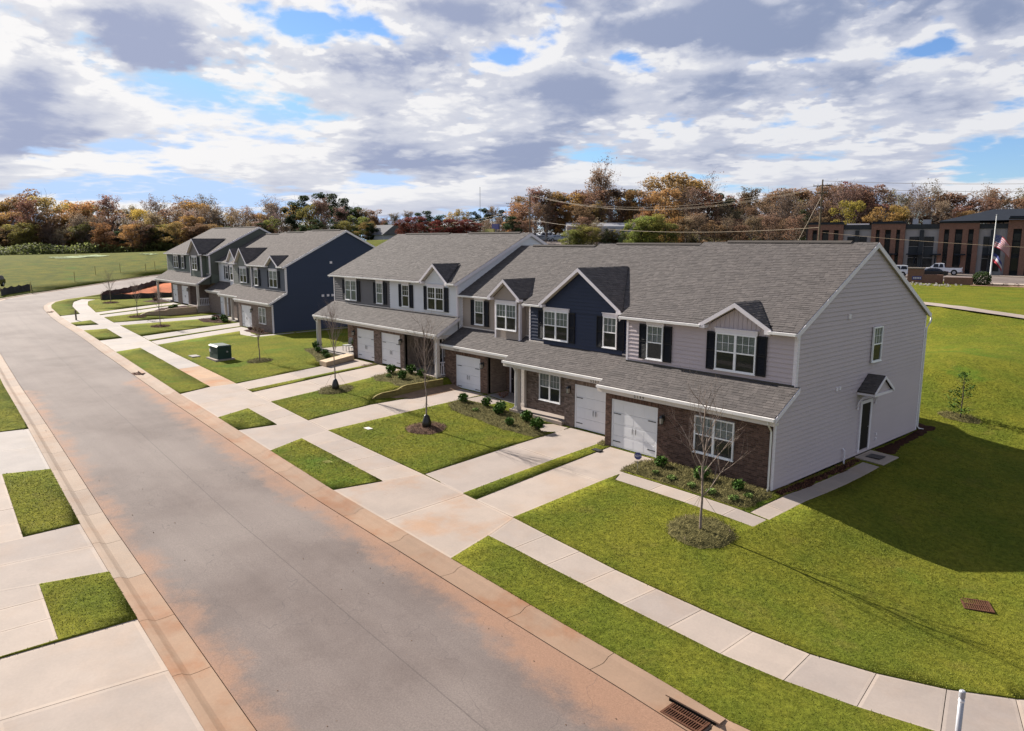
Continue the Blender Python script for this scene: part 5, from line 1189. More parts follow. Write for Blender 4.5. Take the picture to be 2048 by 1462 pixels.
# leafy clumps: n leaves spread through an ellipsoid
def leaf_cloud(mb, c, rx, ry, rz, n, size, rr, flat=.0, shell=.55):
    for _ in range(n):
        while True:
            v = Vector((rr.uniform(-1, 1), rr.uniform(-1, 1), rr.uniform(-1, 1)))
            if v.length <= 1: break
        v = v*(1 if v.length < 1e-3 else (v.length**shell)/v.length)
        p = Vector((c[0]+v.x*rx, c[1]+v.y*ry, c[2]+v.z*rz)); a = Vector((rr.gauss(0, 1), rr.gauss(0, 1), rr.gauss(0, .6)+flat)).normalized(); b = a.cross(Vector((rr.gauss(0, 1), rr.gauss(0, 1), rr.gauss(0, 1)))).normalized(); s = size*rr.uniform(.6, 1.3)
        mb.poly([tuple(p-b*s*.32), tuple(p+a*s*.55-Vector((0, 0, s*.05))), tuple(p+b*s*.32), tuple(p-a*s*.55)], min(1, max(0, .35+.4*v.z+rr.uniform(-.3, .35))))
# magnolia behind the near house
bed([(1.0+1.15*math.cos(a), 16.75+.6*math.sin(a)) for a in [i*.5236 for i in range(12)]], 'pine_straw', .05, 700, 'straw', name='mulch_ring', blabel='dry straw under the young evergreen behind the grey house')
zt = G(1.05, 16.7); T = thing('young_evergreen', 'small loose evergreen tree on the lawn behind the grey end house', 'tree', (1.05, 16.7, zt)); rr = random.Random(3)
m = MB(); m.tube([(1.05, 16.7, zt), (1.07, 16.72, zt+1.2), (1.05, 16.7, zt+2.3)], [.035, .025, .008], 6); 
for i in range(14):
    a = i*2.4; h = .35+i*.13; L = .75*(1-h/2.7); m.tube([(1.05, 16.7, zt+h), (1.05+math.cos(a)*L, 16.7+math.sin(a)*L, zt+h+.22)], [.012, .004], 4)
part('trunk', m, 'bark', T); m = MB()
for i in range(34):
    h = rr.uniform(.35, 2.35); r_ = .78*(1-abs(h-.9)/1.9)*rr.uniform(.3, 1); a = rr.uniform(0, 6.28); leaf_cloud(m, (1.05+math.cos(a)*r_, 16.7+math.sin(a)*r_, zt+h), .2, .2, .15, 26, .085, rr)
part('crown', m, 'plant_leaf', T)

# bedding plants
def plant(x, y, s, kind, label, cat='shrub', group=None, z=None):
    s *= .85; zz = (G(x, y)+.1) if z is None else z; rr = random.Random(int(x*100+y*37)); 
    if kind == 'leafy':
        T = thing('shrub', label, cat, (x, y, zz), group); m = MB()
        for i in range(9): a = i*.7; m.tube([(x, y, zz-.05), (x+math.cos(a)*s*.35, y+math.sin(a)*s*.35, zz+s*.55)], [.012, .005], 4, cap=False)
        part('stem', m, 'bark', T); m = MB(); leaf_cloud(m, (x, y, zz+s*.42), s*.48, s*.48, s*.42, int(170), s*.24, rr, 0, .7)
        for i in range(46): a = rr.uniform(0, 6.28); e = rr.uniform(.2, 1.6); d = Vector((math.cos(a), math.sin(a), e)).normalized(); p = Vector((x, y, zz+s*.3)); w = d.cross(Vector((0, 0, 1))).normalized()*.03; m.poly([tuple(p-w), tuple(p+w), tuple(p+d*s*.75)], rr.uniform(.5, 1))
        part('foliage', m, 'plant_leaf', T)
    else:
        mt = {'pale': 'plant_pale', 'dry': 'plant_dry', 'dark': 'plant_leaf'}[kind]; m = MB(); leaf_cloud(m, (x, y, zz+s*.22), s*.5, s*.5, s*.25, 150, s*.22, rr, .2, .7)
        for i in range(16): a = i*.39; m.poly([(x-.01, y, zz-.05), (x+.01, y, zz-.05), (x+math.cos(a)*s*.5, y+math.sin(a)*s*.5, zz+s*rr.uniform(.2, .5))], rr.random())
        single('bedding_plant', m, mt, label, 'plant', group, org_=(x, y, zz))
g1 = 'plants in the straw bed of the grey house'
for x, y, s, k, l in [(-4.35,-.95,.62,'leafy','round dark shrub beside the white garage door of the grey house'),(-2.35,-1.05,.75,'leafy','bright green shrub under the left side of the twin window of the grey house'),(-.75,-1.0,.55,'leafy','dark low shrub nearest the corner of the grey house'),
        (-4.0,-1.75,.34,'pale','pale sprouting plant near the blue yard sign'),(-3.15,-1.85,.42,'pale','pale plant in front of the bright green shrub'),(-2.15,-1.95,.42,'pale','pale spreading plant behind the trunk of the nearest young tree'),(-1.25,-2.0,.46,'pale','pale spreading plant just right of the nearest young tree'),(-.35,-1.95,.44,'pale','pale plant by the walkway corner of the grey house'),(-.1,-1.35,.4,'pale','small pale plant beside the dark corner shrub')]: plant(x, y, s, k, l, group=g1)
g2 = 'plants in the straw bed of the navy and beige houses'
for x, y, s, k, l in [(-19.0,.1,.7,'leafy','bright green shrub at the left end of the middle straw bed'),(-17.5,.55,.7,'leafy','dark green shrub in front of the beige house door'),(-16.25,.55,.72,'leafy','green shrub left of the cream porch post'),(-15.75,-.0,.75,'leafy','leafy shrub in front of the cream porch post'),(-13.7,.1,.78,'leafy','green shrub in front of the navy house porch slab'),(-12.2,-.55,.85,'leafy','large bright green shrub at the right tip of the middle straw bed'),(-13.7,-1.05,.55,'leafy','small green shrub at the lawn edge of the middle straw bed'),(-17.0,-.6,.45,'pale','yellow-green plant in the left part of the middle straw bed')]: plant(x, y, s, k, l, group=g2)
g3 = 'plants on the raised bed of the white house'
for x, y, s, k, l in [(-27.4,.6,.85,'leafy','bushy green plant at the left tip of the raised bed'),(-26.6,-.1,.5,'pale','yellow-green plant beside the bushy one on the raised bed'),(-25.3,.1,.75,'leafy','dark green plant near the top of the stepped wall'),(-26.3,1.4,.8,'leafy','tall dark plant before the white house door'),(-24.8,1.2,.7,'leafy','green plant beside the white porch post')]: plant(x, y, s, k, l, group=g3)
for x, y, s, k, l in [(-40.4,1.9,.95,'leafy','yellow-green bush at the porch corner of the charcoal house'),(-38.9,1.2,.6,'leafy','round green shrub before the charcoal house porch'),(-37.0,.8,.7,'leafy','grey-green shrub before the porch chair'),(-35.8,.4,.55,'leafy','low green shrub by the wooden ramp'),
        (-57.0,3.1,.6,'dry','reddish dry shrub beside the slate blue house garage'),(-55.6,3.2,.8,'dry','taller dry bush under the window of the slate blue house'),(-54.2,3.0,.7,'dry','rusty dry bush near the corner of the slate blue house'),
        (-68.6,3.9,.9,'dry','brown shrub left of the sage house porch'),(-67.4,3.3,.85,'dark','dark green shrub before the sage house post'),(-65.8,3.8,.95,'leafy','tall dark shrub right of the sage house post'),(-64.9,3.6,.8,'dark','dark shrub by the sage house steps'),
        (-79.4,3.0,.8,'dark','dark shrub on the raised bed of the moss green house'),(-78.2,2.2,.8,'dark','second dark shrub on the raised bed of the moss green house, nearer the wall'),(-90.0,3.8,.9,'dry','dry bush beside the far end house')]: plant(x, y, s, k, l, group='shrubs in the beds of the farther houses')

# ------------------------------------------------------------------ retaining walls
def retwall(x, ys_, top, label, mat='wood_wall'):
    y0, y1 = ys_[0], ys_[-1]; zb = min(G(x+.15, y0), G(x+.15, y1))-.1; T = thing('retaining_wall', label, 'retaining wall', (x, (y0+y1)/2, zb), 'stepped retaining walls between the yards')
    n = 4; H = max(top)+.0; 
    for k in range(n):
        za = zb+(H-zb)*k/n+.006; zc = zb+(H-zb)*(k+1)/n-.006; Yp = []; 
        yy = np.linspace(y0, y1, 40); tz = np.interp(yy, ys_, top); ok = tz > za+.02
        if not ok.any(): continue
        ya = yy[ok][0]; a = [(x-.03, ya, za), (x-.03, y1, za)]; up = [(x-.03, float(q), float(min(zc, t))) for q, t in zip(yy[ok][::-1], tz[ok][::-1])]
        m = MB(); m.slab(a+up, (.06+.004*(k % 2), 0, 0)); part('board', m, mat, T)
    for j in range(5):
        yy = y0+(y1-y0)*(j+.5)/5; part('wall_post', MB().box(x+.035, x+.12, yy-.045, yy+.045, zb, float(np.interp(yy, ys_, top))-.04), mat, T) if False else part('wall_post', MB().box(x-.13, x-.032, yy-.045, yy+.045, zb, float(np.interp(yy, ys_, top))-.02), mat, T)
    m = MB(); yy = np.linspace(y0, y1, 30); tz = np.interp(yy, ys_, top)
    for a, b, c, d in zip(yy, yy[1:], tz, tz[1:]): m.prism([(x-.07, a, c), (x+.07, a, c), (x+.07, a, c+.035), (x-.07, a, c+.035)], [(x-.07, b, d), (x+.07, b, d), (x+.07, b, d+.035), (x-.07, b, d+.035)])
    part('cap_board', m, mat, T); return T
retwall(-23.30, [-3.3,-2.95,-2.6,-1.75,-1.55,-1.2,-.9,1.8], [.12,.28,.36,.40,.42,.56,.62,.66], 'olive wooden retaining wall with a stepped top between the white and the beige yards')
retwall(-76.70, [-1.6,-1.2,-.8,1.0,1.5,4.6], [.85,1.05,1.15,1.2,1.35,1.42], 'brown retaining wall holding the moss green house bed, beyond the middle row', 'wood_pale')

# ------------------------------------------------------------------ yard objects
def boxthing(name, x0, x1, y0, y1, z0, z1, mat, label, cat): return single(name, MB().box(x0, x1, y0, y1, z0, z1), mat, label, cat)
zt = G(-42.5, -5.0); T = thing('utility_box', 'dark green metal transformer box on a concrete pad in the lawn', 'utility box', (-42.4, -5.0, zt))
part('concrete_pad', MB().box(-43.5, -41.45, -5.75, -4.3, zt-.1, zt+.10), 'concrete', T)
m = MB(); m.prism([(-43.3, -5.55, zt+.10), (-41.6, -5.55, zt+.10), (-41.6, -4.5, zt+.10), (-43.3, -4.5, zt+.10)], [(-43.3, -5.5, zt+1.02), (-41.6, -5.5, zt+1.02), (-41.6, -4.5, zt+1.02), (-43.3, -4.5, zt+1.02)]); part('cabinet', m, 'box_green', T)
m = MB(); m.prism([(-43.36, -5.6, zt+1.02), (-41.54, -5.6, zt+1.02), (-41.54, -4.44, zt+1.02), (-43.36, -4.44, zt+1.02)], [(-43.25, -5.45, zt+1.12), (-41.65, -5.45, zt+1.12), (-41.65, -4.55, zt+1.12), (-43.25, -4.55, zt+1.12)]); part('lid', m, 'box_green', T)
part('hasp', MB().box(-41.6, -41.45, -4.9, -4.8, zt+.6, zt+.7), 'metal_grey', T); part('label_plate', MB().box(-43.25, -43.0, -5.57, -5.56, zt+.55, zt+.75), 'trim_white', T)
zt = G(-45.1, -6.1); boxthing('valve_cover', -45.6, -44.6, -6.4, -5.8, zt-.1, zt+.07, 'concrete_new', 'pale rectangular meter cover in the lawn left of the green box', 'meter cover')
for x, y, l in ((-18.15, -6.55, 'pale meter cover in the lawn before the driveway of the charcoal house'), (-7.9, -.9, 'small dark cleanout cap in the grass strip between the two nearest driveways')):
    zt = G(x, y); boxthing('meter_cover', x-.22, x+.22, y-.14, y+.14, zt-.06, zt+.045, 'trim_cream' if x < -10 else 'black_metal', l, 'meter cover')
# wooden ramp on the charcoal house driveway
zt = G(-33.6, -.1); T = thing('wooden_ramp', 'pale wooden ramp box lying on the driveway of the charcoal house', 'ramp', (-34.0, .6, zt))
A = [(-34.3,-1.0),(-33.3,-1.0),(-34.2,1.7),(-35.2,1.7)]; z0 = G(-33.8, -1)+.01; z1 = G(-34.6, 1.6)+.02
m = MB(); m.prism([(A[0][0],A[0][1],z0),(A[1][0],A[1][1],z0),(A[2][0],A[2][1],z1),(A[3][0],A[3][1],z1)], [(A[0][0],A[0][1],z0+.30),(A[1][0],A[1][1],z0+.30),(A[2][0],A[2][1],z1+.34),(A[3][0],A[3][1],z1+.34)]); part('ramp_frame', m, 'wood_pale', T)
for k in range(9):
    t0, t1 = k/9+.004, (k+1)/9-.004; P = [lerp(A[0], A[3], t0), lerp(A[1], A[2], t0), lerp(A[1], A[2], t1), lerp(A[0], A[3], t1)]; zz = [z0+.302+(z1+.04-z0)*t for t in (t0, t0, t1, t1)]
    part('deck_board', MB().slab([(p[0], p[1], q) for p, q in zip(P, zz)], (0, 0, .025)), 'wood_pale', T)
# porch furniture of the charcoal house
def chair(x, y, z, label):
    T = thing('porch_chair', label, 'chair', (x, y, z), 'chairs on the charcoal house porch')
    part('seat', MB().box(x-.28, x+.28, y-.28, y+.25, z+.40, z+.47), 'blind', T); part('backrest', MB().prism([(x-.28, y+.22, z+.5), (x+.28, y+.22, z+.5), (x+.28, y+.27, z+.5), (x-.28, y+.27, z+.5)], [(x-.28, y+.34, z+1.0), (x+.28, y+.34, z+1.0), (x+.28, y+.39, z+1.0), (x-.28, y+.39, z+1.0)]), 'black_metal', T)
    for a in (-.26, .24):
        for b in (-.27, .23): part('leg', MB().box(x+a, x+a+.03, y+b, y+b+.03, z, z+.40), 'black_metal', T)
        part('armrest', MB().box(x+a-.01, x+a+.04, y-.28, y+.3, z+.62, z+.65), 'black_metal', T)
chair(-37.9, 3.2, ZW+.02, 'black framed chair with a pale cushion on the corner porch')
T = thing('porch_table', 'low pale topped table with a potted plant on the corner porch', 'table', (-36.6, 3.0, ZW+.02)); part('tabletop', MB().box(-36.95, -36.2, 2.75, 3.3, ZW+.47, ZW+.51), 'blind', T)
for a in (-36.92, -36.25):
    for b in (2.78, 3.25): part('leg', MB().box(a, a+.03, b, b+.03, ZW+.02, ZW+.47), 'black_metal', T)
T = thing('potted_plant', 'potted plant with brown leaves standing on the porch table', 'plant', (-36.6, 3.0, ZW+.51)); part('pot', MB().tube([(-36.6, 3.0, ZW+.51), (-36.6, 3.0, ZW+.68)], [.07, .10], 8), 'plant_dry', T); m = MB(); leaf_cloud(m, (-36.6, 3.0, ZW+.86), .2, .2, .18, 90, .09, random.Random(2)); part('foliage', m, 'plant_pale', T)
# dry pot before the beige door
T = thing('dried_plant', 'dried reddish plant standing on the walk in front of the beige house door', 'plant', (-18.6, 2.7, .02)); m = MB(); rr = random.Random(8)
for i in range(26): a = rr.uniform(0, 6.28); m.tube([(-18.6, 2.7, .04), (-18.6+math.cos(a)*.2, 2.7+math.sin(a)*.2, .25), (-18.6+math.cos(a)*.38, 2.7+math.sin(a)*.38, .22+rr.random()*.3)], .007, 3, cap=False)
part('stem', m, 'plant_dry', T); m = MB(); leaf_cloud(m, (-18.6, 2.7, .32), .34, .34, .16, 70, .08, rr); part('foliage', m, 'plant_dry', T)
# blue octagon yard sign
zt = G(-4.75, -1.95)+.08; T = thing('yard_sign', 'small blue octagonal yard sign on a thin stake at the end of the straw bed', 'sign', (-4.75, -1.95, zt)); ca, sa = math.cos(R(28)), math.sin(R(28))
def ys(dx, dz, o): return (-4.75+dx*ca+o*sa, -1.95+dx*sa-o*ca, zt+.62+dz)
oc = [(.16*math.cos(R(22.5+45*i)), .16*math.sin(R(22.5+45*i))) for i in range(8)]
part('sign_plate', MB().prism([ys(a, b, 0) for a, b in oc], [ys(a, b, .015) for a, b in oc]), 'sign_blue', T); part('stake', MB().tube([(-4.75, -1.95, zt-.1), (-4.75, -1.95, zt+.48)], .008, 5), 'metal_grey', T)
cu = bpy.data.curves.new('t', 'FONT'); cu.body = 'ADT'; cu.size = .13; cu.align_x = 'CENTER'; cu.align_y = 'CENTER'; cu.extrude = .002; tmp = bpy.data.objects.new('tmp', cu); COL.objects.link(tmp); bpy.context.view_layer.update(); me = bpy.data.meshes.new_from_object(tmp); bpy.data.objects.remove(tmp); me.name = 'sign_text'; me.materials.clear(); me.materials.append(MATS['trim_white'])
inst('sign_text', me, T, ys(0, .0, .019), rot=(math.pi/2, 0, R(28)))
# doormat, cleanout
single('doormat', MB().box(.35, .95, 7.35, 7.95, G(.6, 7.6)+.05, G(.6, 7.6)+.075), 'black_metal', 'dark doormat on the stoop of the grey house side door', 'doormat')
# street drain grates
def grate(x, y, ang, label, L=.95, Wd=.55, z=None, bars=15):
    zz = (G(x, y)-.1) if z is None else z; T = thing('storm_drain', label, 'drain', (x, y, zz), None, ang); ORG[T.name] = (x, y, zz); of = Vector((x, y, zz))
    def P(mb, nm, mt): me = mb.mesh(nm, mt); o = bpy.data.objects.new(nm, me); link(o, T); ORG[o.name] = tuple(of); return o
    P(MB().box(-L/2+.01, L/2-.01, -Wd/2+.01, Wd/2-.01, -.02, .004), 'drain_pit', 'hollow_dark')
    m = MB(); m.box(-L/2, L/2, -Wd/2, -Wd/2+.05, -.01, .034); m.box(-L/2, L/2, Wd/2-.05, Wd/2, -.01, .034); m.box(-L/2, -L/2+.05, -Wd/2+.05, Wd/2-.05, -.01, .034); m.box(L/2-.05, L/2, -Wd/2+.05, Wd/2-.05, -.01, .034); m.box(-L/2+.05, L/2-.05, -.02, .02, -.008, .033); P(m, 'grate_frame', 'rust_iron')
    for k in range(bars): xx = -L/2+.05+(L-.1)*(k+.5)/bars; P(MB().box(xx-.010, xx+.010, -Wd/2+.05, Wd/2-.05, -.004, .030), 'grate_bar', 'rust_iron')
    return T
def inlet(x, y, ang, label, L=1.15):
    T = grate(x, y, ang, label); o = T
    def P(mb, nm, mt): me = mb.mesh(nm, mt); q = bpy.data.objects.new(nm, me); link(q, T); ORG[q.name] = org(T); return q
    P(MB().box(-L/2, L/2, .19, .30, -.02, .086), 'inlet_throat', 'hollow_dark'); P(MB().box(-L/2-.10, L/2+.10, .20, .44, .087, .120), 'inlet_hood', 'gutter_clay')
inlet(5.28, -12.62, 0.02, 'rusty iron storm drain grate in the gutter at the near right curb')
inlet(-41.4, -11.2, -.06, 'storm drain grate in the gutter opposite the green utility box')
inlet(-87.0, -8.75, -.09, 'farthest storm drain in the inner bend of the street')
grate(7.5, -1.78, .5, 'square rusty yard drain grate sunk in the low lawn at right', .75, .7, z=G(7.5, -1.78)+.008, bars=12)
# white post near the camera
zt = G(9.72, -10.58); T = thing('street_post', 'white round metal post rising at the bottom right, closest to the camera', 'post', (9.72, -10.58, zt)); ztop = 1.19
part('shaft', MB().tube([(9.72, -10.58, zt-.1), (9.72, -10.58, ztop-.14)], [.052, .048], 20), 'metal_grey', T, sm_=True); part('cap', MB().tube([(9.72, -10.58, ztop-.14), (9.72, -10.58, ztop-.12), (9.72, -10.58, ztop-.02), (9.72, -10.58, ztop)], [.056, .056, .054, .035], 20), 'metal_grey', T)
part('band', MB().tube([(9.72, -10.58, ztop-.22), (9.72, -10.58, ztop-.19)], .054, 20), 'vinyl', T)
# pebbles and paint marks on the street, spray marks on lawns
m = MB(); rr = random.Random(4)
for i in range(110):
    x = rr.uniform(-30, 8); y = -12.95-abs(rr.gauss(0, 1.3)) if rr.random() < .7 else rr.uniform(-19.6, -13); s = rr.uniform(.006, .020); z_ = G(x, y)-.088+.045*math.sin(math.pi*min(1, max(0, (-y-12.9)/6.9)))
    m.prism([(x-s, y-s*.7, z_), (x+s, y-s, z_), (x+s*.8, y+s, z_), (x-s*.7, y+s*.8, z_)], [(x-s*.5, y-s*.4, z_+s), (x+s*.5, y-s*.5, z_+s*.8), (x+s*.4, y+s*.5, z_+s), (x-s*.4, y+s*.4, z_+s*.7)])
o = struct('gravel_crumbs', m, 'dry_soil', kind='stuff'); o['label'] = 'loose crumbs of clay and gravel scattered on the street'; o['category'] = 'gravel'
for i, (x, y, l) in enumerate([(-17.3,-9.0+.0,0),(-70.5,-3.6,0),(-72.4,-4.4,0),(-62.5,-3.4,0),(-88.5,-6.6,0),(-50.5,-4.7,0),(-49.0,-1.8,0)]):
    m = MB(); zz = G(x, y)+.045; L = .28
    if i == 0: x, y = -14.9, -10.7; zz = G(x, y)+.06
    for k in range(2): m.slab([(x+k*.2, y, zz), (x+k*.2+.03, y, zz), (x+k*.2+.17, y+L, zz), (x+k*.2+.13, y+L, zz)], (0, 0, .006))
    o = struct('spray_mark', m, 'paint_spray'); 

# ------------------------------------------------------------------ silt fences, stakes, clay lot
def siltfence(pts, H, label, post=2.4):
    Q = resample(pts, .6); T = thing('silt_fence', label, 'fence', (Q[0][0], Q[0][1], G(*Q[0])), 'black silt fences round the clay lot'); rr = random.Random(int(H*100)); zs_ = [G(*q) for q in Q]; m = MB(); b = []; t = []
    for i, q in enumerate(Q): b.append((q[0], q[1], zs_[i]-.05)); t.append((q[0]+rr.uniform(-.05, .05), q[1]+rr.uniform(-.05, .05), zs_[i]+H*(.93+.07*math.cos(i*math.pi/2)+rr.uniform(-.06, .05))))
    for i in range(len(Q)-1): m.poly([b[i], b[i+1], t[i+1], t[i]]); m.poly([(v[0]+.015, v[1]+.015, v[2]) for v in (t[i], t[i+1], b[i+1], b[i])])
    part('fabric', m, 'silt_fabric', T)
    for i in range(0, len(Q), 4): part('stake', MB().tube([(Q[i][0]-.03, Q[i][1]-.03, zs_[i]-.1), (Q[i][0]-.03, Q[i][1]-.03, zs_[i]+H+.12)], .022, 4), 'wood_pale', T)
siltfence([(-97.3,-.9),(-96.4,1.7),(-95.4,4.6),(-95.3,9),(-95,14)], .72, 'low black silt fence between the last lawn and the red clay')
siltfence([(-97.4,-1.0),(-103.4,.7),(-108.4,5.0),(-114.5,9),(-120.5,13),(-122,20),(-120,30)], .8, 'long black silt fence curving along the street behind the red clay lot')
siltfence([(-113.5,-10.2),(-116.5,-9.2),(-120.5,-6.8),(-123,-5)], 1.1, 'short sagging black silt fence at the left edge of the far street bend')
for i, (x, y, l) in enumerate([(-142,8,'third'),(-143,12.5,''),(-139.4,16.1,''),(-117.4,-6,''),(-142.4,18.6,''),(-134,3,'')]):
    zt = G(x, y); lab = ['pale survey stake in the field behind the silt fence, leftmost of the far group','pale survey stake in the field near the middle of the far group','pale survey stake in the field just before the moss green house roof','pale survey stake on the clay edge at the far street bend','thin survey stake farthest back in the field by the moss green house','thin survey stake standing in the dry grass by the street bend'][i]
    T = thing('survey_stake', lab, 'stake', (x, y, zt), 'survey stakes in the far field'); part('post', MB().box(x-.06, x+.06, y-.06, y+.06, zt-.1, zt+1.7), 'paint_spray', T)
m = MB(); x, y = -76.4, -8.05; zt = G(x, y); single('marker_post', MB().box(x-.07, x+.07, y-.07, y+.07, zt, zt+1.05), 'pole_wood', 'brown marker post standing in the far driveway apron by the curb', 'post')
# straw patches in the far field
for x0, y0, dx, dy, ang in ((-196, 16, 14, 11, .1), (-188, 30, 9, 2.5, .2)):
    m = MB(); rr = random.Random(5); pts = []
    n = 26
    for i in range(n+1):
        for j in range(6): x = x0+dx*i/n-dx/2+rr.uniform(-.4, .4); y = y0+dy*j/5-dy/2; pts.append((x, y))
    Z = Ga([p[0] for p in pts], [p[1] for p in pts]); m.v = [(p[0], p[1], z+.12+rr.uniform(0, .1)) for p, z in zip(pts, Z)]
    for i in range(n):
        for j in range(5):
            if rr.random() < .8: m.f.append((i*6+j, (i+1)*6+j, (i+1)*6+j+1, i*6+j+1)); m.t.append(rr.random())
    struct('straw_patch', m, 'plant_pale')
# path, office car park
mb = MB(); Q = resample(PATHP, 2.0); Lh = offs(Q, 1.1); Rh = offs(Q, -1.1); ZL = Ga([p[0] for p in Q], [p[1] for p in Q]); mb.v = [(p[0], p[1], z+.07) for p, z in zip(Lh, ZL)]+[(p[0], p[1], z+.07) for p, z in zip(Rh, ZL)]
for i in range(len(Q)-1): mb.f.append((i, i+1, len(Q)+i+1, len(Q)+i)); mb.t.append(.5)
struct('path', mb, 'concrete')
OR = Vector((-21.5, 115.4)); OU = Vector((-.969, -.246)); ON = Vector((.246, -.969))
def op(u, d, z): p = OR+OU*u+ON*d; return (p.x, p.y, z)
def oslab(m, u0, u1, d0, d1, za, zb): return m.prism([op(u0, d0, za), op(u1, d0, za), op(u1, d1, za), op(u0, d1, za)], [op(u0, d0, zb), op(u1, d0, zb), op(u1, d1, zb), op(u0, d1, zb)])
def osheet(name, u0, u1, d0, d1, dz, mat, n=10):
    m = MB(); pts = [op(u0+(u1-u0)*i/n, d0+(d1-d0)*j/n, 0) for i in range(n+1) for j in range(n+1)]; Z = Ga([p[0] for p in pts], [p[1] for p in pts]); m.v = [(p[0], p[1], z+dz) for p, z in zip(pts, Z)]
    for i in range(n):
        for j in range(n): a = i*(n+1)+j; m.f.append((a, a+1, a+n+2, a+n+1)); m.t.append(.5)
    struct(name, m, mat)
osheet('car_park', -8, 44, 4, 21, .10, 'asphalt'); osheet('pavement', -8, 36, .5, 4, .16, 'concrete'); osheet('pavement', -6, 7.5, 21.05, 24.5, .14, 'concrete'); osheet('bare_ground', -6, 6, 24.6, 28, .06, 'dry_soil')

# ------------------------------------------------------------------ office building
ZO = 3.4
T = thing('office_building', 'two storey office building of brick and grey panel bays with a dark hip roof', 'building', op(15, -6, ZO))
m = MB(); oslab(m, -14, 34, -22, -.45, ZO-1, 11.3); part('core', m, 'office_dark', T)
segs = [(27.5,33.5,'b'),(22.9,27.5,'p'),(17.6,22.9,'b'),(12.5,17.6,'p'),(6.8,12.5,'b'),(2.9,6.8,'p'),(-4.0,2.9,'b'),(-8,-4.0,'p'),(-13,-8,'b')]
for a, b, k in segs:
    if k == 'b':
        n = 3 if b-a > 5.5 else (3 if a > 15 and a < 20 else 3); w = (b-a)/(2*n+1)*1.0; top = 12.0 if a > 0 else 12.6
        for i in range(n+1):
            u = a+(b-a)*i/n; uw = .42 if 0 < i < n else .75; u0 = max(a, u-uw) if i else a; u1 = min(b, u+uw) if i < n else b
            m = MB(); oslab(m, u0, u1, -.45, .35, ZO-.6, 11.0); part('brick_pier', m, 'brick_far_red', T)
        m = MB(); oslab(m, a, b, -.45, .36, 11.0, top); part('brick_parapet', m, 'brick_far_red', T); m = MB(); oslab(m, a-.05, b+.05, -.5, .5, top, top+.18); part('coping', m, 'office_dark', T)
        m = MB(); oslab(m, a+.1, b-.1, -.6, .5, top+.18, top+.42); part('cornice', m, 'office_roof', T)
        for i in range(n):
            ua = a+(b-a)*i/n+(.42 if i else .75)+.03; ub = a+(b-a)*(i+1)/n-(.42 if i < n-1 else .75)-.03
            for z0, z1 in ((4.3, 6.5), (7.0, 9.0), (9.1, 10.3)):
                m = MB(); oslab(m, ua, ub, -.3, -.2, z0, z1); w_ = part('window', m, 'office_dark', T); m = MB(); oslab(m, ua+.08, ub-.08, -.2, -.17, z0+.08, z1-.08); part('pane', m, 'dark_glass', w_)
    else:
        m = MB(); oslab(m, a, b, -.45, -.12, ZO-.6, 11.1); part('panel_wall', m, 'office_panel', T); m = MB(); oslab(m, a, b, -.45, .1, 11.1, 11.9); part('panel_fascia', m, 'office_dark', T)
        mid = (a+b)/2; m = MB(); oslab(m, mid-.3, mid+.3, -.12, .4, ZO-.6, 10.9); part('downpipe_fin', m, 'office_dark', T)
        for ua, ub in ((a+.7, mid-.4), (mid+.4, b-.7)):
            m = MB(); oslab(m, ua-.0, ub+.0, -.12, -.06, 6.3, 8.1); part('spandrel_panel', m, 'office_dark', T)
            for z0, z1 in ((4.2, 6.2), (8.2, 9.8)):
                m = MB(); oslab(m, ua, ub, -.11, -.03, z0, z1); w_ = part('window', m, 'office_dark', T); m = MB(); oslab(m, ua+.1, ub-.1, -.03, 0, z0+.1, z1-.1); part('pane', m, 'dark_glass', w_)
for ua, ub in ((24, 22), (20.5, 18.5), (17, 14.7), (13.6, 11.9), (9.9, 8.4), (6.0, 3.6)):
    m = MB(); oslab(m, ub, ua, -.1, 1.6, 6.75, 6.95); c_ = part('canopy', m, 'office_roof', T)
    m = MB(); oslab(m, (ua+ub)/2-.1, (ua+ub)/2+.1, .3, .5, 5.2, 6.75); part('canopy_bracket', m, 'office_roof', T)
m = MB(); oslab(m, 23.4, 27.0, -.4, .14, 11.9, 12.12); part('parapet_cap', m, 'trim_white', T)
m = MB(); B_ = [op(-14, 1.0, 12.55), op(12.8, 1.0, 12.3), op(12.8, -21, 12.3), op(-14, -21, 12.55)]; Tt = [op(-14, -8, 14.6), op(5.5, -8, 14.4), op(5.5, -13, 14.4), op(-14, -13, 14.6)]; m.prism(B_, Tt); part('hip_roof', m, 'office_roof', T)
for u, d, w, h in ((14.5, -6, 1.2, .9), (16.6, -7, .8, 1.1), (19, -6, 1.4, .7)): m = MB(); oslab(m, u, u+w, d, d-1.2, 11.3, 11.9+h); part('roof_unit', m, 'metal_grey', T)

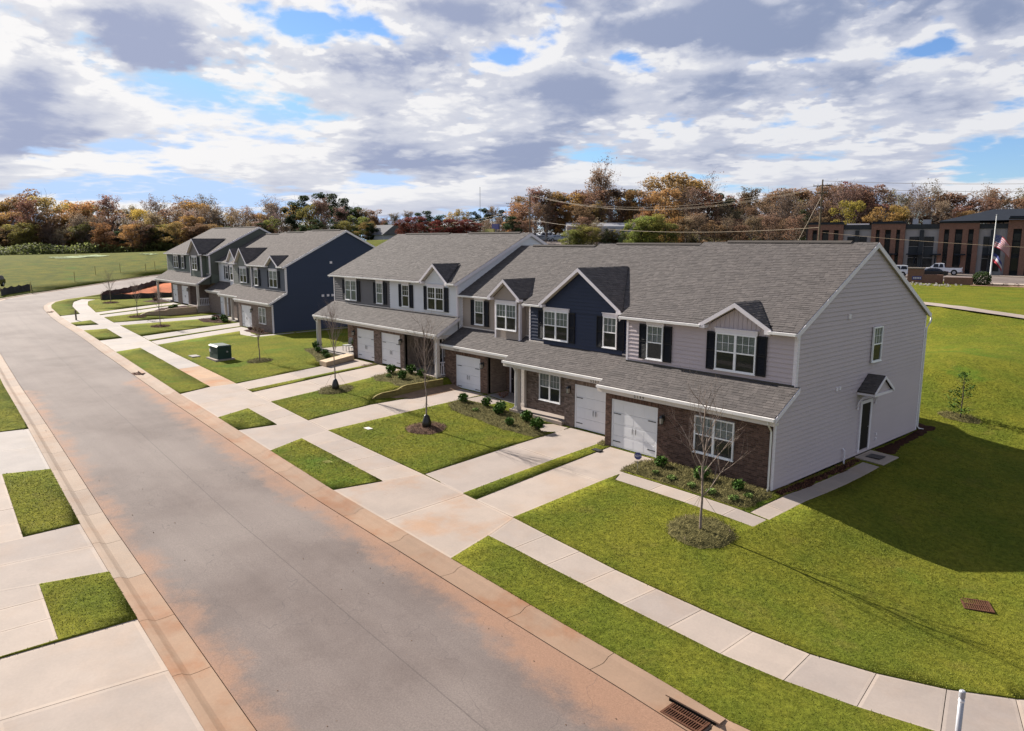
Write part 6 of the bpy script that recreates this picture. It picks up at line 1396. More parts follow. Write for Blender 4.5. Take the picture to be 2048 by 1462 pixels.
# ------------------------------------------------------------------ vehicles
def vehicle(kind, x, y, rz, paint, label, z=None):
    z = G(x, y)+.1 if z is None else z; T = thing('pickup_truck' if kind == 'pickup' else 'parked_car', label, 'truck' if kind == 'pickup' else 'car', (x, y, z), 'parked vehicles', rz); of = org(T)
    def P(mb, nm, mt, par=None): me = mb.mesh(nm, mt); o = bpy.data.objects.new(nm, me); link(o, par or T); ORG[o.name] = of; return o
    if kind == 'pickup': L, Wd = 5.8, 1.98; body = [(-2.9,.55),(-2.9,1.15),(-.35,1.15),(-.35,1.12),(1.35,1.14),(2.7,1.05),(2.88,.85),(2.88,.5),(2.3,.42),(-2.3,.42)]; cab = [(-.5,1.13),(-.35,1.78),(.15,1.86),(.95,1.82),(1.65,1.13)]; wx = (1.9, -1.85); wr = .40; win = [(-.30,.28),(.36,1.1)]
    elif kind == 'suv': L, Wd = 4.8, 1.9; body = [(-2.35,.5),(-2.4,1.05),(-2.2,1.1),(1.2,1.12),(2.2,.98),(2.38,.8),(2.38,.45),(1.9,.38),(-1.9,.38)]; cab = [(-2.25,1.08),(-1.95,1.66),(-1.4,1.74),(.35,1.72),(1.25,1.1)]; wx = (1.45, -1.4); wr = .36; win = [(-1.95,-1.1),(-1.02,-.2),(-.12,.6)]
    else: L, Wd = 4.7, 1.82; body = [(-2.3,.45),(-2.35,.95),(-1.9,1.02),(1.1,1.0),(2.1,.85),(2.33,.7),(2.33,.4),(1.9,.33),(-1.9,.33)]; cab = [(-1.75,.99),(-1.1,1.38),(-.6,1.44),(.2,1.42),(1.1,.99)]; wx = (1.42, -1.38); wr = .33; win = [(-1.15,-.45),(-.38,.45)]
    h = Wd/2
    m = MB(); A = [(a, -h+.04, b) for a, b in body]; m.prism(A, [(a, h-.04, b) for a, b in body]); m.prism([(a, -h, min(b, .95)) for a, b in body if b < 1.0 or True][:0] or [(body[0][0]+.1, -h, .5), (body[0][0]+.1, -h, .95), (body[-4][0]-.15, -h, .85), (body[-4][0]-.15, -h, .48)], [(body[0][0]+.1, h, .5), (body[0][0]+.1, h, .95), (body[-4][0]-.15, h, .85), (body[-4][0]-.15, h, .48)]); bo = P(m, 'body', paint)
    m = MB(); ci = .16; m.prism([(a, -h+.06+ci*(b-cab[0][1])/.7, b) for a, b in cab], [(a, h-.06-ci*(b-cab[0][1])/.7, b) for a, b in cab]); P(m, 'cabin', paint)
    zb = cab[0][1]; zt_ = max(c[1] for c in cab)
    for s in (-1, 1):
        for a, b in win: m = MB(); y0 = s*(h-.05); y1 = s*(h-.05-ci*.8); m.poly([(a, y0-.01*s, zb+.06), (b+.05, y0-.01*s, zb+.06), (b-.08, y1, zt_-.12), (a+.08, y1, zt_-.12)][::s]); m.v = [(v[0], v[1]+.012*s, v[2]) for v in m.v]; P(m, 'window', 'dark_glass')
    fx, fz = cab[-1]; gx, gz = cab[-2]; m = MB(); m.poly([(fx-.06, -h+.16, fz+.06), (fx-.06, h-.16, fz+.06), (gx+.06, h-.26, gz-.06), (gx+.06, -h+.26, gz-.06)]); m.v = [(v[0]+.03, v[1], v[2]+.02) for v in m.v]; P(m, 'windshield', 'dark_glass')
    bx, bz = cab[0]; kx, kz = cab[1]; m = MB(); m.poly([(bx+.03, -h+.2, bz+.08), (kx-.02, -h+.26, kz-.06), (kx-.02, h-.26, kz-.06), (bx+.03, h-.2, bz+.08)]); m.v = [(v[0]-.03, v[1], v[2]+.01) for v in m.v]; P(m, 'rear_window', 'dark_glass')
    if kind == 'pickup': m = MB(); m.box(-2.8, -.45, -h+.14, h-.14, 1.151, 1.16); P(m, 'bed_cover', 'tyre')
    for ax in wx:
        for s in (-1, 1):
            m = MB(); m.tube([(ax, s*(h-.26), wr), (ax, s*(h+.01), wr)], wr, 18); w_ = P(m, 'wheel', 'tyre'); m = MB(); m.tube([(ax, s*(h+.0), wr), (ax, s*(h+.025), wr)], wr*.62, 14); P(m, 'rim', 'metal_grey', w_)
            m = MB(); m.tube([(ax, s*(h-.30), wr+.02), (ax, s*(h+.004), wr+.02)], wr*1.16, 18); P(m, 'wheel_arch', 'tyre')
    for s in (-1, 1): P(MB().box(body[-4][0]-.12, body[-4][0]+.02, s*(h-.35)-.18, s*(h-.35)+.18, .68, .82), 'headlight', 'lens_clear'); P(MB().box(body[0][0]-.03, body[0][0]+.05, s*(h-.22)-.12, s*(h-.22)+.12, .78, .98), 'taillight', 'lens_red'); P(MB().box(fx-.25, fx-.08, s*(h+.08)-.08, s*(h+.08)+.08, zb, zb+.14), 'side_mirror', paint)
    P(MB().box(body[-4][0]-.03, body[-4][0]+.06, -h+.1, h-.1, .40, .58), 'bumper', 'tyre'); P(MB().box(body[0][0]-.08, body[0][0]+.02, -h+.1, h-.1, .42, .60), 'bumper', 'metal_grey')
    return T
oang = math.atan2(OU.y, OU.x)
vehicle('pickup', -31.0, 107.2, oang, 'car_white', 'white pickup truck parked before the office building, facing left')
vehicle('sedan', -29.7, 98.9, oang+.1, 'car_black', 'black car parked behind the brick sign wall')
vehicle('suv', -34.3, 96.6, oang+.05, 'car_white', 'white car half hidden behind the tall brick sign pillar')
for x, y, k, c, a, l in [(-124.2,103.4,'suv','car_white',.7,'small white car just right of the white house gable tip, in the far lot'),(-118.8,101.6,'sedan','car_silver',.6,'small pale car alone in the middle of the far lot'),(-114.8,103,'sedan','car_silver',.55,'light blue-grey car at the front of the far lot'),(-119.2,110,'pickup','car_white',.5,'white pickup in the back row of the far lot, beside the pale shed'),(-121.5,106.5,'suv','car_white',.6,'white van-like car behind the wooden pole in the far lot'),(-112.2,106,'sedan','car_black',.5,'dark car partly hidden by the bushes in the far lot')]: vehicle(k, x, y, a, c, l)
vehicle('suv', -127.2, -9.6, -.5, 'car_black', 'dark vehicle with a pale roof cut by the left edge, beside the far street', z=G(-127.2, -9.6)+.5)
# brick sign and low walls of the office
def obj_box(name, u0, u1, d0, d1, z0, z1, mat, label, cat): m = MB(); oslab(m, u0, u1, d0, d1, z0, z1); return single(name, m, mat, label, cat)
zt = G(-27.3, 87.8); T = thing('brick_sign', 'brick monument sign with a tall pillar, a blue name plate and a lower wing', 'sign', (-28.5, 87.5, zt))
c_, s_ = math.cos(oang), math.sin(oang)
def sp(a, d, z): p = Vector((-27.3, 87.8))+OU*a+ON*d; return (p.x, p.y, z)
def sbox(m, a0, a1, d0, d1, z0, z1): return m.prism([sp(a0, d0, z0), sp(a1, d0, z0), sp(a1, d1, z0), sp(a0, d1, z0)], [sp(a0, d0, z1), sp(a1, d0, z1), sp(a1, d1, z1), sp(a0, d1, z1)])
part('pillar', sbox(MB(), -.6, 1.4, -.4, .4, zt-.2, zt+2.0), 'brick_far_red', T); part('pillar_cap', sbox(MB(), -.7, 1.5, -.5, .5, zt+2.0, zt+2.16), 'concrete', T)
part('wing_wall', sbox(MB(), -3.0, -.6, -.35, .35, zt-.2, zt+1.2), 'brick_far_red', T); part('name_plate', sbox(MB(), -.4, .8, .4, .44, zt+.45, zt+.95), 'sign_blue', T); 
for k in range(5): part('plate_lettering', sbox(MB(), -.3+k*.2, -.18+k*.2, .44, .46, zt+.6, zt+.8), 'trim_white', T)
for x, y, L, l in ((-22.2, 88.4, 1.7, 'low brick wall between the brick sign and the flagpole'),):
    z_ = G(x, y); m = MB(); m.prism([(x-L, y-.9, z_-.2), (x+L*.9, y-.1, z_-.2), (x+L*.9, y+.3, z_-.2), (x-L, y-.5, z_-.2)], [(x-L, y-.9, z_+1.0), (x+L*.9, y-.1, z_+1.0), (x+L*.9, y+.3, z_+1.0), (x-L, y-.5, z_+1.0)]); single('low_wall', m, 'brick_far_red', l, 'wall')
def bush(x, y, r, h, col, label, n=1300, cat='bush', mat='leaf', group=None):
    r *= 1.0
    z_ = G(x, y); m = MB(); rr = random.Random(int(x*10)); leaf_cloud(m, (x, y, z_+h*.45), r, r, h*.55, n, r*.20, rr, 0, .5); o = single('bush', m, mat, label, cat, group, org_=(x, y, z_)); o.color = col+(1,); return o
bush(-19.9, 89.4, 1.15, 1.9, (.035, .055, .02), 'round green bush beside the flagpole')
for i, (x, y) in enumerate([(-18.6, 88.6), (-17.0, 89.2), (-15.8, 89.6), (-14.4, 90.0), (-24.5, 86.9), (-27.2, 86.3)]): bush(x, y, .38, .5, (.05, .025, .02), ['small maroon bush right of the flagpole foot','small maroon bush, second from the flagpole','small maroon bush, third from the flagpole','small maroon bush farthest right of the flagpole','small dark bush before the low brick wall','small dark bush at the foot of the brick sign'][i], 160, group='small bushes before the office')
m = MB(); rr = random.Random(6)
for i in range(70): x = rr.uniform(-31, -21); y = rr.uniform(82, 86.3); z_ = G(x, y)+.05; s = rr.uniform(.05, .10); m.box(x-s, x+s, y-s, y+s, z_, z_+s*2.2)
o = struct('white_flowers', m, 'trim_cream', kind='stuff'); o['label'] = 'scatter of small white flowers in the grass before the brick sign'; o['category'] = 'flowers'
# flagpole
fx, fy = -19.45, 91.2; zt = G(fx, fy); T = thing('flagpole', 'tall white flagpole before the office building', 'flagpole', (fx, fy, zt)); part('pole', MB().tube([(fx, fy, zt), (fx, fy, zt+9.3)], [.11, .05], 10), 'vinyl', T); part('finial', MB().tube([(fx, fy, zt+9.3), (fx, fy, zt+9.42), (fx, fy, zt+9.5)], [.05, .10, .02], 8), 'metal_grey', T)
def flag(z1, Wd, H, droop, label, stripes=True):
    T = thing('flag', label, 'flag', (fx, fy, z1), 'flags on the flagpole'); ns = 13 if stripes else 3
    def pt(u, v):   # u along the fly, v down the hoist
        a = u*Wd*.72; return (fx+.08+a, fy-.05+.16*math.sin(u*6+v*2), z1-v*H-droop*u*u*Wd-.1*u*math.sin(v*3))
    for k in range(ns):
        m = MB(); m2 = MB()
        for i in range(10):
            u0, u1 = i/10, (i+1)/10; v0, v1 = k/ns, (k+1)/ns; q = [pt(u0, v0), pt(u1, v0), pt(u1, v1), pt(u0, v1)]
            (m2 if (stripes and k < 7 and i < 4) else m).poly(q)
        part('stripe', m, ('flag_red' if k % 2 == 0 else 'flag_white') if stripes else ('flag_blue', 'flag_white', 'flag_red')[k], T)
        if m2.f: part('canton', m2, 'flag_blue', T)
    if stripes:
        for r in range(4):
            for c in range(5): p = pt(.04+c*.075, .06+r*.12); part('star', MB().box(p[0]-.035, p[0]+.035, p[1]-.03, p[1]-.02, p[2]-.035, p[2]+.035), 'flag_white', T)
flag(zt+6.8, 2.6, 1.7, .55, 'American flag with stars and stripes drooping at half height on the pole'); flag(zt+4.3, 1.6, 1.2, .8, 'second red, white and blue flag hanging below the American flag', False)

# ------------------------------------------------------------------ utility poles and wires
def pole(x, y, H, label, arms=(), r=.16, name='utility_pole'):
    z_ = G(x, y); T = thing(name, label, 'pole', (x, y, z_), 'wooden utility poles'); part('pole', MB().tube([(x, y, z_-.3), (x, y, z_+H)], [r, r*.65], 10), 'pole_wood', T)
    for h, L, a in arms:
        c, s = math.cos(a)*L/2, math.sin(a)*L/2; m = MB(); m.tube([(x-c, y-s, z_+h), (x+c, y+s, z_+h)], .07, 4); part('crossarm', m, 'pole_wood', T)
        for t in (-.95, -.5, .5, .95): part('insulator', MB().tube([(x+c*t, y+s*t, z_+h+.05), (x+c*t, y+s*t, z_+h+.3)], .05, 6), 'metal_grey', T)
    return z_
px, py = -40.5, 84.1; z_ = pole(px, py, 14.6, 'tall wooden utility pole with a crossarm rising behind the ridge of the grey house', [(13.7, 2.6, oang), (12.6, 1.6, oang)])
ptop = z_+14.6
T = thing('guy_wire', 'slanting guy wire of the tall utility pole', 'wire', (px, py, z_)); part('cable', MB().tube([(px, py, ptop-2.4), (px-5.4, py-1.3, z_)], .03, 4), 'wire', T)
p2x, p2y = -114.2, 92.8; z2 = pole(p2x, p2y, 11.6, 'wooden utility pole above the gable tip of the white house', [(11.2, 2.2, 1.0)], r=.2)
z3 = pole(-155.9, 123.5, 10.6, 'distant utility pole with short crossarms left of the wooden one', [(10.2, 3.0, 1.0), (9.4, 2.2, 1.0)], r=.14); z4 = pole(-152.5, 118.5, 8.5, 'distant thin pole beside the colored roadside signs', [], r=.12)
z5 = pole(-109.5, 93.5, 5.8, 'short grey pole with a lamp beside the far lot', [], r=.11)
def wire(a, b, sag, r, label, n=24):
    pts = [(a[0]+(b[0]-a[0])*i/n, a[1]+(b[1]-a[1])*i/n, a[2]+(b[2]-a[2])*i/n-sag*4*(i/n)*(1-i/n)) for i in range(n+1)]; m = MB(); m.tube(pts, r, 4); o = single('power_line', m, 'wire', label, 'wire', 'overhead power lines', org_=tuple(a)); return o
w2 = z2+11.4
for i, (dz, off) in enumerate(((0, -1.1), (-.15, 0), (-.05, 1.1))): wire((p2x+off*.5, p2y+off*.8, w2+dz), (px+off, py+off*.2, ptop-.9+dz), 3.0+.25*i, .020, ['upper power line between the two wooden poles','middle power line between the two wooden poles','lowest of the three high power lines between the two wooden poles'][i])
wire((p2x, p2y, z2+5.7), (px, py, z_+7.6), 1.6, .034, 'thick low cable sagging between the two wooden poles')
for i in range(2): wire((px, py, ptop-.2-1.0*i), (40, 122, ptop+2.0-1.0*i), 2.2, .022, ['upper thin power line running right above the office','lower thin power line running right above the office'][i])
wire((px, py, z_+6.9), (30, 75, z_+4.6), 1.2, .018, 'service cable crossing in front of the office')
for i in range(3): wire((-155.9, 123.5, z3+10.3-.4*i), (p2x, p2y, w2-.3-1.8*i), .8, .03, ['top line from the distant pole to the wooden pole','middle line from the distant pole to the wooden pole','bottom line from the distant pole to the wooden pole'][i])
for i in range(2): wire((-155.9, 123.5, z3+8-.8*i), (-230, 150, z3+6.0-.8*i), .8, .03, ['upper line leaving the distant pole to the left','lower line leaving the distant pole to the left'][i])
x, y = -466.7, 361.8; single('radio_mast', MB().tube([(x, y, 5), (x, y, 52)], .22, 4), 'metal_grey', 'hair-thin radio mast far away above the trees', 'mast')
for x, y, z_, s, mt, l in ((-147, 110, 12.2, 1.5, 'sign_blue', 'blue and white roadside sign above the ridge of the white house'), (-146, 107, 10.8, 1.9, 'paint_spray', 'pale roadside sign left of the blue one')):
    T = thing('roadside_sign', l, 'sign', (x, y, G(x, y))); part('sign_face', MB().box(x-s, x+s, y-.2, y+.2, z_, z_+1.5), mt, T); part('sign_post', MB().box(x-.15, x+.15, y-.1, y+.1, G(x, y), z_), 'metal_grey', T)
# pale shed and grey house beyond
a, b = Vector((-111.6, 102.4)), Vector((-99.4, 116.0)); n_ = Vector((b.y-a.y, -(b.x-a.x))).normalized()*-9; zt = 8.4
T = thing('shed', 'long pale grey shed behind the bushes of the far lot', 'building', (a.x, a.y, zt)); c1, c2, c3, c4 = a, b, b+n_, a+n_
part('wall', MB().prism([(p.x, p.y, zt-1) for p in (c1, c2, c3, c4)], [(p.x, p.y, zt+4.1) for p in (c1, c2, c3, c4)]), 'shed_white', T)
mm = (c1+c4)/2, (c2+c3)/2; m = MB(); m.prism([(c1.x, c1.y, zt+4.05), (c4.x, c4.y, zt+4.05), (mm[0].x, mm[0].y, zt+5.0)], [(c2.x, c2.y, zt+4.05), (c3.x, c3.y, zt+4.05), (mm[1].x, mm[1].y, zt+5.0)]); part('roof', m, 'metal_grey', T)
for k in range(6): p = a.lerp(b, .08+k*.16); d = (b-a).normalized()*.9; part('wall_panel', MB().prism([(p.x, p.y-.06, zt+.2), (p.x+d.x, p.y+d.y-.06, zt+.2), (p.x+d.x, p.y+d.y-.06, zt+3.6), (p.x, p.y-.06, zt+3.6)], [(p.x, p.y, zt+.2), (p.x+d.x, p.y+d.y, zt+.2), (p.x+d.x, p.y+d.y, zt+3.6), (p.x, p.y, zt+3.6)]), 'office_panel', T)
hx, hy = -197, 105; zt = 8.3; T = thing('farhouse', 'low grey roofed house behind a conifer, far beyond the slate blue gable', 'house', (hx, hy, zt)); part('wall', MB().box(hx-5, hx+5, hy-4, hy+4, zt-1, zt+2.6), 'shed_white', T); m = MB(); m.prism([(hx-5.6, hy-4.6, zt+2.6), (hx-5.6, hy+4.6, zt+2.6), (hx-5.6, hy, zt+5.8)], [(hx+5.6, hy-4.6, zt+2.6), (hx+5.6, hy+4.6, zt+2.6), (hx+5.6, hy, zt+5.8)]); part('roof', m, 'house_far', T); T.name = 'distant_house'; ORG['distant_house'] = (hx, hy, zt)
mb = MB(); X = np.linspace(-190, -95, 24); Y = np.linspace(96, 150, 14)
for x in X:
    for y in Y: pass
osheet('car_park', 74, 112, -30, 6, .25, 'asphalt')

# ------------------------------------------------------------------ woods: every tree its own trunk and crown, sharing a few shapes
def proto_full(seed, n=5200, wide=.36, low=.10):
    rr = random.Random(seed); m = MB(); blobs = []
    for _ in range(40):
        h = rr.uniform(low+.06, .93); w = wide*(1-((h-.55)/.58)**2)**.5 if abs(h-.55) < .56 else .05; a = rr.uniform(0, 6.28); q = rr.uniform(.2, .95)*w; blobs.append((math.cos(a)*q, math.sin(a)*q, h, rr.uniform(.07, .12)))
    for b in blobs: leaf_cloud(m, (b[0], b[1], b[2]), b[3], b[3], b[3]*.75, n//40, .026, rr, .1, .6)
    return m.mesh('crown', 'leaf')
def proto_trunk(seed, limbs=9, n=6, top=.8):
    rr = random.Random(seed); m = MB(); m.tube([(0, 0, -.03), (.01, 0, .3), (-.005, .01, .6), (0, 0, top)], [.018, .014, .009, .003], n, cap=False)
    for i in range(limbs): branch(m, (0, 0, .22+.5*i/limbs), Vector((math.cos(i*2.4), math.sin(i*2.4), 1.0)), .26, .006, 1, rr, .3, 3, None, 3)
    return m.mesh('trunk', 'bark')
def proto_sparse(seed, leaves=2600):
    rr = random.Random(seed); m = MB(); tips = []
    m.tube([(0, 0, -.03), (.005, 0, .35), (0, .01, .7), (0, 0, .9)], [.015, .012, .007, .002], 5, cap=False)
    for i in range(15): t = .22+.66*i/15; branch(m, (0, 0, t), Vector((math.cos(i*2.4)*.6, math.sin(i*2.4)*.6, .8)), .34*(1.1-t*.7), .0065*(1.15-t*.6), 2, rr, .35, 3, tips, 3)
    tr = m.mesh('trunk', 'twig'); c = MB()
    for t in tips:
        for _ in range(max(1, leaves//max(1, len(tips)))): leaf_cloud(c, t, .045, .045, .04, 1, .022, rr, 0, 1)
    return tr, c.mesh('crown', 'leaf')
def proto_pine(seed, n=5000):
    rr = random.Random(seed); m = MB()
    for _ in range(30):
        h = rr.uniform(.16, .94); w = .27*(1.05-abs(h-.55)*1.4); a = rr.uniform(0, 6.28); q = rr.uniform(.1, .9)*max(.05, w); leaf_cloud(m, (math.cos(a)*q, math.sin(a)*q, h), .08, .08, .055, n//30, .026, rr, .5, .7)
    return m.mesh('crown', 'leaf')
def proto_cone(seed, n=2400):
    rr = random.Random(seed); m = MB()
    for _ in range(60): h = rr.uniform(.04, .97); w = .27*(1-h)**.8; a = rr.uniform(0, 6.28); q = rr.uniform(.4, 1)*w; leaf_cloud(m, (math.cos(a)*q, math.sin(a)*q, h), .05, .05, .04, n//60, .02, rr, .2, .8)
    return m.mesh('crown', 'leaf')
FULL = [proto_full(s, wide=w) for s, w in ((1, .34), (2, .30), (3, .38), (4, .33), (5, .28))]; FTR = [proto_trunk(s) for s in (1, 2)]
SPAR = [proto_sparse(s, l) for s, l in ((1, 2600), (2, 1500), (3, 3600))]; BARE = proto_sparse(7, 60); PINE = [proto_pine(s) for s in (1, 2, 3)]; CONE = [proto_cone(1)]
COLR = {'O': (.170, .104, .042), 'Y': (.230, .150, .040), 'R': (.122, .072, .048), 'B': (.130, .094, .068), 'G': (.024, .034, .015), 'L': (.115, .108, .030), 'M': (.085, .022, .018), 'S': (.10, .06, .05), 'C': (.022, .035, .014)}
LAB = {'O': 'orange-brown autumn tree', 'Y': 'yellow-orange autumn tree', 'R': 'rust-red autumn oak', 'B': 'grey-brown half-bare tree', 'G': 'dark green pine', 'L': 'yellow-green leafy tree', 'M': 'round maroon tree', 'S': 'tall bare tree', 'C': 'dark conical cedar'}
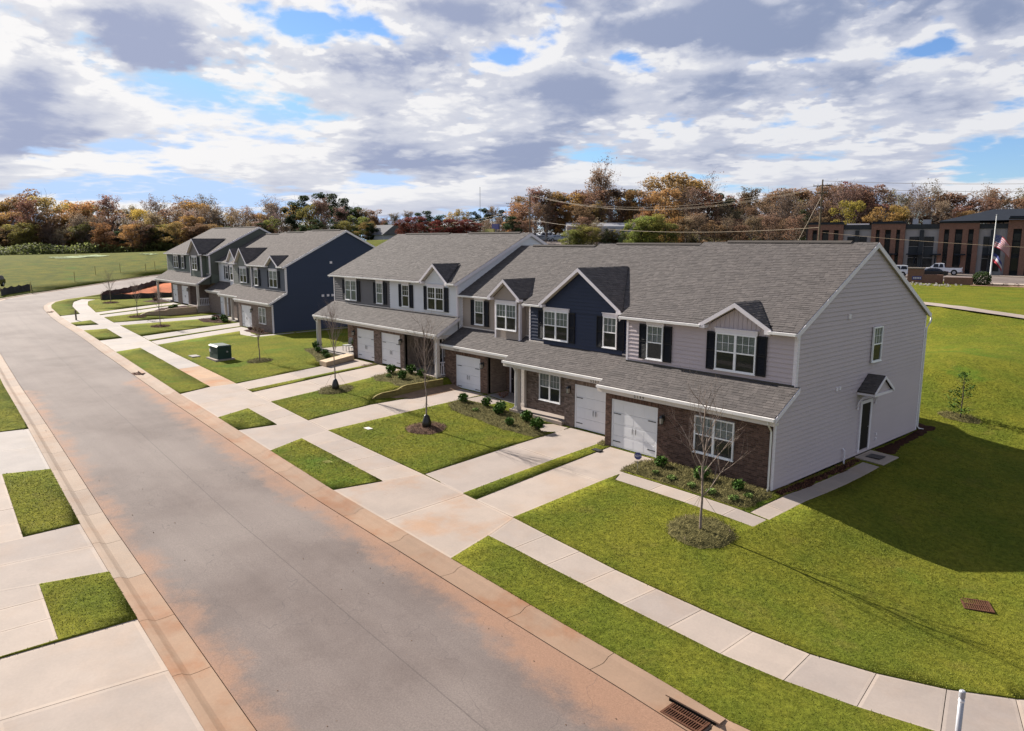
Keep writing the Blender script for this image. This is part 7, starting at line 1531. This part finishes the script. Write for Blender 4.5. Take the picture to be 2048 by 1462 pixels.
TREES = [(-310.0,6.5,18.9,'O',1.0),(-295.1,4.8,14.3,'R',1.0),(-300.5,11.2,18.6,'O',1.0),(-287.4,7.8,13.0,'O',1.0),(-300.6,15.5,18.8,'O',1.0),(-286.2,13.9,13.9,'O',1.0),(-310.8,19.8,18.8,'O',1.0),(-289.0,15.4,13.2,'R',1.0),(-300.8,23.3,22.3,'R',1.0),(-277.9,18.0,16.2,'R',1.0),(-287.6,25.5,20.2,'O',1.0),(-274.0,23.6,14.6,'R',1.0),(-302.2,32.5,18.9,'O',1.0),(-278.0,28.8,13.1,'O',1.0),(-298.8,36.6,18.9,'Y',1.0),(-266.1,30.0,12.2,'B',1.0),(-280.3,35.3,18.6,'O',1.0),(-275.3,32.9,14.8,'O',1.0),(-295.1,42.2,17.1,'L',1.0),(-269.1,37.3,12.2,'R',1.0),(-281.0,43.2,17.9,'R',1.0),(-267.8,40.1,12.8,'R',1.0),(-290.3,50.2,16.5,'O',1.0),(-255.0,42.6,10.5,'B',1.0),(-290.8,53.1,15.1,'B',1.0),(-259.3,46.0,9.6,'B',1.0),(-279.8,54.2,16.1,'Y',1.0),(-250.4,47.5,11.1,'O',1.0),(-283.7,58.0,17.7,'B',1.0),(-256.3,51.7,13.2,'O',1.0),(-282.5,60.7,17.1,'B',1.0),(-252.1,50.2,11.6,'B',1.0),(-257.7,58.8,16.7,'R',1.0),(-250.8,56.8,13.2,'B',1.0),(-267.5,65.6,17.1,'B',1.0),(-242.5,58.6,11.9,'B',1.0),(-259.4,66.5,17.3,'O',1.0),(-239.9,58.3,11.6,'O',1.0),(-273.4,74.0,17.9,'B',1.0),(-244.7,63.2,12.5,'B',1.0),(-254.7,71.2,14.1,'B',1.0),(-237.0,66.0,7.8,'O',1.0),(-264.1,80.0,13.4,'B',1.0),(-238.0,69.4,6.9,'B',1.0),(-254.7,81.9,13.3,'B',1.0),(-231.1,73.7,7.7,'B',1.0),(-258.9,88.2,12.7,'O',1.0),(-228.2,75.1,7.6,'B',1.0),(-235.4,83.1,15.2,'B',1.0),(-223.1,77.2,10.0,'L',1.0),(-246.1,91.5,16.1,'O',1.0),(-224.6,80.3,10.1,'B',1.0),(-245.4,96.0,17.8,'G',1.0),(-225.5,86.0,11.5,'G',1.0),(-240.5,98.6,18.4,'G',1.0),(-218.2,89.2,13.6,'L',1.0),(-234.1,101.3,18.8,'G',1.0),(-215.7,92.1,13.5,'B',1.0),(-237.3,108.5,19.0,'G',1.0),(-216.0,98.3,13.5,'G',1.0),(-234.4,111.7,17.1,'G',1.0),(-214.3,98.7,11.0,'B',1.0),(-226.3,110.8,14.4,'G',1.0),(-207.1,100.3,9.3,'L',1.0),(-222.4,112.0,11.0,'R',1.0),(-204.7,102.4,6.7,'B',1.0),(-225.8,117.0,12.3,'R',1.0),(-209.8,106.2,6.1,'G',1.0),(-287.1,4.3,8.6,'L',1.3),(-274.8,5.1,8.0,'B',1.3),(-279.6,7.9,7.8,'G',1.3),(-278.7,10.0,8.0,'G',1.3),(-273.7,12.5,8.8,'O',1.3),(-270.8,14.9,10.0,'L',1.3),(-266.0,15.3,8.8,'L',1.3),(-275.6,19.0,11.1,'O',1.3),(-272.2,22.6,9.4,'B',1.3),(-270.2,22.8,8.2,'B',1.3),(-263.9,25.2,7.3,'B',1.3),(-266.9,28.5,7.8,'O',1.3),(-264.8,30.7,10.9,'B',1.3),(-263.1,32.1,10.3,'L',1.3),(-259.7,34.0,10.9,'B',1.3),(-249.7,34.0,9.8,'O',1.3),(-254.4,37.1,7.3,'R',1.3),(-252.2,38.4,7.1,'G',1.3),(-245.8,41.1,9.2,'O',1.3),(-244.4,43.5,10.0,'R',1.3),(-248.6,47.1,7.5,'O',1.3),(-243.1,47.1,8.2,'G',1.3),(-243.1,49.3,9.3,'L',1.3),(-244.8,51.8,9.2,'G',1.3),(-235.7,51.7,9.5,'O',1.3),(-239.4,56.6,10.0,'O',1.3),(-233.2,57.2,8.6,'R',1.3),(-231.5,59.0,8.2,'R',1.3),(-228.2,60.0,8.2,'O',1.3),(-233.5,64.0,6.9,'O',1.3),(-229.5,65.9,8.0,'G',1.3),(-221.3,66.3,6.6,'L',1.3),(-227.6,70.3,6.9,'R',1.3),(-222.1,71.8,6.3,'B',1.3),(-222.1,74.2,7.9,'G',1.3),(-222.7,77.8,7.2,'R',1.3),(-219.9,79.3,5.3,'R',1.3),(-220.0,81.6,6.0,'B',1.3),(-215.7,84.0,5.0,'B',1.3),(-212.7,84.1,7.0,'G',1.3),(-206.5,85.4,7.9,'G',1.3),(-208.8,88.8,5.9,'B',1.3),(-201.3,89.3,6.9,'G',1.3),(-200.5,91.8,7.4,'L',1.3),(-202.5,95.8,3.9,'G',1.3),(-201.8,96.3,3.7,'O',1.3),(-201.0,100.9,7.0,'O',1.3),(-198.5,100.6,6.1,'G',1.3),(-257.4,72.1,13.2,'B',1.0),(-255.5,74.2,12.7,'O',1.0),(-252.1,78.1,12.5,'B',1.0),(-249.1,81.4,11.9,'B',1.0),(-245.9,85.2,12.4,'O',1.0),(-243.7,88.1,13.7,'B',1.0),(-230.5,115.0,10.7,'B',1.0),(-226.8,116.0,10.2,'R',1.0),(-226.7,119.0,9.1,'R',1.0),(-250.5,138.0,9.5,'B',1.0),(-248.1,141.2,11.0,'B',1.0),(-253.4,150.8,12.1,'R',1.0),(-267.8,165.6,13.8,'G',1.0),(-264.5,169.6,14.6,'G',1.0),(-261.1,173.2,13.6,'G',1.0),(-249.3,171.3,13.5,'Y',1.0),(-246.6,174.8,14.9,'Y',1.0),(-243.1,178.4,13.4,'G',1.0),(-240.4,181.8,14.8,'G',1.0),(-237.8,184.5,13.7,'B',1.0),(-242.8,194.4,14.6,'G',1.0),(-216.2,177.9,11.6,'G',1.0),(-188.5,146.9,7.0,'B',1.0),(-191.4,143.5,6.7,'B',1.0),(-163.7,90.3,5.6,'M',1.5),(-161.6,92.9,6.3,'M',1.5),(-158.1,96.5,5.1,'M',1.5),(-156.1,98.9,5.5,'M',1.5),(-154.3,101.0,5.7,'M',1.5),(-152.4,103.0,5.4,'M',1.5),(-150.5,105.1,4.5,'M',1.5),(-253.8,134.1,9.1,'R',1.5),(-249.5,134.2,8.3,'G',1.5),(-247.0,135.5,8.5,'G',1.5),(-248.6,139.3,8.1,'G',1.5),(-247.1,141.2,8.1,'G',1.5),(-245.3,142.9,7.5,'G',1.5),(-241.9,143.6,7.6,'G',1.5),(-237.4,143.5,8.3,'R',1.5),(-236.6,145.9,8.3,'G',1.5),(-235.1,147.7,7.0,'G',1.5),(-236.4,151.5,7.6,'R',1.5),(-229.4,149.5,7.9,'G',1.5),(-233.1,155.1,7.0,'G',1.5),(-231.5,157.0,7.4,'G',1.5),(-225.4,155.4,6.8,'G',1.5),(-224.5,157.8,7.4,'R',1.5),(-221.8,158.7,7.2,'G',1.5),(-219.4,159.8,6.8,'G',1.5),(-218.3,162.0,6.9,'B',1.5),(-220.9,167.2,7.4,'G',1.5),(-220.5,170.0,6.9,'B',1.5),(-213.8,167.6,7.2,'R',1.5),(-216.5,173.0,7.1,'B',1.5),(-215.4,175.3,6.6,'R',1.5),(-213.2,176.6,6.6,'R',1.5),(-131.0,103.4,10.0,'O',1.0),(-118.3,92.8,5.7,'R',1.0),(-116.4,89.5,6.8,'G',1.5),(-135.3,110.8,12.0,'O',1.0),(-124.1,99.4,8.8,'R',1.0),(-118.2,93.9,5.7,'R',1.5),(-126.0,105.7,11.9,'R',1.0),(-122.7,102.2,8.2,'B',1.0),(-125.1,108.4,12.6,'R',1.0),(-121.4,105.3,8.1,'B',1.0),(-126.7,113.5,13.0,'G',1.0),(-123.3,110.4,9.8,'R',1.0),(-121.8,112.2,12.6,'O',1.0),(-118.5,108.8,8.8,'O',1.0),(-128.4,122.8,13.2,'R',1.0),(-125.5,118.5,7.7,'R',1.0),(-124.3,122.4,12.5,'R',1.0),(-121.2,118.7,8.4,'R',1.0),(-117.3,118.2,13.4,'R',1.0),(-113.4,115.5,9.8,'O',1.0),(-120.8,125.2,20.3,'S',1.0),(-118.1,121.0,15.9,'R',1.0),(-114.1,120.7,13.2,'R',1.0),(-111.1,116.8,8.6,'B',1.0),(-118.0,129.1,13.7,'O',1.0),(-114.5,126.0,10.3,'R',1.0),(-118.5,133.8,13.8,'G',1.0),(-115.1,130.5,10.3,'O',1.0),(-109.6,127.5,13.0,'O',1.0),(-100.4,115.8,8.1,'O',1.0),(-95.4,109.6,6.0,'B',1.5),(-113.0,136.3,15.1,'B',1.0),(-104.6,124.3,11.1,'O',1.0),(-99.0,119.6,5.6,'R',1.5),(-104.8,132.2,17.5,'O',1.0),(-97.5,121.4,12.9,'O',1.0),(-90.8,113.6,5.9,'G',1.5),(-108.8,144.0,17.6,'O',1.0),(-99.0,129.2,12.5,'B',1.0),(-96.3,126.5,6.4,'B',1.5),(-101.6,138.4,16.2,'O',1.0),(-92.7,125.0,11.8,'B',1.0),(-87.9,119.9,6.6,'R',1.5),(-101.8,146.2,17.5,'S',1.0),(-92.8,131.9,13.4,'R',1.0),(-86.6,125.4,7.0,'R',1.5),(-103.0,152.5,13.5,'G',1.0),(-94.7,139.8,8.8,'B',1.0),(-89.8,134.9,5.7,'R',1.5),(-94.2,142.5,12.7,'G',1.0),(-87.9,131.9,8.3,'B',1.0),(-81.4,123.2,6.3,'R',1.5),(-98.3,154.0,13.1,'R',1.0),(-89.3,138.9,7.8,'B',1.0),(-85.7,132.8,6.7,'R',1.5),(-91.4,147.9,13.0,'R',1.0),(-84.7,138.5,8.6,'R',1.0),(-78.7,128.1,6.6,'B',1.5),(-103.9,173.2,12.7,'O',1.0),(-95.7,159.2,6.8,'B',1.0),(-91.3,150.8,5.7,'B',1.5),(-99.5,171.9,12.6,'B',1.0),(-90.6,158.0,8.2,'B',1.0),(-86.2,150.9,6.8,'R',1.5),(-93.9,167.5,15.8,'R',1.0),(-84.9,153.2,11.3,'B',1.0),(-83.2,148.9,6.8,'R',1.5),(-91.0,167.6,15.5,'R',1.0),(-84.0,155.0,12.1,'B',1.0),(-80.5,149.1,6.9,'B',1.5),(-90.3,172.9,15.5,'L',1.0),(-83.0,159.0,10.7,'B',1.0),(-78.5,153.7,6.3,'B',1.5),(-85.7,171.7,16.0,'R',1.0),(-79.7,160.1,12.2,'B',1.0),(-73.7,149.4,7.1,'R',1.5),(-83.0,174.0,16.6,'R',1.0),(-77.9,162.5,12.0,'R',1.0),(-83.8,182.0,18.1,'R',1.0),(-76.9,166.8,14.3,'B',1.0),(-81.7,184.4,18.1,'M',1.0),(-74.1,167.6,14.4,'B',1.0),(-77.9,183.6,17.0,'R',1.0),(-72.2,170.6,13.1,'R',1.0),(-76.8,188.0,16.9,'R',1.0),(-70.6,171.9,13.2,'R',1.0),(-79.5,202.8,14.5,'B',1.0),(-71.3,186.3,8.8,'B',1.0),(-71.9,189.4,12.3,'Y',1.0),(-65.8,173.8,7.2,'R',1.0),(-70.6,193.2,13.5,'B',1.0),(-66.4,180.6,9.2,'O',1.0),(-66.2,189.3,14.9,'B',1.0),(-62.1,176.2,11.5,'B',1.0),(-67.6,202.1,16.2,'B',1.0),(-62.8,187.8,11.5,'B',1.0),(-64.0,201.9,15.6,'R',1.0),(-58.2,185.9,11.3,'B',1.0),(-61.2,204.1,16.2,'R',1.0),(-56.5,191.8,10.5,'R',1.0),(-57.8,204.2,15.1,'R',1.0),(-52.7,188.3,10.5,'O',1.0),(-58.9,217.7,15.6,'B',1.0),(-52.8,201.3,11.6,'B',1.0),(-57.7,223.4,15.2,'R',1.0),(-52.8,208.6,9.3,'B',1.0),(-52.8,217.3,14.6,'R',1.0),(-48.3,202.3,9.5,'B',1.0),(-50.7,221.7,15.0,'B',1.0),(-45.2,204.5,9.3,'B',1.0),(-45.3,214.1,14.7,'R',1.0),(-40.8,194.9,9.6,'R',1.0),(-46.1,234.4,15.3,'B',1.0),(-42.1,220.3,11.6,'B',1.0),(-62.1,140.8,12.4,'Y',1.15),(-58.4,149.2,10.7,'O',1.15),(-55.5,152.6,11.0,'Y',1.15),(-62.3,121.3,9.9,'C',1.15),(-70.8,126.8,8.0,'R',1.15),(-66.8,115.7,7.7,'B',1.15),(-63.0,119.9,7.5,'B',1.15),(-93.4,84.8,5.2,'L',1.15),(-92.5,85.9,5.0,'L',1.15),(-91.8,86.9,6.0,'L',1.15),(-89.1,86.8,5.7,'L',1.15),(-89.9,89.2,6.1,'B',1.15),(-87.2,88.9,5.4,'C',1.15),(-85.0,91.3,5.0,'C',1.15),(-83.5,93.3,6.2,'L',1.15),(-81.5,93.0,7.9,'L',1.15),(-80.3,94.1,7.1,'L',1.15),(-80.6,97.2,8.3,'L',1.15),(-78.3,96.5,7.3,'L',1.15),(-80.9,102.9,7.5,'O',1.15),(-78.0,102.8,6.7,'B',1.15),(-76.2,105.0,7.2,'B',1.15),(-74.1,107.3,6.9,'R',1.15),(-72.4,109.2,6.9,'B',1.15),(-70.7,111.0,6.4,'R',1.15),(-69.1,113.0,7.1,'B',1.15),(-104.0,101.3,6.6,'R',1.15),(-107.9,103.7,8.9,'R',1.15)]
rr = random.Random(99)
for (x, y, H, k, wf) in TREES:
    zz = G(x, y); b_ = math.degrees(math.atan2(-(x-13.45), y+24.7)) - math.degrees(.8506); dd = math.hypot(x-13.45, y+24.7)
    side = [s_ for a_, s_ in ((32, 'at the left edge of the picture'), (29, 'left of the survey stakes'), (26, 'above the bend of the street'), (22.5, 'above the silt fences'), (18.5, 'just left of and behind the moss green roof'), (14, 'between the moss green and slate blue roofs'), (9.5, 'behind the slate blue gable'), (4, 'above the left of the charcoal and white roof'), (0, 'above the right of the white roof'), (-3.5, 'behind the far lot and the white gable tip'), (-7.5, 'above the beige roof'), (-11, 'above the navy roof, right of the tall bare tree'), (-15, 'above the left of the grey roof'), (-21, 'above the grey roof, left of the tall pole'), (-25, 'just right of the tall utility pole'), (-29.5, 'above the left part of the office'), (-99, 'above the hip roof of the office')) if b_ > a_][0]
    side = side.replace(' of the picture', ' of the view') + (', front row' if (x < -200 and dd < 243) or (x >= -200 and dd < 184) else ', back row')
    T = thing({'G': 'pine_tree', 'C': 'cedar_tree', 'R': 'oak_tree'}.get(k, 'autumn_tree' if k in 'OYMB' else 'tree'), LAB[k]+' '+side, 'tree', (x, y, zz), LAB[k]+' '+side, rr.uniform(0, 6.28))
    w = H*rr.uniform(1.0, 1.3)*wf*(.72 if k == 'Y' else 1)
    if k == "G": cm, tm = rr.choice(PINE), rr.choice(FTR)
    elif k == 'C': cm, tm = CONE[0], rr.choice(FTR)
    elif k == 'B': tm, cm = rr.choice(SPAR)
    elif k == 'S': tm, cm = BARE; w = H*.75
    elif k == 'R' and rr.random() < .3: tm, cm = SPAR[2]
    else: cm, tm = rr.choice(FULL), rr.choice(FTR)
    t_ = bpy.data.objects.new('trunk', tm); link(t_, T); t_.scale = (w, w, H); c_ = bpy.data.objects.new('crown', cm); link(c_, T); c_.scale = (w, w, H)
    f = rr.uniform(1.15, 1.85); c = COLR[k]; j = [rr.uniform(.88, 1.14) for _ in range(3)]; c_.color = (c[0]*f*j[0], c[1]*f*j[1], c[2]*f*j[2], 1); t_.color = (.08, .06, .05, 1)  # crown colours brightened in place of distance haze, plus random tone
# brush and reeds along the far field edge, hedge below the woods
def brush(pts, w, h, n, size, col, name, label):
    m = MB(); rr = random.Random(n); Q = resample(pts, 1.0)
    for _ in range(n):
        q = rr.choice(Q); x = q[0]+rr.gauss(0, w); y = q[1]+rr.gauss(0, w*.6); z_ = rr.uniform(0, 1)**1.3*h*(.7+.3*math.sin(x*.35)*math.sin(y*.23+1)); a = rr.uniform(0, 6.28); s = size*rr.uniform(.6, 1.3)
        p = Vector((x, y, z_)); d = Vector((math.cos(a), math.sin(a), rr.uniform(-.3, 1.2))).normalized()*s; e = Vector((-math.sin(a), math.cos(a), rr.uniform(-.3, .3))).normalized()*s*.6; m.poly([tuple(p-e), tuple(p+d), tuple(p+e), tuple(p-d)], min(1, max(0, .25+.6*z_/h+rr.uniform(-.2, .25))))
    V = np.array(m.v); V[:, 2] += Ga(V[:, 0], V[:, 1]); m.v = V.tolist(); me = m.mesh(name, 'leaf'); o = bpy.data.objects.new(name, me); link(o); o['kind'] = 'stuff'; o['label'] = label; o['category'] = 'brush'; o.color = col+(1,)
brush([(-255,-48),(-262,-10),(-255,20),(-246,44),(-232,66)], 3.0, 3.6, 16000, .36, (.14, .16, .055), 'tall_grass', 'tall green reedy brush along the foot of the left woods')
brush([(-262,-75),(-258,-40),(-240,-18)], 5, 3.2, 4000, .55, (.085, .062, .045), 'brushwood', 'brown brush heap at the left foot of the woods')
brush([(-205,92),(-185,100)][:0]+[(-104,106),(-98,108),(-80,120),(-60,128)], 2.5, 3.2, 7000, .45, (.085, .075, .03), 'undergrowth', 'weedy undergrowth at the edge of the far lot and woods')
brush([(-275,-70),(-285,-10),(-285,30),(-270,60),(-250,85)], 5, 11, 16000, 1.0, (.055, .040, .022), 'undergrowth', 'dark undergrowth inside the left woods')
brush([(-150,150),(-120,165),(-90,170),(-50,178),(-10,182),(30,185)], 5, 11, 16000, .9, (.062, .042, .030), 'undergrowth', 'dark undergrowth inside the right woods')
